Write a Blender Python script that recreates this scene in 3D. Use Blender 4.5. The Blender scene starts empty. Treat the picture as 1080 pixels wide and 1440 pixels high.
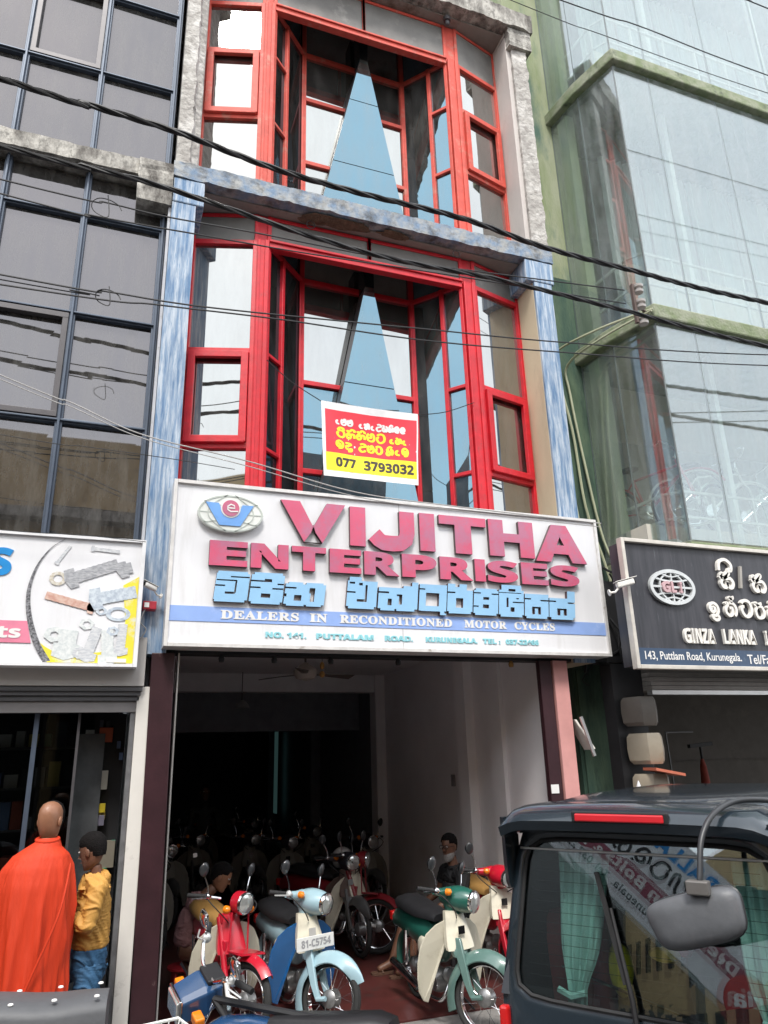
import bpy, math, random
from mathutils import Vector, Matrix, Euler, noise
R = math.radians
random.seed(7)
sc = bpy.context.scene
C = sc.collection

# ------------------------------------------------------------------ camera
YAW, PITCH, ROLL, EYE = R(20.892), R(18.463), R(-1.620), 2.1
f_ = Vector((math.sin(YAW)*math.cos(PITCH), math.cos(YAW)*math.cos(PITCH), math.sin(PITCH)))
r0 = Vector((math.cos(YAW), -math.sin(YAW), 0)); u0 = r0.cross(f_)
r_ = r0*math.cos(ROLL) + u0*math.sin(ROLL); u_ = -r0*math.sin(ROLL) + u0*math.cos(ROLL)
cd = bpy.data.cameras.new('camera'); cam = bpy.data.objects.new('camera', cd); C.objects.link(cam)
cd.sensor_fit = 'HORIZONTAL'; cd.sensor_width = 36; cd.lens = 36*1029.4/1080
cd.clip_start = 0.05; cd.clip_end = 2000
cam.matrix_world = Matrix.Translation((0, 0, EYE)) @ Matrix((r_, u_, -f_)).transposed().to_4x4()
sc.camera = cam

# ------------------------------------------------------------------ world, sun, exposure
SUN_EL, SUN_AZ = R(56), R(200)          # azimuth clockwise from +y; the sun stands behind the camera
w = bpy.data.worlds.new('World'); sc.world = w; w.use_nodes = True
nt = w.node_tree; N = nt.nodes; L = nt.links; bg = N['Background']
sky = N.new('ShaderNodeTexSky'); sky.sky_type = 'NISHITA'; sky.sun_disc = False
sky.sun_elevation = SUN_EL; sky.sun_rotation = SUN_AZ; sky.dust_density = 3; sky.air_density = 1.0
tc = N.new('ShaderNodeTexCoord'); mp = N.new('ShaderNodeMapping'); mp.inputs['Scale'].default_value = (1, 1, 2.6)
nz = N.new('ShaderNodeTexNoise'); nz.inputs['Scale'].default_value = 1.7; nz.inputs['Detail'].default_value = 7; nz.inputs['Roughness'].default_value = .55
rp = N.new('ShaderNodeValToRGB'); rp.color_ramp.elements[0].position = .30; rp.color_ramp.elements[1].position = .62
rp.color_ramp.elements[0].color = (.72, .72, .72, 1); rp.color_ramp.elements[1].color = (1, 1, 1, 1)
cl = N.new('ShaderNodeMix'); cl.data_type = 'RGBA'
cl.inputs[7].default_value = (8.6, 8.9, 9.3, 1)      # sunlit overcast cloud next to the Nishita radiance
L.new(tc.outputs['Generated'], mp.inputs['Vector']); L.new(mp.outputs[0], nz.inputs['Vector'])
L.new(nz.outputs['Fac'], rp.inputs[0]); L.new(rp.outputs[0], cl.inputs[0])
L.new(sky.outputs[0], cl.inputs[6]); L.new(cl.outputs[2], bg.inputs['Color'])
bg.inputs['Strength'].default_value = 0.10
sl = bpy.data.lights.new('sun', 'SUN'); sun = bpy.data.objects.new('sun', sl); C.objects.link(sun)
sl.energy = 1.4; sl.angle = R(14); sl.color = (1, .96, .9)
sd = Vector((math.sin(SUN_AZ)*math.cos(SUN_EL), math.cos(SUN_AZ)*math.cos(SUN_EL), math.sin(SUN_EL)))
sun.rotation_euler = sd.to_track_quat('Z', 'Y').to_euler(); sun.location = sd*40
vs = sc.view_settings; vs.view_transform = 'Standard'; vs.look = 'None'; vs.gamma = 1; vs.use_curve_mapping = False
vs.exposure = 1.35
sc.cycles.max_bounces = 8; sc.cycles.transparent_max_bounces = 12; sc.cycles.glossy_bounces = 5

# ------------------------------------------------------------------ materials
MATS = {}
def mat(name, col, rough=.6, metal=0, var=.12, scale=6, bump=.0, bscale=40, col2=None, lo=.4, hi=.6, stretch=(1, 1, 1),
        coat=0, spec=.5, detail=6, emit=None, es=0, third=None, tlo=.55, thi=.7, tscale=2):
    if name in MATS: return MATS[name]
    m = bpy.data.materials.new(name); m.use_nodes = True; nt = m.node_tree; N = nt.nodes; L = nt.links
    b = N['Principled BSDF']; b.inputs['Roughness'].default_value = rough; b.inputs['Metallic'].default_value = metal
    b.inputs['Coat Weight'].default_value = coat; b.inputs['Coat Roughness'].default_value = .08
    b.inputs['Specular IOR Level'].default_value = spec
    tc = N.new('ShaderNodeTexCoord'); mp = N.new('ShaderNodeMapping'); mp.inputs['Scale'].default_value = stretch
    L.new(tc.outputs['Object'], mp.inputs['Vector'])
    nz = N.new('ShaderNodeTexNoise'); nz.inputs['Scale'].default_value = scale; nz.inputs['Detail'].default_value = detail
    nz.inputs['Roughness'].default_value = .62
    L.new(mp.outputs[0], nz.inputs['Vector'])
    rp = N.new('ShaderNodeValToRGB'); e = rp.color_ramp.elements
    c = Vector(col[:3])
    if col2 is None:
        e[0].position = .25; e[1].position = .75
        e[0].color = (*(c*(1-var)), 1); e[1].color = (*[min(1, v) for v in c*(1+var)], 1)
    else:
        e[0].position = lo; e[1].position = hi; e[0].color = (*c, 1); e[1].color = (*col2[:3], 1)
    L.new(nz.outputs['Fac'], rp.inputs[0]); out = rp.outputs[0]
    if third:
        n3 = N.new('ShaderNodeTexNoise'); n3.inputs['Scale'].default_value = tscale; n3.inputs['Detail'].default_value = 8
        n3.inputs['Roughness'].default_value = .7; L.new(mp.outputs[0], n3.inputs['Vector'])
        r3 = N.new('ShaderNodeValToRGB'); r3.color_ramp.elements[0].position = tlo; r3.color_ramp.elements[1].position = thi
        L.new(n3.outputs['Fac'], r3.inputs[0])
        mx = N.new('ShaderNodeMix'); mx.data_type = 'RGBA'; mx.inputs[7].default_value = (*third, 1)
        L.new(r3.outputs[0], mx.inputs[0]); L.new(out, mx.inputs[6]); out = mx.outputs[2]
    L.new(out, b.inputs['Base Color'])
    if bump:
        n2 = N.new('ShaderNodeTexNoise'); n2.inputs['Scale'].default_value = bscale; n2.inputs['Detail'].default_value = 5
        L.new(mp.outputs[0], n2.inputs['Vector'])
        bp = N.new('ShaderNodeBump'); bp.inputs['Strength'].default_value = bump; bp.inputs['Distance'].default_value = .02
        L.new(n2.outputs['Fac'], bp.inputs['Height']); L.new(bp.outputs[0], b.inputs['Normal'])
    if emit: b.inputs['Emission Color'].default_value = (*emit, 1); b.inputs['Emission Strength'].default_value = es
    MATS[name] = m; return m

def mirror_glass(name, tint, rough=.02, wav=.03, dirt=.1):
    """coated facade glass: a tinted mirror with slight waves and a film of dirt"""
    if name in MATS: return MATS[name]
    m = bpy.data.materials.new(name); m.use_nodes = True; nt = m.node_tree; N = nt.nodes; L = nt.links
    b = N['Principled BSDF']; b.inputs['Metallic'].default_value = 1; b.inputs['Base Color'].default_value = (*tint, 1)
    b.inputs['Roughness'].default_value = rough
    tc = N.new('ShaderNodeTexCoord'); nz = N.new('ShaderNodeTexNoise'); nz.inputs['Scale'].default_value = 1.1; nz.inputs['Detail'].default_value = 1
    bp = N.new('ShaderNodeBump'); bp.inputs['Strength'].default_value = wav; bp.inputs['Distance'].default_value = .1
    L.new(tc.outputs['Object'], nz.inputs['Vector']); L.new(nz.outputs['Fac'], bp.inputs['Height']); L.new(bp.outputs[0], b.inputs['Normal'])
    d = N.new('ShaderNodeBsdfDiffuse'); d.inputs['Color'].default_value = (.34, .33, .31, 1)
    mp = N.new('ShaderNodeMapping'); mp.inputs['Scale'].default_value = (3, 3, .7); L.new(tc.outputs['Object'], mp.inputs['Vector'])
    n2 = N.new('ShaderNodeTexNoise'); n2.inputs['Scale'].default_value = 2.2; n2.inputs['Detail'].default_value = 9; n2.inputs['Roughness'].default_value = .7
    L.new(mp.outputs[0], n2.inputs['Vector'])
    mr = N.new('ShaderNodeMapRange'); mr.inputs['From Min'].default_value = .35; mr.inputs['From Max'].default_value = .8
    mr.inputs['To Min'].default_value = dirt*.25; mr.inputs['To Max'].default_value = dirt*2.2; L.new(n2.outputs['Fac'], mr.inputs['Value'])
    mx = N.new('ShaderNodeMixShader'); L.new(mr.outputs[0], mx.inputs[0]); L.new(b.outputs[0], mx.inputs[1]); L.new(d.outputs[0], mx.inputs[2])
    L.new(mx.outputs[0], N['Material Output'].inputs['Surface'])
    MATS[name] = m; return m

def clear_glass(name, tint, refl=.25, rcol=(1, 1, 1), rough=.01, dirt=.0):
    """see-through pane: fresnel reflection over a tinted transparent sheet"""
    if name in MATS: return MATS[name]
    m = bpy.data.materials.new(name); m.use_nodes = True; nt = m.node_tree; N = nt.nodes; L = nt.links
    for n in list(N):
        if n.type == 'BSDF_PRINCIPLED': N.remove(n)
    t = N.new('ShaderNodeBsdfTransparent'); t.inputs[0].default_value = (*tint, 1)
    g = N.new('ShaderNodeBsdfGlossy'); g.inputs[0].default_value = (*rcol, 1); g.inputs['Roughness'].default_value = rough
    fr = N.new('ShaderNodeLayerWeight'); fr.inputs[0].default_value = .5; pw = N.new('ShaderNodeMath'); pw.operation = 'POWER'; pw.inputs[1].default_value = 4
    mr = N.new('ShaderNodeMapRange'); mr.inputs['To Min'].default_value = refl/2; mr.inputs['To Max'].default_value = .9
    L.new(fr.outputs['Facing'], pw.inputs[0]); L.new(pw.outputs[0], mr.inputs['Value'])
    mx = N.new('ShaderNodeMixShader'); L.new(mr.outputs[0], mx.inputs[0]); L.new(t.outputs[0], mx.inputs[1]); L.new(g.outputs[0], mx.inputs[2])
    out = mx.outputs[0]
    if dirt:
        tc = N.new('ShaderNodeTexCoord'); mp = N.new('ShaderNodeMapping'); mp.inputs['Scale'].default_value = (3, 3, .5)
        nz = N.new('ShaderNodeTexNoise'); nz.inputs['Scale'].default_value = 2; nz.inputs['Detail'].default_value = 8
        L.new(tc.outputs['Object'], mp.inputs[0]); L.new(mp.outputs[0], nz.inputs['Vector'])
        m2 = N.new('ShaderNodeMapRange'); m2.inputs['From Min'].default_value = .4; m2.inputs['From Max'].default_value = .75
        m2.inputs['To Min'].default_value = dirt*.4; m2.inputs['To Max'].default_value = dirt*1.6; L.new(nz.outputs['Fac'], m2.inputs['Value'])
        d = N.new('ShaderNodeBsdfDiffuse'); d.inputs[0].default_value = (.47, .50, .51, 1)
        m3 = N.new('ShaderNodeMixShader'); L.new(m2.outputs[0], m3.inputs[0]); L.new(out, m3.inputs[1]); L.new(d.outputs[0], m3.inputs[2]); out = m3.outputs[0]
    L.new(out, N['Material Output'].inputs['Surface'])
    MATS[name] = m; return m

# ------------------------------------------------------------------ mesh helpers
class MB:
    def __init__(s): s.v = []; s.f = []; s.m = []; s.M = None
    def add(s, vs, fs, mi=0):
        b = len(s.v)
        if s.M is not None: vs = [s.M @ Vector(v) for v in vs]
        s.v += [tuple(v) for v in vs]; s.f += [tuple(b+i for i in f) for f in fs]; s.m += [mi]*len(fs); return s
    def box(s, x0, x1, y0, y1, z0, z1, mi=0):
        return s.add([(x0,y0,z0),(x1,y0,z0),(x1,y1,z0),(x0,y1,z0),(x0,y0,z1),(x1,y0,z1),(x1,y1,z1),(x0,y1,z1)],
                     [(0,3,2,1),(4,5,6,7),(0,1,5,4),(1,2,6,5),(2,3,7,6),(3,0,4,7)], mi)
    def bar(s, a, b, w, d, n=(0, -1, 0), mi=0, ext=0):
        """rectangular bar from a to b, w wide across n x dir, d deep along n (centred)"""
        a = Vector(a); b = Vector(b); t = (b-a).normalized(); a = a-t*ext; b = b+t*ext; n = Vector(n); n = (n-t*n.dot(t)).normalized(); c = t.cross(n)
        P = []
        for p in (a, b):
            for i, j in ((-1,-1),(1,-1),(1,1),(-1,1)): P.append(p + c*(i*w/2) + n*(j*d/2))
        return s.add(P, [(0,1,2,3),(7,6,5,4),(0,4,5,1),(1,5,6,2),(2,6,7,3),(3,7,4,0)], mi)
    def tube(s, pts, r, n=8, cap=True, mi=0, closed=False):
        pts = [Vector(p) for p in pts]; k = len(pts); rr = r if isinstance(r, (list, tuple)) else [r]*k
        vs = []; up = None
        for i, p in enumerate(pts):
            if closed: t = pts[(i+1) % k]-pts[i-1]
            else: t = pts[min(i+1, k-1)]-pts[max(i-1, 0)]
            t.normalize()
            if up is None:
                up = Vector((0,0,1)) if abs(t.z) < .9 else Vector((1,0,0))
            a = up - t*up.dot(t)
            if a.length < 1e-4: a = t.orthogonal()
            a.normalize(); up = a; b = t.cross(a)
            for j in range(n):
                q = 2*math.pi*j/n; vs.append(p + a*(rr[i]*math.cos(q)) + b*(rr[i]*math.sin(q)))
        fs = []
        for i in range(k if closed else k-1):
            i2 = (i+1) % k
            for j in range(n): fs.append((i*n+j, i*n+(j+1) % n, i2*n+(j+1) % n, i2*n+j))
        if cap and not closed: fs += [tuple(reversed(range(n))), tuple((k-1)*n+j for j in range(n))]
        return s.add(vs, fs, mi)
    def lathe(s, prof, o=(0,0,0), ax=(0,0,1), n=24, mi=0):
        o = Vector(o); ax = Vector(ax).normalized(); a = ax.orthogonal().normalized(); b = ax.cross(a); vs = []; fs = []; k = len(prof)
        for (r, h) in prof:
            for j in range(n):
                q = 2*math.pi*j/n; vs.append(o + ax*h + (a*math.cos(q)+b*math.sin(q))*max(r, 1e-5))
        for i in range(k-1):
            for j in range(n): fs.append((i*n+j, i*n+(j+1) % n, (i+1)*n+(j+1) % n, (i+1)*n+j))
        fs += [tuple(reversed(range(n))), tuple((k-1)*n+j for j in range(n))]
        return s.add(vs, fs, mi)
    def ell(s, c, r, rot=None, n=14, k=9, mi=0):
        c = Vector(c); r = (r, r, r) if not isinstance(r, (tuple, list)) else r; vs = []; fs = []
        Q = rot.to_matrix() if rot is not None else Matrix.Identity(3)
        for i in range(k+1):
            th = math.pi*i/k
            for j in range(n):
                ph = 2*math.pi*j/n
                vs.append(c + Q @ Vector((r[0]*math.sin(th)*math.cos(ph), r[1]*math.sin(th)*math.sin(ph), r[2]*math.cos(th))))
        for i in range(k):
            for j in range(n): fs.append((i*n+j, (i+1)*n+j, (i+1)*n+(j+1) % n, i*n+(j+1) % n))
        return s.add(vs, fs, mi)
    def prism(s, poly, a, b, f=lambda u, v, w: (u, w, v), mi=0):
        """2D polygon (u,v) extruded from depth a to b; f maps (u,v,depth) to xyz"""
        k = len(poly); vs = [f(u, v, a) for u, v in poly]+[f(u, v, b) for u, v in poly]
        return s.add(vs, [tuple(range(k)), tuple(reversed(range(k, 2*k)))]+[(i, i+k, (i+1) % k+k, (i+1) % k) for i in range(k)], mi)
    def loft(s, rings, cap=True, closed=True, mi=0):
        n = len(rings[0]); vs = [p for r in rings for p in r]; fs = []
        for i in range(len(rings)-1):
            for j in range(n if closed else n-1): fs.append((i*n+j, i*n+(j+1) % n, (i+1)*n+(j+1) % n, (i+1)*n+j))
        if cap and closed: fs += [tuple(reversed(range(n))), tuple((len(rings)-1)*n+j for j in range(n))]
        return s.add(vs, fs, mi)
    def ribbon(s, pts, w, d, f, closed=False, mi=0):
        """flat stroke w wide along 2D pts, extruded to depth d, mapped by f(u,v,depth)"""
        P = [Vector(p) for p in pts]; k = len(P); Lf = []; Rt = []
        for i in range(k):
            t = (P[(i+1) % k]-P[i-1]) if closed else (P[min(i+1, k-1)]-P[max(i-1, 0)])
            if t.length < 1e-9: t = Vector((1, 0))
            t.normalize(); nn = Vector((-t.y, t.x))*w/2; Lf.append(P[i]+nn); Rt.append(P[i]-nn)
        vs = []
        for i in range(k): vs += [f(*Lf[i], 0), f(*Rt[i], 0), f(*Rt[i], d), f(*Lf[i], d)]
        fs = []
        for i in range(k if closed else k-1):
            a = 4*i; b = 4*((i+1) % k)
            for j in range(4): fs.append((a+j, a+(j+1) % 4, b+(j+1) % 4, b+j))
        if not closed: fs += [(0,1,2,3), (4*k-1, 4*k-2, 4*k-3, 4*k-4)]
        return s.add(vs, fs, mi)
    def build(s, name, mats, parent=None, smooth=False, bevel=0, label=None, kind=None, local=False):
        off = Vector((0,0,0))
        if parent is not None and not local:
            off = ROOTS.get(parent.name, Vector((0,0,0)))
        me = bpy.data.meshes.new(name); me.from_pydata([tuple(Vector(v)-off) for v in s.v], [], s.f)
        mats = mats if isinstance(mats, (list, tuple)) else [mats]
        for m in mats: me.materials.append(m)
        if len(mats) > 1: me.polygons.foreach_set('material_index', s.m)
        me.validate(); me.update()
        import bmesh
        bm = bmesh.new(); bm.from_mesh(me); bmesh.ops.recalc_face_normals(bm, faces=bm.faces); bm.to_mesh(me); bm.free()
        if smooth:
            me.polygons.foreach_set('use_smooth', [True]*len(me.polygons)); me.set_sharp_from_angle(angle=R(smooth if smooth > 1 else 40))
        o = bpy.data.objects.new(name, me); C.objects.link(o)
        if bevel:
            bv = o.modifiers.new('bevel', 'BEVEL'); bv.width = bevel; bv.segments = 2; bv.limit_method = 'ANGLE'; bv.angle_limit = R(40)
        if parent is not None:
            o.parent = parent; ROOTS[o.name] = off if not local else Vector((0,0,0))
        if label: o['label'] = label
        if kind: o['kind'] = kind
        return o
ROOTS = {}
def thing(name, label, cat, loc=(0,0,0), rz=0, group=None):
    o = bpy.data.objects.new(name, None); C.objects.link(o); o.location = loc; o.rotation_euler = (0, 0, rz)
    o['label'] = label; o['category'] = cat; o.empty_display_size = .1
    if group: o['group'] = group
    ROOTS[o.name] = Vector(loc); return o
def tag(o, label, cat, group=None):
    o['label'] = label; o['category'] = cat
    if group: o['group'] = group
    return o
def struct(mb, name, m, **k): return mb.build(name, m, kind='structure', **k)
def copy_tree(o, parent=None):
    c = o.copy(); C.objects.link(c); c.parent = parent
    if parent is not None: c.matrix_parent_inverse = o.matrix_parent_inverse
    for ch in KIDS(o): copy_tree(ch, c)
    return c
def KIDS(o): return [x for x in list(C.objects) if x.parent == o]
def at(px, py, y):
    """the point at depth y (metres from the camera across the street) seen at photo pixel px, py"""
    d = r_*((px-540)/1029.4) - u_*((py-720)/1029.4) + f_
    return Vector((d.x/d.y*y, y, d.z/d.y*y+EYE))
def smooth_curve(pts, n=6, closed=False):
    P = [Vector(p) for p in pts]; k = len(P); out = []
    g = (lambda i: P[i % k]) if closed else (lambda i: P[max(0, min(k-1, i))])
    for i in range(k if closed else k-1):
        a, b, c, d = g(i-1), g(i), g(i+1), g(i+2)
        for j in range(n):
            t = j/n; out.append(.5*((2*b)+(c-a)*t+(2*a-5*b+4*c-d)*t*t+(-a+3*b-3*c+d)*t*t*t))
    if not closed: out.append(P[-1])
    return out
def arc(cx, cy, r, a0, a1, n=10, ry=None):
    ry = ry or r
    return [(cx+r*math.cos(R(a0+(a1-a0)*i/n)), cy+ry*math.sin(R(a0+(a1-a0)*i/n))) for i in range(n+1)]

# lettering ---------------------------------------------------------
def bold(t, style='sans'):
    up, lo, dg = {'sans': (0x1D5D4, 0x1D5EE, 0x1D7EC), 'serif': (0x1D400, 0x1D41A, 0x1D7CE)}[style]; r = ''
    for c in t:
        r += chr(up+ord(c)-65) if 'A' <= c <= 'Z' else chr(lo+ord(c)-97) if 'a' <= c <= 'z' else chr(dg+ord(c)-48) if '0' <= c <= '9' else c
    return r
def text_mesh(t, depth, offset=0, space=1.0):
    cu = bpy.data.curves.new('t', 'FONT'); cu.body = t; cu.size = 1; cu.extrude = depth; cu.offset = offset; cu.resolution_u = 4; cu.space_character = space
    ob = bpy.data.objects.new('t', cu); C.objects.link(ob); dg = bpy.context.evaluated_depsgraph_get(); dg.update()
    me = bpy.data.meshes.new_from_object(ob.evaluated_get(dg)); V = [v.co.copy() for v in me.vertices]; F = [tuple(p.vertices) for p in me.polygons]
    bpy.data.objects.remove(ob); bpy.data.curves.remove(cu); bpy.data.meshes.remove(me); return V, F
def lettering(mb, t, x0, x1, z0, z1, f, depth=.01, offset=0, style='sans', space=1.0, mi=0, plain=False):
    """writes t to fill the rectangle x0..x1, z0..z1; f(u,v,d) maps to xyz with d=0 at the back and depth at the front"""
    V, F = text_mesh(t if plain else bold(t, style), .5, offset, space)
    a = min(v.x for v in V); b = max(v.x for v in V); c = min(v.y for v in V); d = max(v.y for v in V)
    mb.add([f(x0+(v.x-a)/(b-a)*(x1-x0), z0+(v.y-c)/(d-c)*(z1-z0), (v.z+.5)*depth) for v in V], F, mi)
    return mb
def face_y(y): return lambda u, v, d: (u, y-d, v)       # lettering standing proud of a wall that faces -y

def skin(name, verts, edges, rad, m, parent, root=0, sub=2, local=False, flat=1.0, wrinkle=0):
    off = Vector((0,0,0)) if local else ROOTS.get(parent.name, Vector((0,0,0)))
    verts = [Vector(v) for v in verts]; rad = list(rad); ed = []
    for a, b in edges:                       # extra rings keep every limb at its full girth between joints
        prev = a
        for j in (1, 2):
            verts.append(verts[a].lerp(verts[b], j/3)); ra, rb = rad[a], rad[b]
            rad.append(min(max(ra, rb), (ra*(3-j)+rb*j)/3 if max(ra, rb) < 1.6*min(ra, rb) else min(ra, rb)*1.12)); ed.append((prev, len(verts)-1)); prev = len(verts)-1
        ed.append((prev, b))
    edges = ed
    me = bpy.data.meshes.new(name); me.from_pydata([Vector(v)-off for v in verts], edges, []); o = bpy.data.objects.new(name, me); C.objects.link(o)
    md = o.modifiers.new('skin', 'SKIN'); md.use_smooth_shade = True
    if not me.skin_vertices: me.attributes  # the modifier adds the layer
    sv = me.skin_vertices[0].data if len(me.skin_vertices) else None
    if sv is None: raise RuntimeError('no skin layer')
    for i, r in enumerate(rad):
        sv[i].radius = r if isinstance(r, tuple) else (r, r*flat); sv[i].use_root = (i == root)
    s = o.modifiers.new('sub', 'SUBSURF'); s.levels = sub; s.render_levels = sub
    dg = bpy.context.evaluated_depsgraph_get(); dg.update(); m2 = bpy.data.meshes.new_from_object(o.evaluated_get(dg))
    o.modifiers.clear(); o.data = m2; m2.name = name; m2.materials.clear(); m2.materials.append(m)
    m2.polygons.foreach_set('use_smooth', [True]*len(m2.polygons)); bpy.data.meshes.remove(me)
    if wrinkle:
        nm = [v.normal.copy() for v in m2.vertices]
        for v, n_ in zip(m2.vertices, nm):
            p = v.co; q = Vector((p.x*7, p.y*7, p.z*17+3*math.sin(p.x*9+p.y*7))); r_2 = 1-abs(noise.noise(q)*2.2); s_2 = 1-abs(noise.noise(q*2.3)*2.2)
            v.co = p+n_*(wrinkle*(max(0, r_2-.45)*1.6+.5*max(0, s_2-.5)-.25))
        m2.update()
    o.parent = parent; return o
# ------------------------------------------------------------------ material library
red_f = mat('red_paint', (.56,.010,.022), .45, var=.2, scale=9, bump=.08, third=(.42,.04,.045), tscale=6, tlo=.56, thi=.7)
red_top = mat('faded_red_paint', (.58,.075,.05), .6, var=.2, scale=7, bump=.1, third=(.50,.20,.15), tscale=6, tlo=.54, thi=.7)
blue_peel = mat('peeling_blue_paint', (.10,.19,.33), .75, scale=3.4, col2=(.47,.53,.60), lo=.40, hi=.60, stretch=(7,7,.55), bump=.25, bscale=20, third=(.20,.30,.44), tscale=8, tlo=.50, thi=.60, detail=12)
blue_slab = mat('weathered_blue_slab', (.17,.24,.34), .85, scale=7, col2=(.34,.345,.34), lo=.38, hi=.62, bump=.5, bscale=26, third=(.07,.068,.065), tscale=5, tlo=.48, thi=.70)
grey_conc = mat('stained_concrete', (.36,.345,.325), .9, scale=2.5, var=.22, bump=.3, bscale=22, third=(.20,.17,.14), tscale=1.3, tlo=.52, thi=.7)
soffit_m = mat('brown_grey_soffit', (.30,.275,.25), .9, scale=1.8, var=.2, bump=.2, bscale=18, third=(.13,.095,.07), tscale=.9, tlo=.55, thi=.66)
mould = mat('mouldy_concrete', (.46,.44,.40), .92, scale=4, col2=(.11,.10,.09), lo=.40, hi=.62, stretch=(1.6,1.6,.8), bump=.6, bscale=30, third=(.22,.21,.19), tscale=12, tlo=.5, thi=.62)
rough_conc = mat('crumbling_concrete', (.42,.40,.37), .95, scale=9, col2=(.30,.28,.26), lo=.4, hi=.6, bump=1.2, bscale=18, third=(.55,.53,.50), tscale=4, tlo=.5, thi=.62)
tan_wall = mat('tan_painted_wall', (.56,.47,.33), .85, scale=2, var=.12, bump=.1, stretch=(1,1,.4), third=(.36,.29,.20), tscale=1.1, tlo=.60, thi=.78)
pale_wall = mat('off_white_stained_wall', (.52,.48,.45), .88, scale=2, var=.12, bump=.12, stretch=(1,1,.4), third=(.33,.29,.25), tscale=1.6, tlo=.52, thi=.78)
hdr_m = mat('grey_header_board', (.17,.165,.155), .6, var=.25, scale=3, third=(.30,.29,.27), tscale=2)
gl_clear = mirror_glass('silver_mirror_glass', (.40,.41,.40), dirt=.10)
gl_blue = mirror_glass('blue_mirror_glass', (.15,.255,.315), dirt=.14)
gl_navy = mirror_glass('dark_blue_glass', (.05,.10,.145), dirt=.05)
gl_grey = mirror_glass('grey_mirror_glass', (.155,.15,.157), dirt=.14, wav=.012)
alu_blue = mat('blue_grey_aluminium', (.07,.09,.125), .45, .3, var=.15, scale=8)
alu_dark = mat('brown_grey_aluminium', (.085,.08,.085), .45, .3, var=.15, scale=8)
alu = mat('aluminium', (.55,.55,.54), .35, .8, var=.1)
white_b = mat('white_signboard', (.78,.78,.80), .42, var=.06, scale=2, third=(.60,.59,.58), tscale=1.6, tlo=.52, thi=.82, stretch=(2.2,1,.35))
white_p = mat('white_paint', (.78,.77,.75), .5, var=.06)
dark_in = mat('black_painted', (.012,.012,.014), .6, var=.3)
black_rub = mat('black_rubber', (.016,.016,.017), .75, var=.3, scale=20, bump=.1)
maroon = mat('maroon_paint', (.036,.013,.017), .38, var=.3, scale=5, bump=.05, third=(.11,.07,.07), tscale=14, tlo=.66, thi=.7)

def xbox(mb, x0, x1, y0, y1, z0, z1): return mb.box(x0, x1, y0, y1, z0, z1)
def rough_edge(mb, x0, x1, y0, y1, z0, z1, n, amp, seed=1):
    """slab whose front and top edges are broken: a strip of many short uneven segments along x"""
    rings = []
    for i in range(n+1):
        x = x0+(x1-x0)*i/n
        a = amp*(noise.noise(Vector((x*5, seed, 0)))+.5*noise.noise(Vector((x*17, seed, 4))))
        b = amp*(noise.noise(Vector((x*6, seed, 9)))+.5*noise.noise(Vector((x*21, seed, 14))))
        rings.append([(x,y0+a*.5,z0+max(0,b)*.8),(x,y0+b*.3,z1-abs(a)*.8),(x,y0+.04+amp*.4,z1),(x,y1,z1),(x,y1,z0)])
    return mb.loft(rings)

# ------------------------------------------------------------------ ground
struct(MB().add([(-400,-400,-.03),(400,-400,-.03),(400,400,-.03),(-400,400,-.03)],[(0,1,2,3)]), 'ground', mat('ground_earth', (.12,.11,.10), .95, scale=.5))
struct(MB().add([(-60,-4.6,-.02),(60,-4.6,-.02),(60,4.4,-.02),(-60,4.4,-.02)],[(0,1,2,3)]), 'road', mat('asphalt', (.05,.05,.052), .9, scale=30, bump=.5, bscale=120))
struct(MB().box(-60,60,4.4,6.62,-.2,0), 'pavement', mat('pavement_concrete', (.20,.19,.18), .9, scale=3, var=.25, bump=.3, third=(.09,.085,.08)))
struct(MB().box(-60,60,-7.6,-4.6,-.2,.1), 'far_pavement', MATS['pavement_concrete'])
struct(MB().box(-6,.50,5.35,6.62,0,.12), 'shop_step', MATS['pavement_concrete'])

# ------------------------------------------------------------------ central shop building
cb = thing('shop_building', 'narrow central shop building with red framed bay windows between peeling blue pillars', 'building', (2.5, 6.5, 0))
MB().box(.23,.47,6.5,7.35,2.97,7.615).build('blue_pillar', blue_peel, cb)
MB().box(4.55,4.80,6.5,6.53,2.97,7.615).build('blue_pillar', blue_peel, cb)
MB().box(4.545,4.795,6.532,7.35,2.97,7.93).build('side_wall', tan_wall, cb, label='tan painted reveal of the right pier')
MB().box(.475,.50,6.9,7.35,4,7.93).build('side_wall', tan_wall, cb)
for x0, x1 in ((.23,.55),(4.44,4.84)):
    MB().box(x0,x1,6.49,7.35,7.62,7.925).build('pillar_capital', blue_peel, cb, bevel=.012)
sl_ = MB(); rough_edge(sl_,.22,4.85,6.48,9.0,7.93,8.14,90,.035,1); sl_.build('floor_slab', blue_slab, cb, label='weathered blue edged slab above the middle floor')
MB().box(.56,4.43,6.62,7.7,7.915,7.927).build('soffit', soffit_m, cb)
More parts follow.
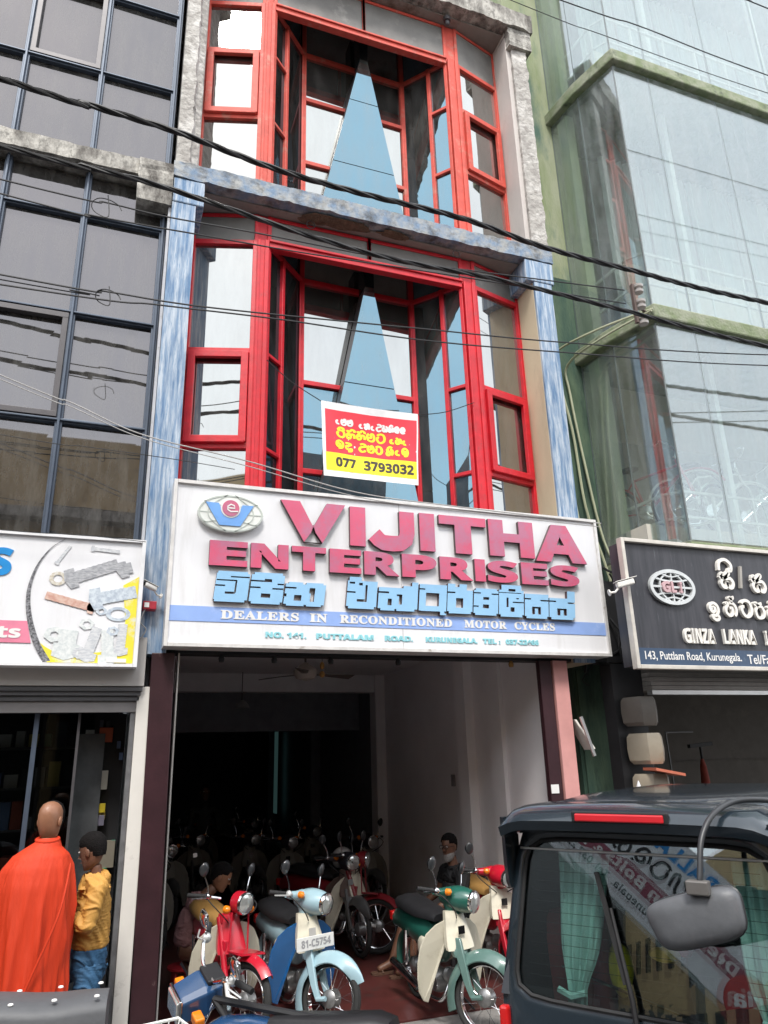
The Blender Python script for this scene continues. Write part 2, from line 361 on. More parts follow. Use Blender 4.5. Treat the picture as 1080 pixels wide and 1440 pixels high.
# upper storey piers: rough concrete
for (x0, x1, s_) in ((.235,.47,3),(4.60,4.84,5)):
    m_ = MB(); rings = []
    for i in range(70):
        z = 8.14+(11.5-8.14)*i/69; e = .028*noise.noise(Vector((s_, z*5, 0)))+.018*noise.noise(Vector((s_, z*19, 3)))
        if s_ == 3: rings.append([(x0,6.5,z),(x1-.09+e,6.5,z),(x1-.07+e,6.56+e,z),(x1+e*.5,6.60,z),(x1,7.35,z),(x0,7.35,z)])
        else: rings.append([(x0+e*.4,6.52,z),(x1-.02+e,6.5,z),(x1,6.56,z),(x1,7.35,z),(x0,7.35,z)])
    m_.loft(rings).build('concrete_pier', rough_conc, cb, label='crumbling bare concrete pier of the top floor')
MB().box(4.535,4.598,6.56,7.35,8.14,11.83).build('side_wall', pale_wall, cb, label='off white stained reveal of the top floor pier')
MB().box(.472,.50,6.9,7.35,8.14,11.83).build('side_wall', pale_wall, cb)
sl_ = MB(); rough_edge(sl_,.2,4.93,6.42,9.0,11.83,12.16,90,.06,7); sl_.build('floor_slab', mould, cb, label='mould blackened slab above the top floor')
for x0, x1 in ((.30,.56),(4.56,4.90)):
    m_ = MB(); rings = []
    for i in range(14):
        z = 11.5+.33*i/13; e = .03*noise.noise(Vector((x0*3, z*14, 0)))
        rings.append([(x0-.02+e,6.46-e,z),(x1+e,6.46+e,z),(x1+e,7.3,z),(x0-.02,7.3,z)])
    m_.loft(rings).build('pillar_capital', mould, cb)
MB().box(.50,4.59,6.60,7.7,11.815,11.827).build('soffit', soffit_m, cb)
MB().box(.23,4.84,7.7,9.0,8.15,11.8).build('back_wall', pale_wall, cb)
MB().box(.23,4.84,7.7,9.0,4.0,7.9).build('back_wall', tan_wall, cb)
MB().box(.23,4.84,6.7,18,3.42,3.98).build('first_floor_slab', grey_conc, cb)
# holes under the middle soffit where plaster has fallen
pm = MB()
for (x, y, rx, ry, s_) in ((2.05,6.60,.40,.10,1),(2.75,6.60,.22,.06,2),(1.75,6.66,.15,.07,3)):
    pts = []
    for i in range(22):
        q = 2*math.pi*i/22; e = 1+.45*noise.noise(Vector((math.cos(q)*1.7, math.sin(q)*1.7, s_*3))); pts.append((x+rx*e*math.cos(q), max(6.53, y+ry*e*math.sin(q))))
    pm.prism(pts, 7.909+.001*s_, 7.9148, lambda u, v, w: (u, v, w))
pm.build('fallen_plaster_patch', mat('exposed_brown_concrete', (.16,.11,.075), .95, scale=14, var=.5, bump=1, bscale=40), cb)

A_, B_, C_, D_ = (.50,6.96), (1.16,6.77), (3.83,6.745), (4.53,6.92)
Bi, Ci, BL, BR = (1.30,6.765), (3.66,6.745), (1.80,7.26), (3.22,7.28)
def V3(p, z): return Vector((p[0], p[1], z))
def wall_frame(parent, frames, panes, P, Q, verts, rails, z0, z1, w=.06, d=.07, glass=None, skip=()):
    """vertical bars at the fractions in verts, horizontal rails at the heights given, one pane per cell"""
    P = Vector((*P, 0)); Q = Vector((*Q, 0)); t = (Q-P).normalized(); n = Vector((t.y, -t.x, 0))
    Ln = (Q-P).length
    for v in verts:
        x = P+(Q-P)*v; frames.bar(x+Vector((0,0,z0)), x+Vector((0,0,z1)), w, d, n)
    for z in rails: frames.bar(P+Vector((0,0,z)), Q+Vector((0,0,z)), w, d*.86, n)
    vv = sorted(verts)
    zz = [z0]+sorted(rails)+[z1]; zz = sorted(set(zz)); k = 0
    for i in range(len(vv)-1):
        for j in range(len(zz)-1):
            if zz[j+1]-zz[j] < .08: continue
            a = P+(Q-P)*vv[i]; b = P+(Q-P)*vv[i+1]; g = glass(i, j) if callable(glass) else glass
            tw = Vector((random.uniform(-1,1), random.uniform(-1,1), 0))*.0022
            o = n*(-.012)
            m = MB(); q = .018
            za, zb = zz[j]+.01, zz[j+1]-.01; a2 = a+t*q+o; b2 = b-t*q+o
            pts = [a2+Vector((0,0,za)), b2+Vector((0,0,za))+tw, b2+Vector((0,0,zb)), a2+Vector((0,0,zb))-tw]
            m.add(pts+[p-n*.008 for p in pts], [(0,1,2,3),(7,6,5,4),(0,4,5,1),(1,5,6,2),(2,6,7,3),(3,7,4,0)])
            panes.append((m, g))
def sash(fr, P, Q, z0, z1, w=.075, inset=.05):
    P = Vector((*P, 0)); Q = Vector((*Q, 0)); t = (Q-P).normalized(); n = Vector((t.y, -t.x, 0)); o = n*.045
    a = P+t*inset+o; b = Q-t*inset+o
    for z in (z0+.06, z1-.06): fr.bar(a+Vector((0,0,z)), b+Vector((0,0,z)), w, .05, n)
    for p in (a+t*w*.3, b-t*w*.3): fr.bar(p+Vector((0,0,z0+.03)), p+Vector((0,0,z1-.03)), w, .052, n)

def bay(z0, zt, zh, zs, red, lbl, lower_blue):
    """one storey of the bay: zt transom, zh underside of slab, zs the two sash rails"""
    fr = MB(); panes = []
    w = .062
    top = [zt]+zs
    wall_frame(cb, fr, panes, A_, B_, (0, 1), top, z0, zt+.03, w, .07, lambda i, j: gl_clear)
    wall_frame(cb, fr, panes, C_, D_, (0, 1), top, z0, zt+.03, w, .07, lambda i, j: gl_clear)
    # thick double mullions either side of the recess
    for p, q in ((B_, Bi), (Ci, C_)):
        m0 = ((p[0]+q[0])/2, (p[1]+q[1])/2)
        fr.bar(V3(m0, z0), V3(m0, zt+.03), .135, .10)
        fr.bar(V3((p[0]+.025, p[1]-.05), z0), V3((p[0]+.025, p[1]-.05), zt+.03), .03, .03)
        fr.bar(V3((q[0]-.03, q[1]-.055), z0), V3((q[0]-.03, q[1]-.055), zt+.03), .045, .03)
    for p, q in ((B_, Bi), (Ci, C_)): fr.bar(V3(((p[0]+q[0])/2,(p[1]+q[1])/2+.01), zt), V3(((p[0]+q[0])/2,(p[1]+q[1])/2+.01), zh-.01), .15, .05)
    # front transom over the recess, with a lip
    fr.bar(V3(Bi, zt+.0), V3(Ci, zt+.0), .10, .09, (0,-1,0)); fr.bar(V3((Bi[0], Bi[1]-.05), zt+.035), V3((Ci[0], Ci[1]-.05), zt+.035), .03, .035, (0,-1,0))
    # recess side walls and back wall
    wall_frame(cb, fr, panes, Bi, BL, (.40, 1), [zt], z0, zt+.03, .05, .06, gl_navy)  # same blue glass as the right side, darkened to carry its dark reflection
    wall_frame(cb, fr, panes, Bi, (Bi[0]+(BL[0]-Bi[0])*.40, Bi[1]+(BL[1]-Bi[1])*.40), (0, 1), [zt]+zs, z0, zt+.03, .04, .05, gl_navy)
    wall_frame(cb, fr, panes, BR, Ci, (0, .62), [zt], z0, zt+.03, .05, .06, gl_blue)
    mx = (BR[0]+(Ci[0]-BR[0])*.62, BR[1]+(Ci[1]-BR[1])*.62)
    wall_frame(cb, fr, panes, mx, Ci, (0, 1), [zt]+zs, z0, zt+.03, .045, .05, gl_blue)
    wall_frame(cb, fr, panes, BL, BR, (0, 1), [zt]+zs, z0, zh, .06, .06, lambda i, j: gl_blue if (lower_blue and j <= 1) else gl_clear)
    # glass above the rails of the recess
    wall_frame(cb, fr, panes, Bi, BL, (0, 1), [], zt+.03, zh, .04, .05, gl_navy)
    wall_frame(cb, fr, panes, BR, Ci, (0, 1), [], zt+.03, zh, .04, .05, gl_blue)
    sash(fr, A_, B_, zs[1], zs[0]); sash(fr, C_, D_, zs[1], zs[0])
    # header: red mullions and grey boards between transom and slab
    hm = MB()
    for p, q in ((A_, B_), (Bi, ((Bi[0]+Ci[0])/2, (Bi[1]+Ci[1])/2)), (((Bi[0]+Ci[0])/2, (Bi[1]+Ci[1])/2), Ci), (C_, D_)):
        fr.bar(V3(p, zt), V3(p, zh-.01), .045, .06); fr.bar(V3(q, zt), V3(q, zh-.01), .045, .06)
        fr.bar(V3(p, zh-.03), V3(q, zh-.03), .045, .05, (0,-1,0))
        MB().bar(V3(p, (zt+zh)/2+.01), V3(q, (zt+zh)/2+.01), zh-zt-.06, .02, (0,-1,0)).build('header_board', hdr_m, cb)
    root = fr.build('window_frame', red, cb, bevel=.006, label=lbl); ROOTS[root.name] = ROOTS[cb.name]
    for m, g in panes:
        m.build('pane', g, root)
    # triangular blue glass screen leaning out of the recess
    cx = 2.56; yt = 6.99; yb = 7.14; h = zt-.14-z0; zA = zt-.10
    def tri(z):
        t = (zA-z)/(zA-z0); return .05+.60*t*(h/3.0)**.5*1.06, yt+(yb-yt)*t
    cuts = [zA, zs[0]-.02, zs[1]-.01, z0]
    base = None
    for i in range(3):
        za, zb = cuts[i]-(.012 if i else 0), cuts[i+1]
        (wa, ya), (wb, yb2) = tri(za), tri(zb)
        m = MB(); F = [(cx-wa,ya,za),(cx+wa,ya,za),(cx+wb,yb2,zb),(cx-wb,yb2,zb)]; Bk = [(cx-wa,7.25,za),(cx+wa,7.25,za),(cx+wb,7.25,zb),(cx-wb,7.25,zb)]
        m.add(F+Bk, [(0,1,2,3)], 0); m.add(F+Bk, [(0,4,5,1),(1,5,6,2),(2,6,7,3),(3,7,4,0),(7,6,5,4)], 1)
        m.build('triangular_glass_panel', [gl_blue, alu_dark], root)
    m = MB(); m.box(cx-.06,cx+.06,yt,7.2,zA+.005,zh-.02); m.build('dark_strut', gl_navy, root)
bay(4.0, 7.52, 7.91, [6.16, 5.08], red_f, 'crimson steel window frame of the middle floor', True)
bay(8.0, 11.12, 11.81, [10.34, 9.30], red_top, 'faded orange red window frame of the top floor', False)
for x, y, z in ((1.75,6.66,7.91),(3.55,6.60,7.91)):
    MB().tube([(x+.05*math.cos(q/8*6.283), y, z-.06+.05*math.sin(q/8*6.283)) for q in range(9)], .006, 5).build('iron_hook', alu_dark, cb)
lm = MB(); lm.lathe([(.05,0),(.055,.06),(.04,.08)], (3.66,6.6,11.73), n=14); lm.ell((3.66,6.6,11.70),(.035,.035,.05)); lm.build('ceiling_lamp', alu_dark, cb, smooth=True)

# --- showroom interior
wall_in = mat('showroom_wall', (.86,.83,.83), .8, scale=1.2, var=.08, bump=.06, third=(.72,.67,.66), tscale=.7, tlo=.56, thi=.8)
wall_bk = mat('dim_back_wall', (.26,.27,.30), .85, var=.15)  # deeper walls, ceiling and beams: gloom put into a darker colour
ceil_in = mat('showroom_ceiling', (.80,.79,.80), .85, var=.06)
MB().box(4.26,4.40,6.72,11.7,0,3.42).build('inner_wall', wall_in, cb)
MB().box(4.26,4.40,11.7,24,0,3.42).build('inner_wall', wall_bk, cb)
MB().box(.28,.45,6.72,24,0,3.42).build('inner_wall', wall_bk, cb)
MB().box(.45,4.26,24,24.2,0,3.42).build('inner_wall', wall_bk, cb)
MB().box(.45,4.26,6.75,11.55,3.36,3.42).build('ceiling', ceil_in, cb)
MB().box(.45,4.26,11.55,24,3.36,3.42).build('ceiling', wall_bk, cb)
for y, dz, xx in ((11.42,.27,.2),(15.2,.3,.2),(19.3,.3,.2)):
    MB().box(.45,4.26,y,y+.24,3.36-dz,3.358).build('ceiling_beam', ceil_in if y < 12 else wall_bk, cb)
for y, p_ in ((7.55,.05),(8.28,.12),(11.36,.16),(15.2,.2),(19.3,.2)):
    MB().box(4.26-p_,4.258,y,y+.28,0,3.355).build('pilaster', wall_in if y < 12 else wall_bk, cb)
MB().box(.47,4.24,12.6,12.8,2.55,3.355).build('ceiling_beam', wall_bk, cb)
struct(MB().box(.45,4.26,6.63,24,-.1,.012), 'showroom_floor', mat('red_oxide_floor', (.085,.022,.020), .33, scale=2.2, var=.35, third=(.05,.03,.028), tscale=4))
# maroon rolling-shutter channels and neighbours
MB().add([(.39,6.49,0),(.57,6.49,0),(.57,6.75,0),(.39,6.75,0),(.355,6.49,2.98),(.545,6.49,2.98),(.545,6.75,2.98),(.355,6.75,2.98)],[(0,3,2,1),(4,5,6,7),(0,1,5,4),(1,2,6,5),(2,3,7,6),(3,0,4,7)]).build('shutter_post', maroon, cb, bevel=.006)
MB().box(4.11,4.25,6.49,6.56,0,2.98).build('shutter_post', maroon, cb, bevel=.006)
MB().box(.572,.583,6.485,6.6,0,2.98).build('channel_edge', alu, cb)
MB().box(4.262,4.425,6.47,6.9,0,2.98).build('side_post', mat('pink_paint', (.62,.30,.28), .7, var=.1, scale=5, third=(.4,.36,.34), tscale=10, tlo=.68, thi=.72), cb)
MB().box(4.115,4.20,6.482,6.488,1.72,1.80).build('notice', white_p, cb)
MB().box(.24,4.85,6.56,6.72,2.985,3.42).build('lintel', dark_in, cb)
MB().box(.255,4.84,6.6,6.66,3.42,4.0).build('spandrel_wall', mould, cb)
MB().box(3.78,3.80,6.66,6.70,1.5,1.6)
MB().box(4.225,4.258,8.9,8.96,1.72,1.86).build('light_switch', mat('switch_grey',(.25,.24,.24)), cb)
# greenish back door light far inside (daylight from the yard)
MB().box(4.03,4.055,18.2,18.5,.9,2.75).build('back_window', mat('daylit_back_window', (.2,.3,.3), emit=(.28,.58,.56), es=.022), cb)
# ceiling fans
def fan(x, y, z, label, a0):
    t = thing('ceiling_fan', label, 'fan', (x, y, z)); fm = mat('fan_enamel', (.10,.085,.075), .4, var=.1)
    MB().lathe([(.012,0),(.012,.30),(.05,.31),(.055,.36),(.02,.361)], (x,y,z), n=12).build('rod', fm, t, smooth=True)
    MB().lathe([(.02,-.09),(.10,-.07),(.13,-.02),(.13,.02),(.08,.06),(.03,.10),(.01,.11)], (x,y,z), n=24).build('motor', mat('fan_motor', (.35,.30,.26), .4), t, smooth=True)
    for k in range(3):
        q = R(a0+120*k); dx, dy = math.cos(q), math.sin(q); m = MB()
        m.add([(x+dx*.13-dy*.03,y+dy*.13+dx*.03,z-.02),(x+dx*.13+dy*.03,y+dy*.13-dx*.03,z-.02),(x+dx*.58+dy*.07,y+dy*.58-dx*.07,z-.015),(x+dx*.58-dy*.07,y+dy*.58+dx*.07,z-.045)],[(0,1,2,3)])
        b = m.build('blade', fm, t); s = b.modifiers.new('solid', 'SOLIDIFY'); s.thickness = .008
fan(2.06, 7.95, 3.0, 'three bladed ceiling fan just inside the showroom, nearest the street', 12)
t = thing('pendant_lamp', 'small dark dome pendant lamp hanging behind the ceiling fan', 'lamp', (1.92, 11.1, 2.85))
MB().lathe([(.11,0),(.105,.03),(.06,.09),(.02,.11)], (1.92,11.1,2.83), n=18).build('shade', mat('pendant_grey', (.25,.25,.25), .5), t, smooth=True)
MB().tube([(1.92,11.1,2.94),(1.92,11.1,3.35)], .006, 5).build('cord', dark_in, t)
t = thing('small_lantern', 'little brass lantern hanging beside the ceiling fan', 'lantern', (2.15, 7.6, 2.98))
MB().ell((2.15,7.6,3.03),(.025,.025,.04)).build('lantern_body', mat('brass', (.45,.25,.08), .4, .7), t, smooth=True)
MB().ell((2.15,7.6,2.94),(.03,.03,.035)).build('lantern_body', MATS['brass'], t, smooth=True)
MB().tube([(2.15,7.6,3.06),(2.15,7.6,3.355)], .004, 5).build('cord', dark_in, t)
# tilted flap beside the pink post
MB().add([(4.44,6.46,2.40),(4.465,6.46,2.40),(4.58,6.36,2.12),(4.56,6.36,2.11),(4.44,6.60,2.40),(4.465,6.60,2.40),(4.58,6.52,2.12),(4.56,6.52,2.11)],[(0,1,2,3),(7,6,5,4),(0,4,5,1),(1,5,6,2),(2,6,7,3),(3,7,4,0)]).build('hinged_flap', mat('cream_sheet', (.55,.53,.48)), cb)
MB().bar((4.45,6.36,2.42),(4.56,6.36,2.05),.03,.02).build('flap_stay', alu, cb)
# junction weather tubes + black bulbs under the sign
for x in (.95,1.42,1.95,2.62,3.85):
    MB().lathe([(.022,0),(.028,.03),(.012,.06)], (x,6.60,2.925), n=10).build('spot_bulb', dark_in if x < 3.5 else MATS['brass'], cb, smooth=True)

# ------------------------------------------------------------------ main signboard
sg = thing('shop_sign', 'long white signboard with raised pink and blue lettering over the motorcycle showroom', 'sign', (2.64, 6.3, 3.0))
MB().box(.45,4.84,6.31,6.53,3.03,4.46).build('board', white_b, sg)
al = mat('sign_trim', (.72,.70,.68), .4, .2, var=.15, scale=12, third=(.30,.24,.18), tscale=9, tlo=.6, thi=.72)
fm = MB(); fm.box(.43,.46,6.285,6.535,3.01,4.48); fm.box(4.83,4.86,6.285,6.535,3.01,4.48); fm.box(.462,4.828,6.285,6.535,4.45,4.48); fm.box(.462,4.828,6.285,6.535,3.01,3.04); fm.build('frame', al, sg)
bb = mat('faded_blue_band', (.28,.42,.78), .5, var=.08, third=(.40,.53,.83), tscale=3)
MB().box(.462,4.828,6.305,6.308,3.225,3.355).build('band', bb, sg)
MB().box(2.56,2.566,6.306,6.312,3.04,4.44).build('panel_joint', mat('joint_grey',(.5,.5,.5)), sg)
pink = mat('faded_pink_acrylic', (.66,.11,.20), .25, var=.10, scale=1.6, third=(.50,.17,.27), tscale=2.2, tlo=.45, thi=.6)
edge = mat('letter_side', (.10,.055,.06), .5)
ltb = mat('light_blue_acrylic', (.30,.54,.78), .3, var=.06)
yF = 6.308
def letter3d(ch, x0, x1, z0, z1, off=.028, dep=.042, m=pink):
    mb = MB()
    if ch == 'I': mb.box(x0, x1, yF-dep, yF, z0, z1)
    else: lettering(mb, ch, x0, x1, z0, z1, face_y(yF), dep, off)
    # front faces take the face colour, the rest the dark side
    mi = []
    for f in mb.f:
        ys = [mb.v[i][1] for i in f]; mi.append(0 if max(ys) < yF-dep+.003 else 1)
    mb.m = mi; mb.build('letter', [m, edge], sg)
letter3d('V',1.38,2.00,3.98,4.37); letter3d('I',2.045,2.20,3.98,4.365,.02)
def poly_letter(strokes, x0, x1, z0, z1, wid, m=pink, dep=.042):
    f = lambda u, v, d: (u, yF-d, v); mb = MB()
    for s_ in strokes:
        mb.ribbon([(x0+(x1-x0)*a, z0+(z1-z0)*b) for a, b in s_], wid, dep, f)
    mi = []
    for q in mb.f:
        ys = [mb.v[i][1] for i in q]; mi.append(0 if max(ys) < yF-dep+.003 else 1)
    mb.m = mi; mb.build('letter', [m, edge], sg)
poly_letter([[(.84,1),(.84,.45),(.80,.28),(.68,.18),(.5,.16),(.3,.17),(.2,.24),(.1,.36)]],2.24,2.70,3.965,4.36,.155)
letter3d('I',2.76,2.92,3.98,4.365,.02); letter3d('T',2.97,3.49,3.98,4.365); letter3d('H',3.52,4.04,3.985,4.37); letter3d('A',4.05,4.67,3.965,4.37)
xs = [('E',.76,1.09),('N',1.12,1.46),('T',1.49,1.81),('E',1.845,2.15),('R',2.18,2.53),('P',2.56,2.92),('R',2.955,3.31),('I',3.335,3.45),('S',3.475,3.82),('E',3.86,4.17),('S',4.20,4.55)]
for c, a, b in xs: letter3d(c, a, b, 3.71, 3.935, .03 if c != 'I' else .015, .045)
# Sinhala line: solid blocks with cut slots (solid rectangles minus slots, in a unit box)
CN = [(0,.07,0,.07),(.93,1,0,.07),(0,.07,.93,1),(.93,1,.93,1)]
GL = {
'vi': ([(.04,1,0,1)], [(.45,1,.80,.845),(.06,.62,.68,.725),(.60,.65,.30,.725),(0,.32,.50,.55),(.34,.62,.26,.33)]),
'ji': ([(0,1,0,1)], [(.0,.42,.70,.75),(.40,.62,.70,.80),(.0,.30,.49,.54),(.80,1,.62,.67),(.66,1,.47,.52),(.34,.62,.20,.33)]),
'tha':([(0,1,0,1)], [(.0,.27,.72,.79),(.24,.42,.22,.46),(.60,.66,.55,.78),(.64,.74,.20,.78),(.42,.50,.92,1),(0,.05,.38,.5),(.50,.56,0,.06)]),
'e':  ([(0,1,0,.88),(.05,.45,.88,1)], [(.06,.24,.78,.84),(.38,.50,.74,.82),(.0,.28,.49,.54),(.60,.67,.22,.76),(.34,.62,.22,.30)]),
'n':  ([(0,1,0,.78),(.84,1,.78,1),(.62,.84,.70,.86)], [(.0,.26,.58,.64),(.24,.34,.18,.40),(.52,.60,.22,.50),(.46,.60,.50,.56),(.42,.47,0,.06)]),
'tta':([(0,1,.06,1),(.78,1,-.06,.1)], [(.24,.72,.24,.70),(.0,.20,.80,.85),(.24,.36,.66,.70)]),
'r':  ([(0,1,0,.80),(.0,.75,.80,1)], [(.34,.62,.20,.52),(.0,.30,.68,.73),(.30,.46,.90,1)]),
'pra':([(0,1,0,1)], [(.0,.28,.80,.85),(.72,1,.78,.83),(.38,.62,.58,.68),(.0,.2,.30,.35),(.38,.62,.26,.40)]),
'yi': ([(0,1,0,.84),(.10,.90,.84,1)], [(.0,.9,.74,.765),(.38,.66,.80,.88),(.30,.38,.30,.60),(.55,1,.44,.48),(.46,.62,.16,.30),(.70,.80,.56,.60)]),
'sa': ([(0,1,0,.84)], [(.0,.26,.64,.69),(.66,1,.60,.65),(.30,.42,.14,.40),(.55,.67,.14,.40),(.42,.55,.34,.40)]),
's2': ([(0,1,0,.74),(.70,1,.74,1)], [(.0,.26,.60,.65),(.72,1,.56,.61),(.30,.42,.14,.38),(.55,.67,.14,.38),(.42,.55,.32,.38)])}
def block_glyph(g, x0, x1, z0, z1, dep=.040):
    so, ho = g; ho = ho+[(a,b,c,d) for a,b,c,d in CN if d < .5 or len(so) == 1]; mb = MB()
    us = sorted(set(v for r in so+ho for v in r[:2])); vs = sorted(set(v for r in so+ho for v in r[2:]))
    ins = lambda R_, u, v: any(a < u < b and c < v < d for a, b, c, d in R_)
    on = lambda i, j: 0 <= i < len(us)-1 and 0 <= j < len(vs)-1 and ins(so,(us[i]+us[i+1])/2,(vs[j]+vs[j+1])/2) and not ins(ho,(us[i]+us[i+1])/2,(vs[j]+vs[j+1])/2)
    T = lambda u, v: (x0+(x1-x0)*u+(v-.5)*.028, z0+(z1-z0)*v)
    for i in range(len(us)-1):
        for j in range(len(vs)-1):
            if not on(i, j): continue
            P = [T(us[i],vs[j]),T(us[i+1],vs[j]),T(us[i+1],vs[j+1]),T(us[i],vs[j+1])]
            mb.add([(p[0],yF-dep,p[1]) for p in P], [(0,1,2,3)], 0)
            for (di, dj, k0, k1) in ((0,-1,0,1),(1,0,1,2),(0,1,2,3),(-1,0,3,0)):
                if not on(i+di, j+dj):
                    p, q = P[k0], P[k1]; mb.add([(p[0],yF-dep,p[1]),(q[0],yF-dep,q[1]),(q[0],yF,q[1]),(p[0],yF,p[1])],[(0,1,2,3)],1)
    mb.build('letter', [ltb, edge], sg)
for k, a, b, z0, z1 in (('vi',.81,1.11,3.395,3.665),('ji',1.125,1.42,3.39,3.67),('tha',1.43,1.80,3.385,3.60),('e',2.01,2.30,3.385,3.68),('n',2.315,2.71,3.38,3.66),('tta',2.725,3.01,3.375,3.65),('r',3.02,3.29,3.38,3.67),('pra',3.30,3.57,3.375,3.64),('yi',3.58,3.86,3.37,3.69),('sa',3.87,4.145,3.365,3.66),('s2',4.155,4.46,3.365,3.66)):
    block_glyph(GL[k], a, b, z0, z1)
m_ = MB()
for t_, a, b in (('DEALERS',.885,1.57),('IN',1.67,1.83),('RECONDITIONED',1.95,3.07),('MOTOR',3.20,3.66),('CYCLES',3.75,4.215)):
    lettering(m_, t_, a, b, 3.252, 3.330, face_y(6.304), .004, .026, 'serif', 1.10)
m_.build('lettering', white_p, sg, kind='stuff')
m_ = MB(); teal = mat('teal_lettering', (.28,.62,.68), .4)
for t_, a, b in (('NO. 141.',1.275,1.64),('PUTTALAM',1.73,2.27),('ROAD.',2.38,2.66),('KURUNEGALA.',2.79,3.33),('TEL :',3.39,3.58),('037-22466',3.64,4.01)):
    lettering(m_, t_, a, b, 3.105, 3.155, face_y(6.308), .006, .03)
m_.build('lettering', teal, sg, kind='stuff')
# emblem
em = MB(); cx, cz, rx, rz = .93, 4.19, .29, .175
ov = [(cx+rx*math.cos(R(i*7.5)), cz+rz*math.sin(R(i*7.5))) for i in range(48)]
em.prism(ov, 6.308, 6.262, lambda u, v, w_: (u, w_, v)); eo = em.build('emblem', mat('emblem_white', (.74,.76,.72), .35), sg)
lg = MB(); f = lambda u, v, d: (u, 6.261-d, v); lg.ribbon([(cx+(rx-.012)*math.cos(R(i*7.5)), cz+(rz-.012)*math.sin(R(i*7.5))) for i in range(48)], .014, .003, f, closed=True)
for s_ in (-1, 1): lg.ribbon(smooth_curve([(cx+s_*.03,cz+rz),(cx+s_*.17,cz+.07),(cx+s_*.20,cz),(cx+s_*.17,cz-.07),(cx+s_*.03,cz-rz)], 5), .010, .003, f)
lg.ribbon([(cx-rx,cz),(cx+rx,cz)], .010, .0025, f); lg.ribbon(smooth_curve([(cx-.24,cz+.10),(cx,cz+.06),(cx+.24,cz+.10)], 5), .009, .003, f); lg.ribbon(smooth_curve([(cx-.24,cz-.10),(cx,cz-.06),(cx+.24,cz-.10)], 5), .009, .003, f)
lg.build('globe_lines', mat('emblem_grey', (.50,.54,.50), .5), sg)
vb = MB(); vb.prism([(cx-.225,cz+.09),(cx-.11,cz+.088),(cx-.06,cz-.03),(cx+.05,cz-.03),(cx+.10,cz+.085),(cx+.20,cz+.085),(cx+.085,cz-.115),(cx-.10,cz-.115)], 6.2575, 6.253, lambda u, v, w_: (u, w_, v)); vb.build('emblem_letter', mat('emblem_blue', (.17,.38,.78), .4), sg)
rd = MB(); rd.lathe([(.088,0),(.088,.004)], (cx-.005,6.2525,cz+.045), (0,-1,0), 32); rd.build('emblem_ring', white_p, sg)
rd = MB(); rd.lathe([(.075,0),(.075,.004)], (cx-.005,6.248,cz+.045), (0,-1,0), 32); rd.build('emblem_disc', pink, sg)
e_ = MB(); e_.ribbon([(cx-.03,cz+.045),(cx+.03,cz+.045),(cx+.025,cz+.07),(cx-.005,cz+.08),(cx-.032,cz+.06),(cx-.032,cz+.03),(cx-.005,cz+.012),(cx+.06,cz+.018)], .012, .003, lambda u, v, d: (u, 6.243-d, v)); e_.build('emblem_letter', white_p, sg)

# ------------------------------------------------------------------ banner hanging in the recess
bn = thing('banner', 'red and yellow sale banner with a phone number hanging above the signboard', 'banner', (2.4, 6.6, 4.79))
x0, x1, z0, z1 = 1.87, 2.93, 4.79, 5.62
def bmap(u, v, d=0):
    bow = .035*math.sin(math.pi*v)*math.sin(math.pi*u)+.01*math.sin(u*19+v*5)*(1-abs(2*v-1))
    xx = x0+(x1-x0)*u+(u-.5)*.06*(v-.5)
    return (xx, 6.60+bow-d, z0+(z1-z0)*v - .03*math.sin(math.pi*u)*v*.3)
def bpatch(u0, u1, v0, v1, d, n=16, k=10):
    m = MB(); vs = [bmap(u0+(u1-u0)*i/n, v0+(v1-v0)*j/k, d) for j in range(k+1) for i in range(n+1)]
    vs2 = [(p[0], p[1]+.0015, p[2]) for p in vs]; M_ = (n+1)*(k+1)
    m.add(vs, [(j*(n+1)+i, j*(n+1)+i+1, (j+1)*(n+1)+i+1, (j+1)*(n+1)+i) for j in range(k) for i in range(n)])
    return m
bo = bpatch(0,1,0,1,0).build('cloth', mat('banner_white', (.78,.77,.78), .45), bn, smooth=True)
bpatch(.035,.985,.32,.90,.002).build('red_field', mat('banner_red', (.78,.035,.06), .45, var=.08), bn, smooth=True)
bpatch(.03,.985,.08,.32,.002).build('yellow_field', mat('banner_yellow', (.90,.76,.02), .45, var=.05), bn, smooth=True)
fb = lambda u, v, d: bmap(u, v, .004+d)
m_ = MB(); lettering(m_, '077', .13,.34,.14,.265, fb, .001, .02); lettering(m_, '3793032', .42,.95,.13,.265, fb, .001, .02); m_.build('lettering', mat('banner_black', (.04,.03,.03), .5), bn, kind='stuff')
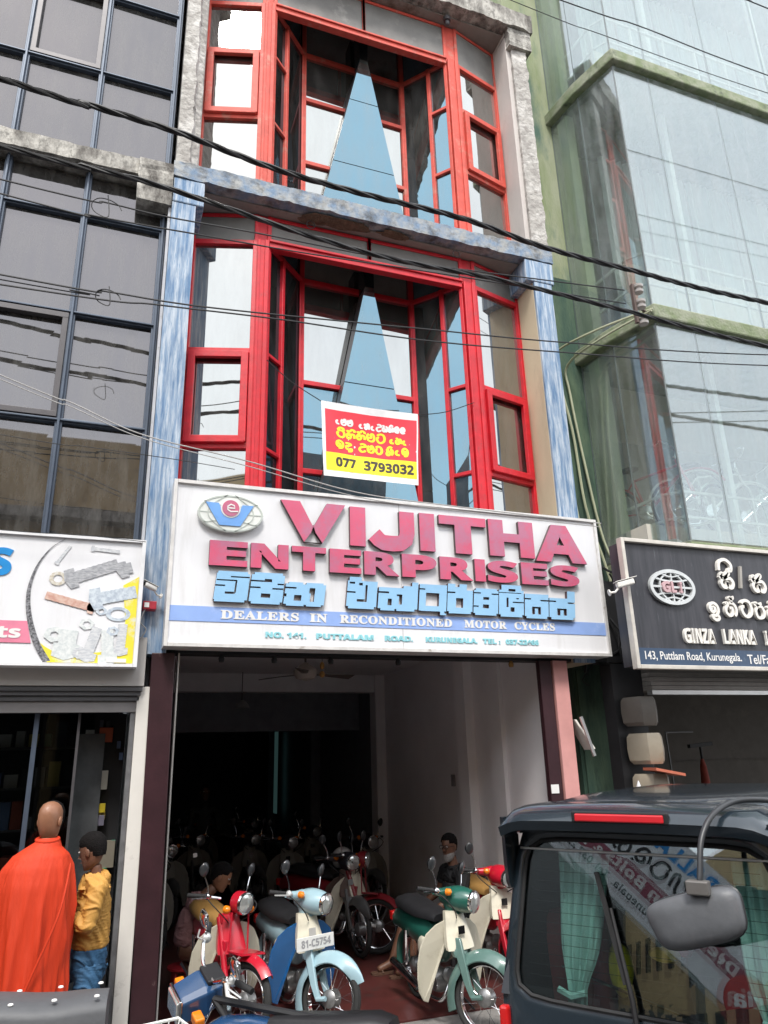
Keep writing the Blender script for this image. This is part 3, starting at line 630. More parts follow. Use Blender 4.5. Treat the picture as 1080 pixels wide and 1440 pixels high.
SG = {  # loose Sinhala letterforms as strokes on a unit box
'ma': [[(.30,.85),(.15,.75),(.08,.45),(.2,.1),(.5,0),(.8,.1),(.92,.45),(.8,.85),(.62,.9),(.5,.75),(.55,.5),(.4,.4),(.3,.5)]],
'ta': [[(.35,.6),(.18,.6),(.12,.35),(.3,.05),(.6,0),(.88,.2),(.95,.55),(.8,.9),(.5,1),(.25,.92),(.15,.8)]],
'ga': [[(.05,.55),(.1,.75),(.25,.7),(.2,.45),(.1,.2),(.3,.02),(.5,.2),(.52,.6),(.6,.85),(.8,.85),(.92,.6),(.9,.05)]],
'o':  [[(.6,.6),(.35,.55),(.25,.3),(.45,.08),(.8,.1)],[(.5,.3),(.35,.3)]],
'da': [[(.2,.9),(.5,1),(.85,.9),(.9,.7),(.6,.62),(.25,.55),(.12,.3),(.35,.02),(.7,.03),(.9,.2)]],
'na': [[(.05,.8),(.2,.9),(.3,.7),(.12,.5),(.1,.2),(.35,0),(.55,.15),(.5,.45),(.35,.4)],[(.6,.8),(.85,.7),(.95,.4),(.8,.05),(.62,0)]],
'la': [[(.7,.45),(.5,.6),(.35,.4),(.5,.25),(.75,.3),(.85,.6),(.6,.9),(.25,.8),(.1,.45),(.2,.1),(.55,0),(.9,.15)]],
'vi': [[(.3,.5),(.1,.5),(.15,.2),(.45,0),(.8,.1),(.92,.45),(.75,.75),(.4,.8),(.1,.78)],[(.15,.8),(.4,1.1),(.8,1.05),(.85,.8)]],
'ka': [[(.05,.8),(.2,.9),(.28,.7),(.1,.45),(.1,.15),(.3,0),(.5,.2),(.5,.5),(.35,.5),(.3,.3)],[(.5,.4),(.7,.55),(.9,.4),(.9,.05)],[(.4,.8),(.6,1.05),(.9,.95),(.9,.75)]],
'ha': [[(.1,.8),(.25,.9),(.35,.7),(.12,.5),(.1,.2),(.35,0),(.6,.2),(.65,.6),(.8,.8),(.95,.6),(.9,.1)]],
'ba': [[(.35,.45),(.3,.6),(.5,.6),(.55,.3),(.3,.2),(.1,.4),(.15,.8),(.5,1),(.85,.8),(.9,.4),(.7,.05),(.3,0)]],
'du': [[(.1,.85),(.5,.9),(.8,.75),(.5,.55),(.2,.45),(.2,.15),(.5,.05),(.85,.15),(.8,-.15),(.4,-.22)]],
'thi':[[(.05,.6),(.25,.7),(.2,.45),(.08,.2),(.25,0),(.5,.1),(.55,.4),(.4,.45)],[(.55,.7),(.85,.65),(.92,.3),(.75,0)],[(.2,.8),(.5,1.05),(.85,.9)]],
'si': [[(.0,.5),(.15,.6),(.28,.72),(.16,.78),(.12,.62),(.30,.50),(.5,.62),(.7,.78),(.62,.86),(.5,.7),(.35,.5),(.75,.5),(.92,.25),(.8,0),(.6,.0),(.52,.15),(.5,.3),(.48,.15),(.38,0),(.2,.02),(.08,.25),(.2,.5)]],
'i':  [[(.45,.5),(.4,.6),(.55,.62),(.62,.45),(.45,.32),(.25,.45),(.25,.75),(.5,.9),(.8,.75),(.88,.4),(.65,.1),(.4,.12),(.35,-.02),(.6,-.2),(.85,-.1),(.8,.1)]],
'n2': [[(.1,.75),(.22,.85),(.3,.7),(.12,.5),(.1,.2),(.35,0),(.6,.15),(.6,.5),(.4,.5)],[(.45,.85),(.75,.8),(.95,.5),(.9,.15),(.75,0)],[(.6,.85),(.65,1.05),(.55,1.2),(.45,1.15),(.6,1.1),(.8,1.15),(.78,1.3)]],
'r2': [[(.3,.75),(.12,.5),(.2,.1),(.5,0),(.85,.15),(.92,.5),(.75,.8),(.4,.85),(.15,.95),(.1,1.05),(.3,1.05),(.35,.9),(.55,1.0),(.8,1.05)]]}
def sinhala(mb, word, u0, u1, v0, v1, wd, d, f):
    n = len(word); stp = (u1-u0)/n
    for i, k in enumerate(word):
        a = u0+stp*i+stp*.06; bwid = stp*.88
        for s_ in SG[k]: mb.ribbon(smooth_curve([(a+x*bwid, v0+y*(v1-v0)) for x, y in s_], 4), wd, d, f)
    return mb
m_ = MB(); sinhala(m_, ['o','ma','ma'], .13,.32,.715,.80,.022,.001,fb); sinhala(m_, ['o','ga','o','da','na','thi','la','la'], .37,.87,.70,.79,.022,.001,fb); m_.build('lettering', white_p, bn, kind='stuff')
m_ = MB(); sinhala(m_, ['vi','ka','ka','ma','ta'], .14,.66,.545,.66,.026,.001,fb); sinhala(m_, ['o','ha','o'], .69,.89,.54,.63,.026,.001,fb)
sinhala(m_, ['ba','du'], .13,.32,.39,.49,.026,.001,fb); sinhala(m_, ['da','ma','ta'], .37,.63,.385,.49,.026,.001,fb); sinhala(m_, ['thi','o','ba'], .66,.90,.38,.49,.026,.001,fb)
m_.build('lettering', mat('banner_yellow_print', (.92,.80,.03), .5), bn, kind='stuff')
MB().tube(smooth_curve([bmap(0,.99), (1.55,6.66,5.82), (1.30,6.70,6.05)], 5), .005, 5).build('cord', dark_in, bn); MB().tube(smooth_curve([bmap(1,.99), (3.3,6.65,5.72), (3.68,6.66,5.90)], 5), .005, 5).build('cord', dark_in, bn)
# ------------------------------------------------------------------ left building: grey mirror curtain wall
ob = thing('office_building', 'grey mirror glass office building with mouldy concrete ledge at the left', 'building', (-2.5, 6.7, 0))
cols_x = [-5.6,-4.85,-4.1,-3.35,-2.6,-1.92,-1.33,-.59,.165]
fr = MB(); panes = []
for (zl, zr) in ((3.6, [5.07,6.20,7.33]), (8.05, [9.22,10.35,11.5,12.7,13.9])):
    for x in cols_x: fr.bar((x,6.69,zl),(x,6.69,zr[-1] if zl > 5 else 7.86), .062, .09)
    for x in cols_x: fr.bar((x,6.635,zl),(x,6.635,zr[-1] if zl > 5 else 7.86), .022, .05)
    for z in zr:
        fr.bar((cols_x[0],6.69,z),(cols_x[-1],6.69,z), .05, .08, (0,-1,0)); fr.bar((cols_x[0],6.645,z),(cols_x[-1],6.645,z), .018, .04, (0,-1,0))
    zz = [zl]+zr+([7.86] if zl < 5 else [])
    for i in range(len(cols_x)-1):
        for j in range(len(zz)-1):
            a, b = cols_x[i]+.02, cols_x[i+1]-.02; t1, t2 = random.uniform(-.003,.003), random.uniform(-.003,.003)
            m = MB(); m.add([(a,6.70,zz[j]+.02),(b,6.70+t1,zz[j]+.02),(b,6.70,zz[j+1]-.02),(a,6.70+t2,zz[j+1]-.02),(a,6.72,zz[j]+.02),(b,6.72,zz[j]+.02),(b,6.72,zz[j+1]-.02),(a,6.72,zz[j+1]-.02)],
                [(0,1,2,3),(7,6,5,4),(0,4,5,1),(1,5,6,2),(2,6,7,3),(3,7,4,0)]); panes.append(m)
gf = fr.build('window_frame', alu_blue, ob, bevel=.004)
for m in panes: m.build('pane', gl_grey, gf)
for x0, x1, z0, z1 in ((-1.33,-.59,9.22,10.35),(-1.33,-.59,5.07,6.20),(-4.1,-3.35,5.07,6.2),(-3.35,-2.6,9.22,10.35)):
    s = MB(); a, b, c, d = x0+.05, x1-.05, z0+.05, z1-.05
    s.bar((a,6.66,c),(b,6.66,c),.055,.07,(0,-1,0),ext=.027); s.bar((a,6.66,d),(b,6.66,d),.055,.07,(0,-1,0),ext=.027); s.bar((a,6.66,c),(a,6.66,d),.052,.066); s.bar((b,6.66,c),(b,6.66,d),.052,.066)
    s.build('sash', alu_dark, ob, bevel=.003)
for z0, z1 in ((3.0,7.86),(8.06,14)): MB().box(-5.65,.20,6.74,9,z0,z1).build('inner_wall', dark_in, ob)
m_ = MB(); rough_edge(m_, -5.7,.225,6.5,9,7.865,8.06,110,.03,11); m_.build('concrete_ledge', mould, ob)
m_ = MB(); rings = []
for i in range(12):
    z = 7.53+.52*i/11; e = .02*noise.noise(Vector((1, z*12, 0))); rings.append([(-.12+e,6.46-e,z),(.222,6.46+e,z),(.222,6.73,z),(-.12+e,6.73,z)])
m_.loft(rings).build('ledge_end_block', mould, ob)
MB().box(.20,.225,6.5,7.2,3.0,7.53).build('corner_post', mat('corner_grey', (.42,.43,.46), .7, third=(.2,.2,.2), tscale=4), ob)
m_ = MB(); rings = []
for i in range(24):
    z = 3.12+.85*i/23; e = .02*noise.noise(Vector((1, z*9, 7))); rings.append([(.225,6.535+e,z),(.44+e,6.545,z),(.44,6.9,z),(.225,6.9,z)])
m_.loft(rings).build('mouldy_pier', mould, ob)
MB().box(-5.7,.31,6.45,6.75,2.70,3.10).build('shutter_box', mat('shutter_box_grey', (.44,.42,.40), .55, var=.05), ob, bevel=.006)
m_ = MB()
for k, (z, y, h) in enumerate(((2.675,6.46,.03),(2.64,6.48,.035),(2.60,6.50,.035))): m_.box(-5.7,.30-.01*k,y,y+.2,z-.012,z+h-.012)
m_.build('shutter_roll', mat('shutter_dark', (.10,.10,.105), .5, .3), ob)
MB().box(-5.7,.265,6.52,6.60,2.50,2.585).build('door_head', mat('door_head_grey', (.22,.21,.21), .5, .3), ob)
MB().box(.265,.375,6.50,6.74,0,2.70).build('side_post', mat('cream_post', (.66,.63,.58), .7, var=.05, third=(.4,.37,.33), tscale=3, tlo=.62, thi=.75), ob, bevel=.004)
MB().box(.225,.262,6.53,6.70,.12,2.50).build('door_jamb', mat('jamb_grey', (.13,.13,.135), .6, var=.3, scale=14), ob)
MB().box(-.49,-.455,6.6,6.64,.12,2.50).build('door_stile', alu_blue, ob); MB().box(-.17,-.15,6.62,6.64,.12,2.50).build('door_stile', alu_dark, ob)
dg_ = clear_glass('dark_door_glass', (.55,.58,.58), .03)
for a, b in ((-.452,-.173),(-1.6,-.493)): MB().box(a,b,6.618,6.624,.13,2.5).build('door_glass', dg_, ob)
MB().box(-.168,.05,6.95,7.0,.12,2.35).build('inner_panel', mat('grey_panel', (.07,.075,.08), .4, var=.4, scale=6), ob)
# dark shop inside with shelves
MB().box(-5.7,.22,9.3,9.4,0,3.1).build('back_wall', dark_in, ob); MB().box(-5.7,.22,6.66,9.3,2.9,2.95).build('ceiling', dark_in, ob)
struct(MB().box(-5.7,.25,6.6,9.3,-.1,.13), 'left_shop_floor', mat('grey_floor', (.10,.10,.10), .5))
sf = thing('shop_shelf', 'dark steel shelving crowded with small packets behind the glass of the left shop', 'shelf', (-.7, 7.9, .13))
for z in (.5,.85,1.2,1.55,1.9,2.25): MB().box(-1.9,.2,7.75,8.1,z,z+.02).build('shelf_board', alu_dark, sf)
for x in (-1.9,-1.2,-.5,.17): MB().box(x,x+.03,7.75,8.1,.13,2.6).build('post', alu_dark, sf)
cols = [(.5,.5,.48),(.10,.16,.3),(.35,.08,.05),(.5,.4,.1),(.06,.2,.14),(.25,.25,.27),(.03,.03,.04),(.04,.05,.07)]
for k, z in enumerate((.52,.87,1.22,1.57,1.92,2.27)):
    x = -1.85
    while x < .12:
        wd = random.uniform(.04,.13); h = random.uniform(.08,.24); c = random.choice(range(len(cols)))
        MB().box(x, min(x+wd,.15), 7.77+random.random()*.05, 7.98, z, z+h).build('packet', mat('packet_%d' % c, cols[c], .5), sf)
        x += wd+random.uniform(.005,.05)
rk = thing('display_rack', 'narrow dark rack of hanging goods at the right side of the left shop door', 'rack', (.10, 7.0, .13))
MB().box(-.04,.215,7.06,7.08,.13,2.52).build('rack_back', dark_in, rk)
for (a, b, z0, z1, c, nm) in ((.0,.11,2.28,2.40,(.40,.07,.02),'orange_packet'),(-.01,.10,1.90,2.05,(.42,.40,.34),'cream_packet'),(.0,.10,1.72,1.79,(.55,.42,.02),'yellow_packet'),(.0,.10,1.62,1.70,(.16,.15,.20),'grey_packet'),(.02,.20,1.30,1.50,(.20,.18,.14),'brown_box'),(-.03,.06,1.00,1.22,(.62,.62,.60),'white_jar'),(-.03,.05,.86,.99,(.6,.62,.62),'white_jar'),(.08,.17,1.06,1.30,(.03,.22,.10),'green_bottle')):
    m = MB()
    if 'jar' in nm or 'bottle' in nm: m.lathe([(.02,0),((b-a)/2,.01),((b-a)/2,(z1-z0)*.75),((b-a)*.3,(z1-z0)*.85),((b-a)*.3,z1-z0)], ((a+b)/2,6.98,z0), n=14)
    else: m.box(a,b,6.97,7.05,z0,z1)
    m.build(nm, mat('rack_'+nm, c, .5), rk, bevel=.003 if 'p' in nm else 0, smooth=True)
for k in range(14):
    x, z = random.uniform(-.03,.19), random.uniform(1.2,2.45)
    MB().box(x,x+.03,6.99,7.05,z,z+.06).build('packet', MATS['packet_%d' % (k % 8)], rk)

# left shop sign
ls = thing('shop_sign', 'white signboard printed with bolts and nuts in a circle over the left shop', 'sign', (-2, 6.3, 2.85))
MB().box(-5.6,.205,6.31,6.45,2.86,3.87).build('board', white_b, ls)
fm = MB(); fm.box(.205,.235,6.285,6.46,2.835,3.895); fm.box(-5.6,.203,6.285,6.46,3.872,3.895); fm.box(-5.6,.203,6.285,6.46,2.835,2.858); fm.build('frame', mat('white_trim', (.75,.75,.76), .4), ls)
Y0 = 6.306
f = lambda u, v, d: (u, Y0-d, v)
def flat(name, poly, m, d=0.0): MB().prism(poly, Y0-d, Y0-d-.0015, lambda u, v, w_: (u, w_, v)).build(name, m, ls)
yel = mat('print_yellow', (.82,.70,.05), .5, var=.05, col2=None, third=(.70,.70,.62), tscale=5, tlo=.5, thi=.62)
flat('yellow_print', [(-.52,3.03),(-.45,2.98),(-.36,2.93),(-.22,2.93),(-.05,2.95),(.10,3.00),(.12,3.2),(.08,3.5),(.20,3.58),(.20,2.865),(-.43,2.865)], yel)
ring = MB(); pts = [(-.355+.50*0-0+.38*math.cos(R(a)), 3.42+.58*math.sin(R(a))) for a in range(128, 246, 6)]
pts = smooth_curve([(-.40,3.865),(-.50,3.78),(-.58,3.65),(-.625,3.50),(-.635,3.36),(-.61,3.20),(-.55,3.02),(-.46,2.865)], 6)
n_ = len(pts); vs = []
for i, p in enumerate(pts):
    wd = .006+.05*(i/n_)**1.2; vs += [f(p[0],p[1],.002), f(p[0]+wd,p[1]+wd*.2,.002)]
ring.add(vs, [(2*i,2*i+1,2*i+3,2*i+2) for i in range(n_-1)]); ring.build('printed_ring', mat('print_dark_ring', (.05,.05,.055), .5, var=.5, scale=60, col2=(.28,.28,.3)), ls)
pgrey = mat('print_steel', (.50,.52,.55), .5, scale=24, col2=(.66,.67,.68), lo=.42, hi=.58, stretch=(1,1,3)); pdark = mat('print_dark_steel', (.28,.29,.31), .5, scale=22, col2=(.50,.50,.52), lo=.4, hi=.62, stretch=(1,1,3))
ppale = mat('print_pale_steel', (.58,.62,.62), .5, scale=30, col2=(.75,.77,.76)); pbr = mat('print_bronze', (.55,.30,.24), .5, scale=20, col2=(.66,.48,.40)); pblue = mat('print_blue_steel', (.40,.46,.54), .5, scale=25, col2=(.62,.68,.73))
def bolt(cx, cz, L_, wd, ang, m, d, head=1.7):
    ca, sa = math.cos(R(ang)), math.sin(R(ang)); T = lambda x, y: (cx+x*ca-y*sa, cz+x*sa+y*ca)
    P = [(-L_/2,-wd*head/2),(-L_/2+wd*.7,-wd*head/2),(-L_/2+wd*.7,-wd/2)]
    k = 8
    for i in range(k): P += [(-L_/2+wd*.7+(L_-wd*.7)*(i+.5)/k,-wd/2-wd*.03),(-L_/2+wd*.7+(L_-wd*.7)*(i+1)/k,-wd/2+wd*.02)]
    P += [(L_/2,wd/2)]
    for i in range(k): P += [(L_/2-(L_-wd*.7)*(i+.5)/k,wd/2+wd*.03),(L_/2-(L_-wd*.7)*(i+1)/k,wd/2-wd*.02)]
    P += [(-L_/2+wd*.7,wd*head/2),(-L_/2-wd*.1,wd*head/2),(-L_/2-wd*.3,0)]
    flat('printed_bolt', [T(x,y) for x, y in P], m, d)
def nut(cx, cz, r, m, d, hole=.5, n=6, sq=.8):
    o = MB(); a0 = 15; ou = [(cx+r*math.cos(R(a0+360*i/n)), cz+r*sq*math.sin(R(a0+360*i/n))) for i in range(n)]; i_ = [(cx+r*hole*math.cos(R(a0+360*i/n)), cz+r*hole*sq*math.sin(R(a0+360*i/n))) for i in range(n)]
    vs = [f(*p,d) for p in ou]+[f(*p,d) for p in i_]; o.add(vs, [(i,(i+1) % n,(i+1) % n+n,i+n) for i in range(n)]); o.build('printed_nut', m, ls)
bolt(-.16,3.60,.40,.095,22,pdark,.002); bolt(-.33,3.35,-.34,.06,-14,pbr,.002); bolt(.02,3.41,.34,.10,14,pblue,.003,1.8); bolt(-.40,3.73,.18,.022,60,pgrey,.002); bolt(-.08,3.79,.22,.03,-4,pgrey,.002); bolt(.09,3.64,.10,.09,20,pdark,.004,1.5)
nut(-.42,3.53,.065,mat('print_brass_nut',(.52,.46,.36),.5,scale=40,col2=(.68,.66,.6)),.003,.55,12,.9); nut(.06,3.26,.095,pblue,.003,.62,24,.62); nut(-.17,3.17,.06,ppale,.004); nut(-.07,3.28,.045,pblue,.003)
bolt(-.30,3.02,.20,.13,85,ppale,.003,1.5); bolt(-.12,3.02,.26,.08,75,pgrey,.004); bolt(.0,3.0,.26,.09,95,ppale,.005,1.6); bolt(.10,3.06,.24,.07,88,pgrey,.004); nut(-.40,3.08,.08,ppale,.005,.4); nut(-.20,2.94,.06,pgrey,.006,.5); nut(.03,3.12,.05,pblue,.007,.5)
m_ = MB(); lettering(m_, 'S', -.93,-.765,3.53,3.76, f, .004, .03); m_.build('lettering', mat('sign_blue', (.01,.25,.62), .4), ls)
lettering_ = MB(); lettering(lettering_, 'MOTOR', -2.5,-.98,3.53,3.76, f, .004, .03); lettering_.build('lettering', MATS['sign_blue'], ls, kind='stuff')
flat('pink_band', [(-5.5,3.01),(-.56,3.01),(-.605,3.18),(-5.5,3.18)], mat('sign_pink', (.72,.22,.32), .5), .001)
m_ = MB(); lettering(m_, 'Bolts & Nuts', -1.75,-.64,3.045,3.145, lambda u,v,d: (u,Y0-.0025-d,v), .003, .02); m_.build('lettering', white_p, ls, kind='stuff')
MB().box(.0,.15,Y0-.012,Y0-.009,2.87,2.90).build('white_label', white_p, ls)

# CCTV cameras
def cctv(x, y, z, label, yaw, s=1.0):
    t = thing('security_camera', label, 'camera', (x, y, z)); q = Matrix.Translation((x,y,z)) @ Matrix.Rotation(yaw, 4, 'Z') @ Matrix.Rotation(R(-14), 4, 'Y') @ Matrix.Scale(s, 4)
    m = MB(); m.M = q; m.box(-.03,.17,-.035,.035,-.03,.035); m.build('housing', mat('camera_white', (.72,.70,.66), .4), t, bevel=.012)
    m = MB(); m.M = q; m.box(-.04,.21,-.042,.042,.038,.046); m.build('sun_shield', MATS['camera_white'], t, bevel=.003)
    m = MB(); m.M = q; m.lathe([(.026,0),(.026,.012),(.016,.014)], (.17,0,0), (1,0,0), 16); m.build('lens', dark_in, t)
    m = MB(); m.M = q; m.tube([(-.02,0,-.03),(-.07,0,-.06),(-.14,0,-.05)], .012, 8); m.lathe([(.035,0),(.035,.012)], (-.14,0,-.05), (1,0,0), 14); m.build('bracket', MATS['camera_white'], t)
cctv(.33,6.38,3.50,'white bullet security camera between the left sign and the main sign', R(215), .62)
cctv(4.62,5.74,3.62,'white bullet security camera on the edge of the black signboard', R(-18), .9)
t = thing('junction_box', 'small red and white junction box under the left security camera', 'box', (.30, 6.4, 3.30))
MB().box(.25,.36,6.40,6.53,3.33,3.40).build('box_body', mat('box_red', (.42,.03,.05), .4), t, bevel=.005); MB().box(.262,.30,6.393,6.40,3.345,3.385).build('box_label', white_p, t)
MB().tube(smooth_curve([(.27,6.42,3.33),(.24,6.40,3.22),(.29,6.42,3.16),(.25,6.44,3.08)],5), .006, 5).build('cable', mat('grey_cable', (.3,.3,.3)), t)

# ------------------------------------------------------------------ right building
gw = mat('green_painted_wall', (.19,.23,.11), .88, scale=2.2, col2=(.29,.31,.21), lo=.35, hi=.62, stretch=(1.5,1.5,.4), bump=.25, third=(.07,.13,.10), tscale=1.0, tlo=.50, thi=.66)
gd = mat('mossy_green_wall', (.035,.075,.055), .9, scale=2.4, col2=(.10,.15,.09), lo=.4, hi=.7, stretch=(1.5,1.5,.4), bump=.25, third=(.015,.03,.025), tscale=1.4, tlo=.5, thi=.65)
gb = thing('glass_front_building', 'green rendered building with curved clear glass shopfront bays and bicycles inside at the right', 'building', (8, 7, 0))
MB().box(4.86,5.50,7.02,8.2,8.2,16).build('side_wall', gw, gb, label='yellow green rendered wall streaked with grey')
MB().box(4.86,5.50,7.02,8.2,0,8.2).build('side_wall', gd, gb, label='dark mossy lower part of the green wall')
cream_c = mat('pale_green_column', (.58,.60,.42), .8, var=.06, third=(.40,.42,.28), tscale=2)
bayP = [(5.50,7.02),(5.57,6.45),(5.72,5.85)]
fx = [5.72,6.30,7.48,8.66,9.84,11.02,12.2,13.4]
pl = bayP+[(x,5.85) for x in fx[1:]]
def lowpoly_ledge(z0, z1, name, m, off=.09):
    P = []
    for i, (x, y) in enumerate(pl):
        P.append((x-off*(1 if i < 2 else .7 if i == 2 else 0), y-off*(0 if i < 1 else .3 if i == 1 else 1)))
    poly = P+[(13.4,7.4),(5.5,7.4)]
    MB().prism(poly, z0, z1, lambda u, v, w_: (u, v, w_)).build(name, m, gb, bevel=.02)
gedge = mat('green_edge_band', (.17,.21,.11), .85, scale=5, col2=(.27,.29,.21), bump=.5, bscale=30, third=(.07,.09,.06), tscale=6, tlo=.55, thi=.68)
gl_bay = clear_glass('bay_glass', (.90,.95,.93), .46, (.66,.71,.74), dirt=.16)
zz = [(4.2,6.86),(7.08,10.87),(11.09,14.9)]
lowpoly_ledge(6.88,7.07,'floor_edge_band',gedge); lowpoly_ledge(10.89,11.08,'floor_edge_band',gedge); lowpoly_ledge(14.92,15.1,'floor_edge_band',gedge); lowpoly_ledge(4.0,4.19,'floor_edge_band',gedge,.0)
white_m = mat('white_steel', (.72,.73,.70), .45)
inw = mat('pale_interior_wall', (.64,.60,.53), .85, var=.06); curt = mat('pale_curtain', (.66,.70,.68), .9, scale=3, var=.12, stretch=(8,8,.3))
for k, (z0, z1) in enumerate(zz):
    fr = MB()
    for i in range(len(pl)-1):
        a, b = pl[i], pl[i+1]
        A = Vector((*a,0)); B = Vector((*b,0)); t_ = (B-A).normalized(); nn = Vector((t_.y,-t_.x,0))*.005; g = t_*.004
        m = MB(); q = [A+g+Vector((0,0,z0)), B-g+Vector((0,0,z0)), B-g+Vector((0,0,z1)), A+g+Vector((0,0,z1))]
        m.add([p+nn for p in q]+[p-nn for p in q], [(0,1,2,3),(7,6,5,4),(0,4,5,1),(1,5,6,2),(2,6,7,3),(3,7,4,0)]); m.build('glass_pane', gl_bay, gb)
        fr.bar(A-nn*2+Vector((0,0,z0)), A-nn*2+Vector((0,0,z1)), .014, .02)
    fr.build('pane_joint', mat('joint_dark', (.20,.22,.22), .5), gb)
    # railing behind the glass
    rl = MB(); ins = [(5.68,6.95),(5.74,6.2),(5.86,6.02)]+[(x,6.02) for x in fx[1:]]
    h = .92 if k else .62
    for zr in (h, h*.52):
        for i in range(len(ins)-1): rl.bar(Vector((*ins[i],z0+zr)), Vector((*ins[i+1],z0+zr)), .028, .028)
    for i in range(len(ins)):
        rl.bar(Vector((*ins[i],z0)), Vector((*ins[i],z0+h)), .028, .028)
        if i > 2 and i < len(ins)-1: x = (ins[i][0]+ins[i+1][0])/2; rl.bar((x,6.02,z0),(x,6.02,z0+h),.02,.02)
    rl.build('railing', white_m, gb)
    MB().box(5.52,13.4,7.41,9.0,z1+.03,z1+.12).build('room_ceiling', inw, gb)
    # room behind: wall, curtains, column
    MB().box(5.52,5.80,7.10,7.4,z0,z1).build('inner_column', cream_c, gb)
    MB().box(5.56,5.70,6.75,6.95,z0,z1).build('inner_column', cream_c, gb)
    if k: 
        MB().box(6.35,13.3,6.9,6.96,z0,z0+1.55).build('parapet_wall', inw, gb)
        m = MB()
        for i in range(8):
            x0_, x1_ = 6.4+i*.86, 6.4+i*.86+.8; vs = []; n_ = 24
            for j in range(n_+1):
                x = x0_+(x1_-x0_)*j/n_; y = 7.15+.035*math.sin(j*1.9+i); vs += [(x,y,z0+.3),(x,y+.01,z1-.1)]
            c_ = MB().add(vs, [(2*j,2*j+2,2*j+3,2*j+1) for j in range(n_)]).build('curtain', curt, gb, smooth=True)
    MB().box(5.5,13.4,8.9,9.0,z0,z1).build('room_wall', mat('dim_room_wall', (.50,.51,.50), .9), gb)
    for x in (6.9, 9.3, 11.7): MB().bar((x,6.3,z0),(x,6.3,z1),.07,.07).build('steel_post', white_m, gb)
MB().box(5.55,13.4,6.3,9,4.19,4.5).build('display_plinth', inw, gb)
MB().box(5.92,6.25,7.7,7.75,4.5,6.5).build('roller_blind', mat('slate_blind', (.10,.11,.12), .7), gb)
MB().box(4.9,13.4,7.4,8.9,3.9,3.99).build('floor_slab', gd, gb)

# bicycles behind the glass
def bicycle(x, y, z, rz, frame_m, label, group=None, basket=False):
    t = thing('bicycle', label, 'bicycle', (x, y, z), rz, group); ch = mat('chrome', (.75,.75,.76), .12, 1, var=.02)
    Rw = .33; wb = 1.0
    for s_, xx in ((0, wb/2), (1, -wb/2)):
        m = MB(); m.tube([(xx+Rw*math.cos(q*.2618), 0, Rw+Rw*math.sin(q*.2618)) for q in range(24)], .016, 6, closed=True)
        wl = m.build('wheel', mat('pale_tyre', (.50,.49,.45), .7) if s_ == 0 else black_rub, t, local=True, smooth=True)
        m = MB()
        for q in range(18): m.tube([(xx,.02*(-1)**q,Rw),(xx+Rw*.96*math.cos(q*.349),0,Rw+Rw*.96*math.sin(q*.349))], .0015, 3)
        m.tube([(xx+Rw*.93*math.cos(q*.2618), 0, Rw+Rw*.93*math.sin(q*.2618)) for q in range(24)], .009, 5, closed=True)
        m.lathe([(.02,-.04),(.02,.04)], (xx,0,Rw), (0,1,0), 10); m.build('rim', ch, wl, local=True)
        m = MB(); m.tube([(xx+(Rw+.03)*math.cos(R(a)), 0, Rw+(Rw+.03)*math.sin(R(a))) for a in (range(20,150,13) if s_ == 0 else range(10,190,15))], .014, 5); m.build('mudguard', frame_m, t, local=True)
    hd, st, bb_ = Vector((.36,0,.78)), Vector((-.20,0,.72)), Vector((-.08,0,.28)); re = Vector((-.5,0,.33)); m = MB()
    for a, b, r in ((hd,st,.016),(hd+Vector((.02,0,-.12)),bb_,.018),(st,bb_,.016),(st,re,.010),(bb_,re,.011),(hd+Vector((-.02,0,.08)),Vector((.40,0,.66)),.02)): m.tube([a,b], r, 8)
    for sy in (-.05,.05): m.tube([(.40,sy*.3,.66),(.44,sy,.58),(.5,sy,.33)], .010, 6)
    m.build('frame', frame_m, t, local=True, smooth=True)
    hb = -.26 if basket else 0
    m = MB(); m.tube(smooth_curve([(.22,.28,1.0+hb),(.30,.27,1.02+hb),(.36,.12,.98+hb),(.35,0,.95+hb),(.36,-.12,.98+hb),(.30,-.27,1.02+hb),(.22,-.28,1.0+hb)],4), .011, 7); m.tube([(.34,0,.84),(.35,0,.95)], .012, 7); m.build('handlebar', ch, t, local=True, smooth=True)
    m = MB(); m.ell((-.24,0,.88),(.13,.07,.035)); m.tube([(-.20,0,.72),(-.23,0,.86)], .012, 6); m.build('saddle', black_rub, t, local=True, smooth=True)
    m = MB(); m.lathe([(.09,-.045),(.09,-.04)], bb_, (0,1,0), 20); m.tube([bb_+Vector((0,-.06,0)), bb_+Vector((.1,-.07,-.12)), bb_+Vector((.1,-.15,-.12))], .008, 5); m.tube([bb_+Vector((0,.06,0)), bb_+Vector((-.1,.07,.12)), bb_+Vector((-.1,.15,.12))], .008, 5); m.build('crank', ch, t, local=True)
    if basket:
        m = MB(); wx = white_m
        def rect(z, s): return [(.44-.0*s,-.15*s,z),(.44+.28*s,-.15*s,z),(.44+.28*s,.15*s,z),(.44,.15*s,z)]
        for z, s in ((1.0,1.1),(.97,1.08),(.88,1.0),(.80,.9)): m.tube(rect(z,s), .0045 if z < 1 else .007, 5, closed=True)
        for i in range(8):
            for (x_, y_, x2, y2) in ((.46+i*.035,-.165,.46+i*.03,-.135),(.46+i*.035,.165,.46+i*.03,.135)): m.tube([(x_,y_,1.0),(x2,y2,.80)], .003, 4)
            yy = -.14+i*.04; m.tube([(.745,yy,1.0),(.69,yy*.9,.80),(.45,yy*.9,.80),(.44,yy,1.0)], .003, 4)
        m.build('basket', wx, t, local=True)
    return t
frm_r = mat('bike_red', (.45,.02,.03), .35, coat=.5); frm_w = mat('bike_white', (.66,.68,.66), .4); frm_g = mat('bike_grey_green', (.45,.52,.48), .4)
gp = 'bicycles displayed behind the glass bay'
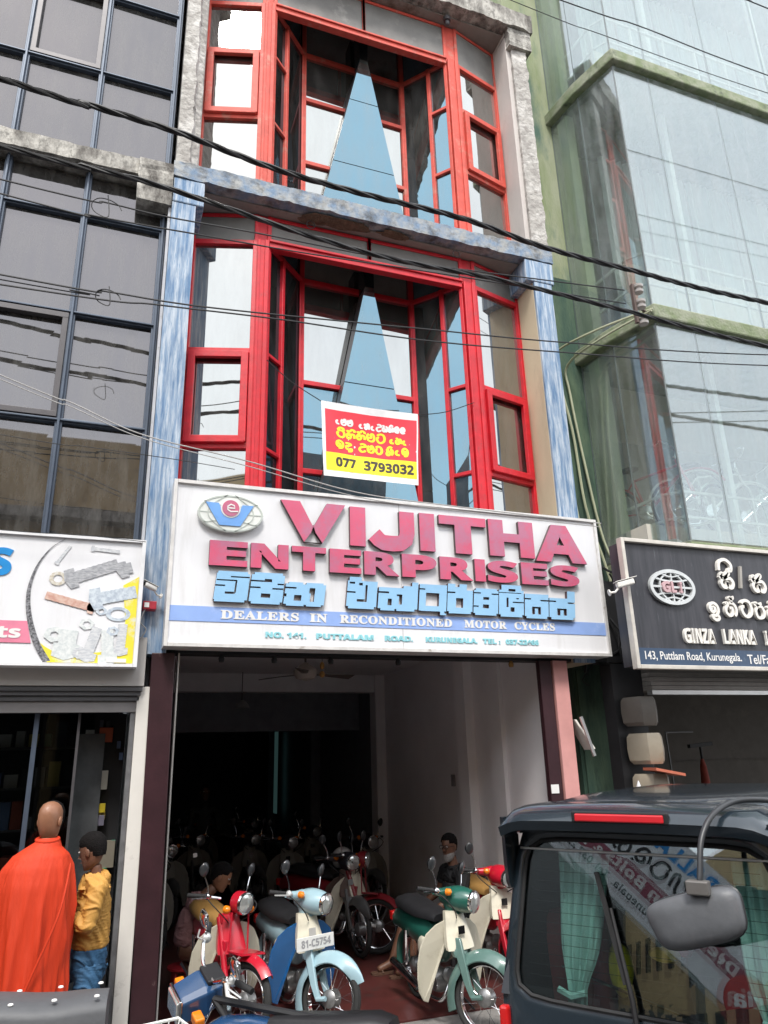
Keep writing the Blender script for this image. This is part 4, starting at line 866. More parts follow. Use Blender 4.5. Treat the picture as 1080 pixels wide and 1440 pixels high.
bicycle(5.98,6.62,4.5,R(-62),frm_r,'red framed bicycle nearest the corner behind the glass bay',gp)
bicycle(6.75,6.42,4.5,R(-12),frm_w,'white bicycle just right of the red one behind the glass bay',gp)
bicycle(7.35,6.55,4.5,R(8),frm_g,'grey green bicycle at the right edge of the glass bay',gp)

# ------------------------------------------------------------------ black signboard
ks = thing('shop_sign', 'black streaked signboard with white raised lettering and globe emblem at the right', 'sign', (6.5, 5.8, 2.83))
bk = mat('streaked_black_board', (.026,.027,.034), .42, scale=3, col2=(.055,.055,.065), lo=.4, hi=.7, stretch=(4,4,.35), third=(.17,.18,.20), tscale=9, tlo=.60, thi=.80)
MB().box(4.76,10.6,5.80,6.0,2.86,4.09).build('board', bk, ks)
fm = MB(); tr = mat('cream_frame', (.62,.58,.52), .4, .3, var=.15, scale=8)
fm.box(4.725,4.765,5.755,5.83,2.825,4.125); fm.box(4.767,10.6,5.755,5.83,4.085,4.125); fm.box(4.767,10.6,5.755,5.83,2.825,2.865); fm.build('frame', tr, ks, bevel=.005)
MB().box(4.767,10.6,5.794,5.798,2.867,3.03).build('blue_strip', mat('dark_blue_strip', (.035,.065,.12), .4, third=(.12,.16,.22), tscale=14, tlo=.62, thi=.72), ks)
fk = lambda u, v, d: (u, 5.799-d, v); cw = mat('cream_letter', (.78,.75,.70), .45, var=.06)
def kletter(t_, a, b, z0, z1, dep=.03, off=.01):
    m = MB(); lettering(m, t_, a, b, z0, z1, fk, dep, off); m.build('letter', cw, ks)
for c, a in zip('GINZA', (5.355,5.455,5.50,5.585,5.66)):
    wd = {'G':.085,'I':.022,'N':.07,'Z':.065,'A':.085}[c]; kletter(c, a, a+wd, 3.085, 3.235)
for c, a in zip('LANKA', (5.86,5.93,6.03,6.115,6.195)):
    wd = {'L':.055,'A':.09,'N':.07,'K':.075}[c]; kletter(c, a, a+wd, 3.09, 3.24)
for c, a in zip('INTERNATIONAL', [6.42+.1*i for i in range(13)]): kletter(c, a, a+(.022 if c == 'I' else .08), 3.09, 3.24)
m_ = MB(); fk2 = lambda u, v, d: (u, 5.793-d, v); lettering(m_, '143, Puttlam Road, Kurunegala.', 4.86,6.06,2.895,3.0, fk2, .002, .008, plain=True); lettering(m_, 'Tel/Fax : 037', 6.14,6.78,2.895,2.99, fk2, .002, .008, plain=True); m_.build('lettering', white_p, ks, kind='stuff')
def kgl(k, a, b, z0, z1, wd):
    m = MB()
    for s_ in SG[k]: m.ribbon(smooth_curve([(a+x*(b-a), z0+y*(z1-z0)) for x, y in s_], 5), wd, .035, fk)
    m.build('letter', cw, ks)
kgl('si',5.93,6.12,3.68,3.87,.036); m_ = MB(); m_.ribbon(smooth_curve([(5.94,3.86),(5.96,3.95),(6.04,3.98),(6.11,3.93),(6.10,3.86),(6.06,3.88)],5), .034, .035, fk); m_.build('letter', cw, ks)
MB().bar((6.205,5.78,3.68),(6.25,5.78,3.92),.028,.03).build('letter', mat('dull_letter', (.35,.33,.30)), ks)
kgl('si',6.36,6.56,3.66,3.87,.034); kgl('i',5.70,5.86,3.36,3.52,.03); kgl('n2',5.93,6.09,3.38,3.54,.03); kgl('ta',6.14,6.30,3.38,3.55,.032); kgl('r2',6.33,6.47,3.37,3.52,.03); kgl('n2',6.50,6.64,3.36,3.52,.03); kgl('ta',6.68,6.86,3.36,3.52,.03)
m_ = MB(); cx, cz, rx, rz = 5.30, 3.645, .265, .165
m_.ribbon([(cx+rx*math.cos(R(i*7.5)), cz+rz*math.sin(R(i*7.5))) for i in range(48)], .036, .035, fk, closed=True)
m_.ribbon([(cx-rx,cz),(cx+rx,cz)], .020, .03, fk); m_.ribbon([(cx,cz-rz),(cx,cz+rz)], .016, .029, fk)
for s_ in (-1,1):
    m_.ribbon(smooth_curve([(cx-.20,cz+s_*.085),(cx-.1,cz+s_*.065),(cx,cz+s_*.06),(cx+.1,cz+s_*.065),(cx+.20,cz+s_*.085)],4), .017, .03, fk)
    m_.ribbon(smooth_curve([(cx-.13,cz+s_*.135),(cx,cz+s_*.105),(cx+.13,cz+s_*.135)],5), .014, .03, fk)
    m_.ribbon(smooth_curve([(cx+s_*.02,cz+rz),(cx+s_*.13,cz+.08),(cx+s_*.15,cz),(cx+s_*.13,cz-.08),(cx+s_*.02,cz-rz)],4), .014, .028, fk)
m_.build('emblem', mat('emblem_steel', (.62,.64,.64), .35, .3), ks)
pk = mat('dusty_pink_letter', (.55,.36,.38), .5)
for c, a, b in (('G',5.165,5.26),('L',5.275,5.335),('I',5.385,5.41)):
    m = MB(); lettering(m, c, a, b, 3.585, 3.70, fk, .045, .03 if c != 'I' else .01); m.build('letter', pk, ks)

# shop under the black sign
us = thing('shutter_housing', 'ribbed roller shutter rolled up under the black signboard', 'shutter', (7, 6.3, 2.7))
for i in range(4): MB().box(5.30,10.5,6.28+.01*i,6.6,2.68+i*.045,2.72+i*.045).build('slat', mat('shutter_slat', (.26,.24,.22), .45, .4, var=.15), us)
MB().box(5.28,10.5,6.26,6.34,2.63,2.672).build('bottom_rail', alu, us)
MB().box(7.2,7.6,6.25,6.30,2.65,2.69).build('latch', dark_in, us)
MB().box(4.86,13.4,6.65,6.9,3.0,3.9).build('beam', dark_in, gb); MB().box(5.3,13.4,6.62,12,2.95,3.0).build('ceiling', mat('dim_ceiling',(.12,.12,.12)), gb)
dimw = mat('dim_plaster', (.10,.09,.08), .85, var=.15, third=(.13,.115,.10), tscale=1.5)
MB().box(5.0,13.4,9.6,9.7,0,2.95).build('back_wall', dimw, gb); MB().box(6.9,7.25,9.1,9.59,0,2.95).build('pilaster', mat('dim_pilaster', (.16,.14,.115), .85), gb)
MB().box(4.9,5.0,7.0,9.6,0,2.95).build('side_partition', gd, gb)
MB().box(4.46,4.86,8.5,8.6,0,3.4).build('alley_wall', dark_in, gb)
for (z, x) in ((1.1,0),(1.9,0)): MB().box(7.3,13,9.58,9.598,z,z+.012).build('tile_joint', dimw, gb)
t = thing('folded_umbrella', 'faded red folded parasol standing inside the right hand shop', 'parasol', (7.95, 8.6, 0))
MB().lathe([(.12,.3),(.13,.5),(.09,1.3),(.045,1.85),(.02,1.95)], (7.95,8.6,0), n=10).build('canopy', mat('dull_red_cloth', (.26,.045,.03), .8, var=.3, scale=10), t, smooth=True)
MB().tube([(7.95,8.6,0),(7.95,8.6,2.15)], .018, 8).build('pole', dark_in, t); MB().bar((7.75,8.6,2.12),(8.15,8.6,2.15),.05,.06).build('bracket', dark_in, t)
t = thing('steel_rack', 'thin steel tube display rack inside the right hand shop', 'rack', (6.8, 8.0, 0))
m_ = MB()
for pts in ([(6.3,8,0),(6.32,8,2.25),(6.75,8,2.25)],[(6.9,8.1,0),(6.9,8.1,1.3),(7.1,8.1,.9)],[(6.55,8,.4),(6.6,8,2.0)],[(7.0,8.1,1.15),(7.5,8.1,1.12),(7.7,8.1,.7)],[(6.95,8.1,2.3),(7.4,8.1,2.3)],[(6.95,8.1,2.3),(6.97,8.1,1.5)]): m_.tube(pts, .012, 6)
m_.build('tubes', mat('dull_steel', (.12,.12,.12), .4, .6), t)
t = thing('parked_bicycle_seat_stack', 'dark padded stool top inside the right hand shop', 'stool', (8.3, 8.0, 0)); t.name = 'stool'; ROOTS['stool'] = Vector((8.3,8,0))
MB().ell((8.3,8.0,1.25),(.28,.2,.10)).build('seat', dark_in, t, smooth=True); m_ = MB()
for a in (-.15,.15): m_.tube([(8.3+a,8,1.2),(8.3+a*1.4,8,0)], .015, 6)
m_.build('leg', dark_in, t)
# three faceted beige lamp boxes up the post
bx = mat('yellowed_plastic', (.30,.26,.20), .45, var=.12, scale=5, third=(.26,.20,.13), tscale=5)
def facet_box(x, y, z0, z1, wd, label, m):
    t = thing('lantern_box', label, 'lantern', (x, y, z0)); h = z1-z0; P = [(-1,.25),(-.62,-.65),(.35,-.75),(1,-.1),(.95,.9),(-1,.9)]
    rings = []
    for k, s_ in ((0,.80),(.12,.95),(.5,1.0),(.88,.96),(1,.84)): rings.append([(x+wd/2*s_*a, y+wd/2*s_*b, z0+h*k) for a, b in P])
    MB().loft(rings).build('faceted_cover', m, t, smooth=25)
    MB().box(x-wd*.3,x+wd*.3,y+wd*.4,y+wd*.4+.1,z0+.03,z1-.03).build('back_plate', dark_in, t)
facet_box(5.10,6.22,2.32,2.60,.32,'topmost and greyest of the three faceted beige boxes stacked up the dark post', mat('grey_plastic', (.12,.105,.09), .5, var=.15, scale=5))
facet_box(5.12,6.22,1.96,2.25,.32,'middle faceted beige box, with the red tile beneath it',bx)
facet_box(5.13,6.22,1.57,1.87,.32,'lowest faceted beige box, just below the red tile',bx)
tag(MB().add([(4.98,6.0,1.93),(5.30,5.98,1.87),(5.34,6.2,1.87),(5.02,6.24,1.93),(4.98,6.0,1.905),(5.30,5.98,1.845),(5.34,6.2,1.845),(5.02,6.24,1.905)],[(0,1,2,3),(7,6,5,4),(0,4,5,1),(1,5,6,2),(2,6,7,3),(3,7,4,0)]).build('clay_tile', mat('orange_tile', (.50,.14,.08), .6)), 'orange red tile lying between two faceted beige boxes', 'tile')
tag(MB().box(4.92,5.30,6.42,6.6,0,2.95).build('dark_post', dark_in), 'dark post carrying the three faceted beige boxes', 'post')
tag(MB().lathe([(.075,0),(.07,.02),(.03,.22),(.004,.30)], (4.78,6.05,1.52), (0.05,0,1), 7).build('wrapped_cone', mat('white_wrap', (.66,.66,.68), .35, var=.1, scale=14)), 'white wrapped cone standing just above the vehicle roof', 'parcel')
tag(MB().tube([(4.78,6.05,0),(4.78,6.05,1.52)], .02, 6).build('thin_stake', dark_in), 'thin dark stake under the white wrapped cone', 'stake')

# insulator bracket and conduits
ir = thing('insulator_bracket', 'steel bracket with three white porcelain insulators on the green ledge', 'bracket', (5.5, 5.9, 7.0))
MB().bar((5.24,5.62,7.12),(5.24,5.62,6.62),.03,.04).build('bracket_bar', mat('rusty_steel', (.10,.07,.06), .7), ir); MB().bar((5.24,5.62,6.9),(5.7,5.9,6.98),.03,.03).build('bracket_bar', MATS['rusty_steel'], ir)
porc = mat('brown_white_porcelain', (.42,.39,.37), .25, scale=1)
for z in (7.07,6.87,6.66): MB().lathe([(.02,-.06),(.05,-.055),(.055,-.03),(.03,-.02),(.03,.0),(.055,.01),(.06,.035),(.04,.05),(.015,.055)], (5.31,5.60,z), n=18).build('insulator', porc, ir, smooth=True)
cdm = mat('pale_conduit', (.42,.44,.30), .6, var=.15, scale=8)
pipes = [[(5.62,5.75,6.97),(5.3,6.3,6.98),(5.10,6.9,6.99),(5.06,6.97,6.8),(5.20,6.96,5.9),(5.26,6.96,4.9),(5.42,6.94,4.2),(5.50,6.9,3.7)],
         [(5.55,5.70,6.90),(5.32,6.3,6.86),(5.22,6.92,6.80),(5.24,6.97,6.4),(5.34,6.97,5.4),(5.46,6.96,4.5),(5.62,6.9,4.0)],
         [(5.12,6.98,5.2),(5.20,6.97,4.3),(5.32,6.92,3.6)]]
for k, p_ in enumerate(pipes):
    tag(MB().tube(smooth_curve(p_,5), .016 if k < 2 else .01, 6).build('conduit', cdm, smooth=True), ['pale conduit running from the insulators down the green wall, left one','pale conduit running from the insulators down the green wall, right one','thin short conduit at the bottom of the dark green wall'][k], 'pipe')
m_ = MB()
random.seed(3)
for k in range(26):
    a = Vector((5.0+random.random()*.4, 6.6+random.random()*.3, 3.2+random.random()*.9)); pts = [a]
    for j in range(4): a = a+Vector((random.uniform(-.12,.12), random.uniform(-.1,.1), random.uniform(-.35,.1))); pts.append(a)
    m_.tube(smooth_curve(pts,3), random.choice((.006,.01,.014)), 5)
tag(m_.build('cable_tangle', dark_in), 'tangle of dark cables in the gap between the main sign and the black sign', 'cables'); C.objects['cable_tangle']['kind'] = 'stuff'

# ------------------------------------------------------------------ across the street (seen in the glass)
tb = mat('ochre_render', (.52,.38,.20), .85, scale=1.5, var=.15, third=(.38,.27,.15), tscale=2)
fb_ = thing('street_building', 'ochre rendered three storey building across the street', 'building', (-1, -9, 0))
MB().box(-14,3.2,-11,-8.2,0,11.2).build('wall', tb, fb_)
MB().box(-14,3.4,-8.2,-7.7,8.6,8.9).build('ledge', mould, fb_); MB().box(-14,3.4,-8.2,-7.4,4.2,4.5).build('ledge', mould, fb_)
for i in range(8):
    x = -13+i*2.0; MB().box(x,x+1.5,-8.2,-8.16,6.0,8.3).build('window', gl_navy if i % 3 else dark_in, fb_); MB().box(x,x+1.7,-8.2,-8.15,.2,3.9).build('shop_opening', dark_in, fb_)
MB().box(-3.4,-1.6,-8.15,-8.0,4.7,5.9).build('orange_board', mat('orange_board', (.65,.25,.02), .6), fb_)
fb2 = thing('street_building', 'pale grey building across the street with a red awning', 'building', (9, -9, 0))
MB().box(3.6,18,-11,-8.2,0,8.6).build('wall', mat('grey_render', (.36,.35,.33), .85, var=.2), fb2)
for i in range(7):
    x = 4+i*2.0; MB().box(x,x+1.4,-8.2,-8.15,4.9,7.0).build('window', dark_in, fb2); MB().box(x,x+1.7,-8.2,-8.15,.2,3.4).build('shop_opening', dark_in, fb2)
MB().add([(3.6,-8.2,4.0),(18,-8.2,4.0),(18,-6.9,3.5),(3.6,-6.9,3.5)],[(0,1,2,3)]).build('awning', mat('awning_red', (.4,.05,.04)), fb2)

# ------------------------------------------------------------------ overhead wires
wire_m = mat('black_cable', (.014,.014,.016), .55); wire_g = mat('pale_cable', (.42,.41,.40), .5)
def wire(pix, y, r, label, twist=0, m=wire_m, ext=(6, 6), ys=None):
    P = [at(px, py, (ys[i] if ys else y)) for i, (px, py) in enumerate(pix)]
    a = (P[0]-P[1]).normalized(); b = (P[-1]-P[-2]).normalized()
    if ext[0]: P = [P[0]+a*ext[0]+Vector((0,0,ext[0]*.04))]+P
    if ext[1]: P = P+[P[-1]+b*ext[1]+Vector((0,0,ext[1]*.04))]
    c = smooth_curve(P, 14); mb = MB()
    if twist:
        L_ = 0; S = []
        fine = []
        for i in range(len(c)-1):
            n_ = max(1, int((c[i+1]-c[i]).length/.06))
            for j in range(n_): fine.append(c[i].lerp(c[i+1], j/n_))
        fine.append(c[-1])
        for k in range(3):
            pts = []; L_ = 0
            for i, p in enumerate(fine):
                if i: L_ += (p-fine[i-1]).length
                t_ = (fine[min(i+1,len(fine)-1)]-fine[max(i-1,0)]).normalized(); u = Vector((0,0,1)); u = (u-t_*u.dot(t_)).normalized(); v = t_.cross(u)
                q = L_*twist+k*2.094; pts.append(p+(u*math.cos(q)+v*math.sin(q))*r*1.05)
            mb.tube(pts, r, 6)
    else: mb.tube(c, r, 6)
    return tag(mb.build('overhead_cable', m, smooth=True), label, 'cable')
wire([(0,110),(120,146),(250,186),(380,235),(500,270),(650,307),(760,346),(880,378),(1080,426)], 4.9, .0135, 'thick twisted black cable crossing in front of the top floor windows', 9)
wire([(0,205),(120,234),(240,266),(430,330),(560,366),(700,393),(880,437),(1080,487)], 5.0, .0118, 'thick twisted black cable crossing just below the middle slab', 8)
wire([(0,252),(150,285),(230,304),(363,328),(560,366),(760,393),(878,408)], 5.3, .0070, 'thin black wire ending at the upper porcelain insulator', ext=(6,0))
wire([(0,272),(130,303),(280,330),(430,356),(640,388),(880,427)], 5.3, .0070, 'thin black wire ending at the middle porcelain insulator', ext=(6,0))
wire([(0,386),(150,410),(300,433),(600,463),(800,482),(1080,499)], 5.1, .0072, 'thin black wire crossing the middle floor windows, upper one')
wire([(0,400),(225,429),(400,450),(600,479),(800,496),(1080,514)], 5.1, .0072, 'thin black wire crossing the middle floor windows, lower one')
wire([(0,393),(100,408),(140,416)], 5.12, .005, 'short black wire tail at the left looping beside the mirror glass', ext=(6,0))
wire([(0,527),(100,566),(200,611),(350,649),(500,692),(640,712),(845,736)], 5.9, .006, 'pale sagging wire running down to the top edge of the main sign', m=wire_g, ext=(4,0))
wire([(0,533),(100,572),(200,616),(350,656),(500,698),(640,718),(845,741)], 5.88, .0045, 'second pale wire running just under the first one', m=wire_g, ext=(4,0))
wire([(0,611),(120,628),(240,645),(330,660)], 5.9, .0035, 'very thin black wire below the pale wires at left', ext=(4,0))
wire([(788,0),(900,37),(1080,106)], 4.6, .006, 'black wire crossing the upper right glass bay, upper one')
wire([(718,0),(850,50),(1080,131)], 4.6, .004, 'thin black wire crossing the upper right glass bay, lower one')
wire([(1053,0),(1085,14)], 4.6, .007, 'black wire cutting the top right corner', ext=(1,5))
wire([(0,745),(110,752),(205,762)], 6.2, .003, 'hair thin wire along the top of the left sign', ext=(2,0))
for px, py, s_, nm in ((150,292,.10,'small loop of black wire tied on the upper left wire'),(152,418,.08,'small ring of black wire tied on the wires at left')):
    c_ = at(px, py, 5.1); P = [c_+Vector((s_*math.cos(q)*1.1, .01*math.sin(2*q), s_*math.sin(q)*.8)) for q in [i*.7 for i in range(8)]]
    P += [c_+Vector((0,0,s_*1.2))]; tag(MB().tube(smooth_curve(P,4), .004, 5).build('wire_loop', wire_m), nm, 'wire')
# ------------------------------------------------------------------ motorcycles
random.seed(11)
chrome = mat('chrome', (.75,.75,.76), .12, 1, var=.02)
seat_bk = mat('black_seat_vinyl', (.018,.018,.020), .38, var=.2, bump=.05)
tyre = mat('motorcycle_tyre', (.022,.022,.022), .8, scale=30, bump=.15)
eng = mat('engine_alloy', (.30,.30,.30), .4, .8, var=.2, scale=20)
amber = mat('amber_lens', (.80,.22,.01), .2, coat=.6)
lens = mat('headlight_glass', (.62,.64,.62), .08, .6, var=.25, scale=14, coat=1)
redlens = mat('red_lens', (.55,.01,.01), .2, coat=.6)
mirg = mat('mirror_face', (.7,.72,.75), .03, 1, var=.02)
creamp = mat('cream_plastic', (.66,.62,.50), .34, var=.05, coat=.3, third=(.52,.47,.36), tscale=5, tlo=.55, thi=.75)
def lam(poly, thick, f):
    mb = MB(); mb.prism(poly, 0, thick, f); return mb
def wheel(t, c, M, rad=.275, drum=.065, wide=.030):
    m = MB(); m.M = M
    m.tube([c+Vector((rad*.91*math.cos(q*math.pi/18), 0, rad*.91*math.sin(q*math.pi/18))) for q in range(36)], wide, 8, closed=True)
    w_ = m.build('wheel', tyre, t, local=True, smooth=True)
    m = MB(); m.M = M
    n = 36
    for s_ in (-1, 1): m.tube([c+Vector((rad*.79*math.cos(q*2*math.pi/n), s_*.017, rad*.79*math.sin(q*2*math.pi/n))) for q in range(n)], .006, 5, closed=True)
    vs = []
    for q in range(n): 
        for s_ in (-1,1): vs.append(c+Vector((rad*.775*math.cos(q*2*math.pi/n), s_*.017, rad*.775*math.sin(q*2*math.pi/n))))
    m.add(vs, [(2*q,2*q+1,(2*q+3) % (2*n),(2*q+2) % (2*n)) for q in range(n)])
    m.build('rim', chrome, w_, local=True, smooth=True)
    m = MB(); m.M = M
    for q in range(18):
        a, b = q*math.pi/9, q*math.pi/9+.35*(-1)**q; s_ = .02*(-1)**q
        m.tube([c+Vector((drum*math.cos(b),s_,drum*math.sin(b))), c+Vector((rad*.77*math.cos(a),0,rad*.77*math.sin(a)))], .0017, 3)
    m.build('spokes', chrome, w_, local=True)
    m = MB(); m.M = M; m.lathe([(.02,-.055),(drum*.8,-.045),(drum,-.035),(drum,.03),(drum*1.05,.045),(.02,.055)], c, (0,1,0), 20); m.build('hub', eng, w_, local=True, smooth=True)
    return w_
def underbone(label, loc, rz, main, fork, shield, steer=0, seat=seat_bk, plate=None, neck=None, style='nacelle', group='small motorcycles parked facing the street', mirrors=(1,1), lean=4):
    """origin on the ground under the front axle when straight; +x is forward"""
    t = thing('motorcycle', label, 'motorcycle', loc, rz, group)
    LN = Matrix.Rotation(R(lean), 4, 'X')
    # steering axis through the head
    ax0, ax1 = Vector((-.13,0,.28)), Vector((-.40,0,.93)); axis = (ax1-ax0).normalized()
    S = LN @ Matrix.Translation(ax0) @ Matrix.Rotation(R(steer), 4, axis) @ Matrix.Translation(-ax0)
    B_ = lambda: None
    def body(): m = MB(); m.M = LN; return m
    def front(): m = MB(); m.M = S; return m
    wheel(t, Vector((0,0,.28)), S); wheel(t, Vector((-1.18,0,.28)), LN)
    # fork
    if style == 'nacelle':
        m = front()
        for s_ in (-1,1):
            m.loft([[(a,b,c_) for a,b,c_ in ((x-.035*w_,s_*y-.016,z),(x+.035*w_,s_*y-.016,z),(x+.035*w_,s_*y+.016,z),(x-.035*w_,s_*y+.016,z))] for x,z,y,w_ in ((-.265,.66,.062,1.3),(-.20,.52,.068,1.1),(-.13,.36,.072,.9),(-.07,.265,.075,.75))])
        m.build('fork', fork, t, local=True, smooth=30, bevel=.008)
        m = front()
        for s_ in (-1,1): m.tube([(-.08,s_*.085,.27),(.005,s_*.085,.285)], .018, 8)
        m.build('fork_link', fork, t, local=True)
        # big two-horned mudguard
        rings = []
        for i in range(22):
            q = R(28+ (205-28)*i/21); rr = .335 if i < 16 else .335+.004*(i-15)
            wv = .075*min(1, .12+i*.22)*(1 if i < 17 else 1-.11*(i-16)); x, z = rr*math.cos(q), .28+rr*math.sin(q)
            ring = []
            for k in range(9):
                s_ = -1+2*k/8; drop = .085*abs(s_)**2.2; ring.append((x-drop*math.cos(q), s_*wv, z-drop*math.sin(q)))
            for k in range(8,-1,-1):
                s_ = -1+2*k/8; drop = .085*abs(s_)**2.2+.008; ring.append((x-drop*math.cos(q), s_*wv*.93, z-drop*math.sin(q)))
            rings.append(ring)
        m = front(); m.loft(rings); m.build('front_mudguard', fork, t, local=True, smooth=45)
        m = front(); m.loft([[(x+a*sx, b*sy, z) for a,b in ((-1,-.7),(-.3,-1),(.7,-.8),(1,0),(.7,.8),(-.3,1),(-1,.7))] for x,z,sx,sy in ((-.23,.52,.055,.085),(-.25,.57,.06,.095),(-.26,.60,.05,.09))]); m.build('fork_crown', fork, t, local=True, smooth=True)
        # nacelle
        rings = []
        for i in range(9):
            u = i/8; x = -.45+.30*u; rr = (.058+.045*math.sin(math.pi*min(1,u*.85)))*(1 if u < .95 else .97); zc = .95-.012*u
            rings.append([(x, rr*math.cos(R(a))*(1.0+.15*(1-u)), zc+rr*math.sin(R(a))*1.0) for a in range(0,360,24)])
        m = front(); m.loft(rings); m.loft([[(-.335+.07*sx*math.cos(R(a))-dx, .062*sx*math.sin(R(a)), z) for a in range(0,360,30)] for sx,dx,z in ((1.0,.0,.83),(1.1,.01,.87),(1.25,.02,.91),(1.1,.03,.95))])
        for s_ in (-1,1): m.loft([[(-.37+ .034*r_2*math.cos(R(a))-dx, s_*y, .975+.034*r_2*math.sin(R(a))) for a in range(0,360,36)] for y,r_2,dx in ((.05,1.6,0),(.12,1.15,.01),(.20,.85,.03),(.235,.6,.04))])
        m.build('nacelle', main if neck is None else fork, t, local=True, smooth=50)
        hx, hz, hr = -.145, .935, .078
    else:
        m = front()
        for s_ in (-1,1): m.tube([(-.36,s_*.085,.83),(-.19,s_*.085,.42)], .026, 12); 
        m.build('fork', fork, t, local=True, smooth=True)
        m = front()
        for s_ in (-1,1): m.tube([(-.19,s_*.085,.44),(-.01,s_*.085,.27)] if 0 else [(-.20,s_*.085,.45),(-.13,s_*.085,.30),(0,s_*.085,.28)], .020, 10)
        m.build('fork_slider', white_p, t, local=True, smooth=True)
        rings = []
        for i in range(14):
            q = R(40+120*i/13); rr = .33; x, z = rr*math.cos(q), .28+rr*math.sin(q); wv = .058
            rings.append([(x-.05*abs(s_)**2*math.cos(q), s_*wv, z-.05*abs(s_)**2*math.sin(q)) for s_ in (-1,-.6,0,.6,1)]+[(x-(.05*abs(s_)**2+.007)*math.cos(q), s_*wv*.94, z-(.05*abs(s_)**2+.007)*math.sin(q)) for s_ in (1,.6,0,-.6,-1)])
        m = front(); m.loft(rings); m.build('front_mudguard', main, t, local=True, smooth=45)
        m = front(); m.bar((-.26,0,.55),(-.26,0,.67),.20,.05,(1,0,0)); m.build('lower_yoke', main, t, local=True, bevel=.01)
        m = front(); m.bar((-.33,0,.78),(-.345,0,.86),.20,.05,(1,0,0)); m.build('upper_yoke', main, t, local=True, bevel=.01)
        m = front()
        for s_ in (-1,1): m.tube([(-.20,s_*.09,.88),(-.17,s_*.10,.60),(.02,s_*.12,.60)], .008, 6)
        for x in (-.15,-.09,-.03,.02): m.tube([(x,-.12,.60),(x,.12,.60)], .006, 5)
        m.add([(-.17,-.12,.603),(.02,-.12,.603),(.02,.12,.603),(-.17,.12,.603),(-.17,-.12,.612),(.02,-.12,.612),(.02,.12,.612),(-.17,.12,.612)],[(0,3,2,1),(4,5,6,7),(0,1,5,4),(1,2,6,5),(2,3,7,6),(3,0,4,7)])
        m.build('front_carrier', main, t, local=True)
        m = front(); m.lathe([(.05,-.12),(.085,-.09),(.09,-.02),(.088,.0)], (-.16,0,.95), (1,0,-.05), 20); m.build('headlight_shell', main, t, local=True, smooth=True)
        hx, hz, hr = -.15, .95, .078
    m = front(); m.lathe([(hr+.004,-.02),(hr+.010,.0),(hr+.004,.012),(hr-.004,.014)], (hx,0,hz), (1,0,-.05), 28); m.build('headlight_ring', chrome, t, local=True, smooth=True)
    m = front(); m.lathe([(hr-.003,.0),(hr-.006,.014),(hr*.6,.026),(.002,.031)], (hx,0,hz), (1,0,-.05), 28); m.build('headlight', lens, t, local=True, smooth=True)
    for s_ in (-1,1):
        m = front()
        if style == 'nacelle': m.lathe([(.028,0),(.026,.03),(.012,.044),(.001,.047)], (-.335,s_*.135,.985), (1,s_*.15,.05), 14)
        else: m.lathe([(.032,0),(.030,.03),(.016,.045),(.001,.048)], (-.24,s_*.13,.90), (1,0,0), 14); 
        m.build('indicator', amber, t, local=True, smooth=True)
        gx0, gx1 = (-.41,s_*.23,.985), (-.50,s_*.345,.985)
        m = front(); m.tube([gx0, gx1], [.016,.018], 10); m.build('handlebar_grip', black_rub, t, local=True, smooth=True)
        m = front(); m.tube([(-.36,s_*.10,.97),gx0], .012, 8); m.tube([(-.37,s_*.20,.985),(-.36,s_*.25,.975),(-.44,s_*.345,.965)], [.010,.007,.006], 6); m.ell((-.385,s_*.225,.985),(.03,.022,.028)); m.build('control_lever', chrome if shield is not blue_p else mat('silver_plastic',(.62,.63,.62),.35,.5), t, local=True, smooth=True)
        if mirrors[0 if s_ < 0 else 1]:
            m = front(); m.tube(smooth_curve([(-.395,s_*.21,.995),(-.40,s_*.22,1.06),(-.42,s_*.25,1.13)],4), .0055, 6); m.build('mirror_stalk', chrome, t, local=True)
            m = front(); e_ = Euler((0,R(8),R(12)*s_)); m.ell((-.425,s_*.265,1.185),(.020,.042,.058),e_); mo = m.build('mirror', mat('mirror_back', (.03,.032,.035), .3, coat=.5), t, local=True, smooth=True)
            m = front(); m.lathe([(.040,-.003),(.038,.0)], (-.447,s_*.268,1.187), (-1,0,.1), 18); m.build('mirror_glass', mirg, mo, local=True)
    for s_ in (-1,1): m = front(); m.tube(smooth_curve([(-.38,s_*.235,.975),(-.28,s_*.24,.93),(-.24,s_*.16,.86),(-.27,s_*.06,.80)],6), .005, 5); m.build('control_cable', black_rub, t, local=True, smooth=True)
    # leg shield: two curved wings and a tapered centre cover
    for s_ in (-1,1):
        P = []
        # outline y,z from top inner going down outer side
        out = [(.07,.80),(.15,.765),(.22,.70),(.265,.60),(.285,.48),(.285,.36),(.27,.26),(.235,.19),(.20,.175),(.185,.24),(.16,.36),(.125,.48),(.085,.58),(.065,.68)]
        vs = [(-.31-.62*max(0,y-.06)**1.3-(.80-z)*.14-.20*max(0,.4-z), s_*y*1.08, z) for y, z in out]
        vb = [(x-.012,y,z) for x,y,z in vs]; n = len(vs); m = body()
        m.add(vs+vb, [tuple(range(n)), tuple(reversed(range(n,2*n)))]+[(i,i+n,(i+1) % n+n,(i+1) % n) for i in range(n)])
        o = m.build('leg_shield', shield, t, local=True)
        bv = o.modifiers.new('bevel','BEVEL'); bv.width = .006; bv.segments = 2; bv.limit_method = 'ANGLE'
    m = body(); m.loft([[(x+a*.5*sx, b*sy, z) for a,b in ((-1,-1),(.3,-1),(1,-.55),(1.25,0),(1,.55),(.3,1),(-1,1))] for x,z,sx,sy in ((-.235,.585,.075,.118),(-.25,.62,.08,.120),(-.275,.70,.08,.108),(-.30,.78,.075,.092),(-.32,.86,.065,.080))]); m.build('head_cover', neck or shield, t, local=True, smooth=50)
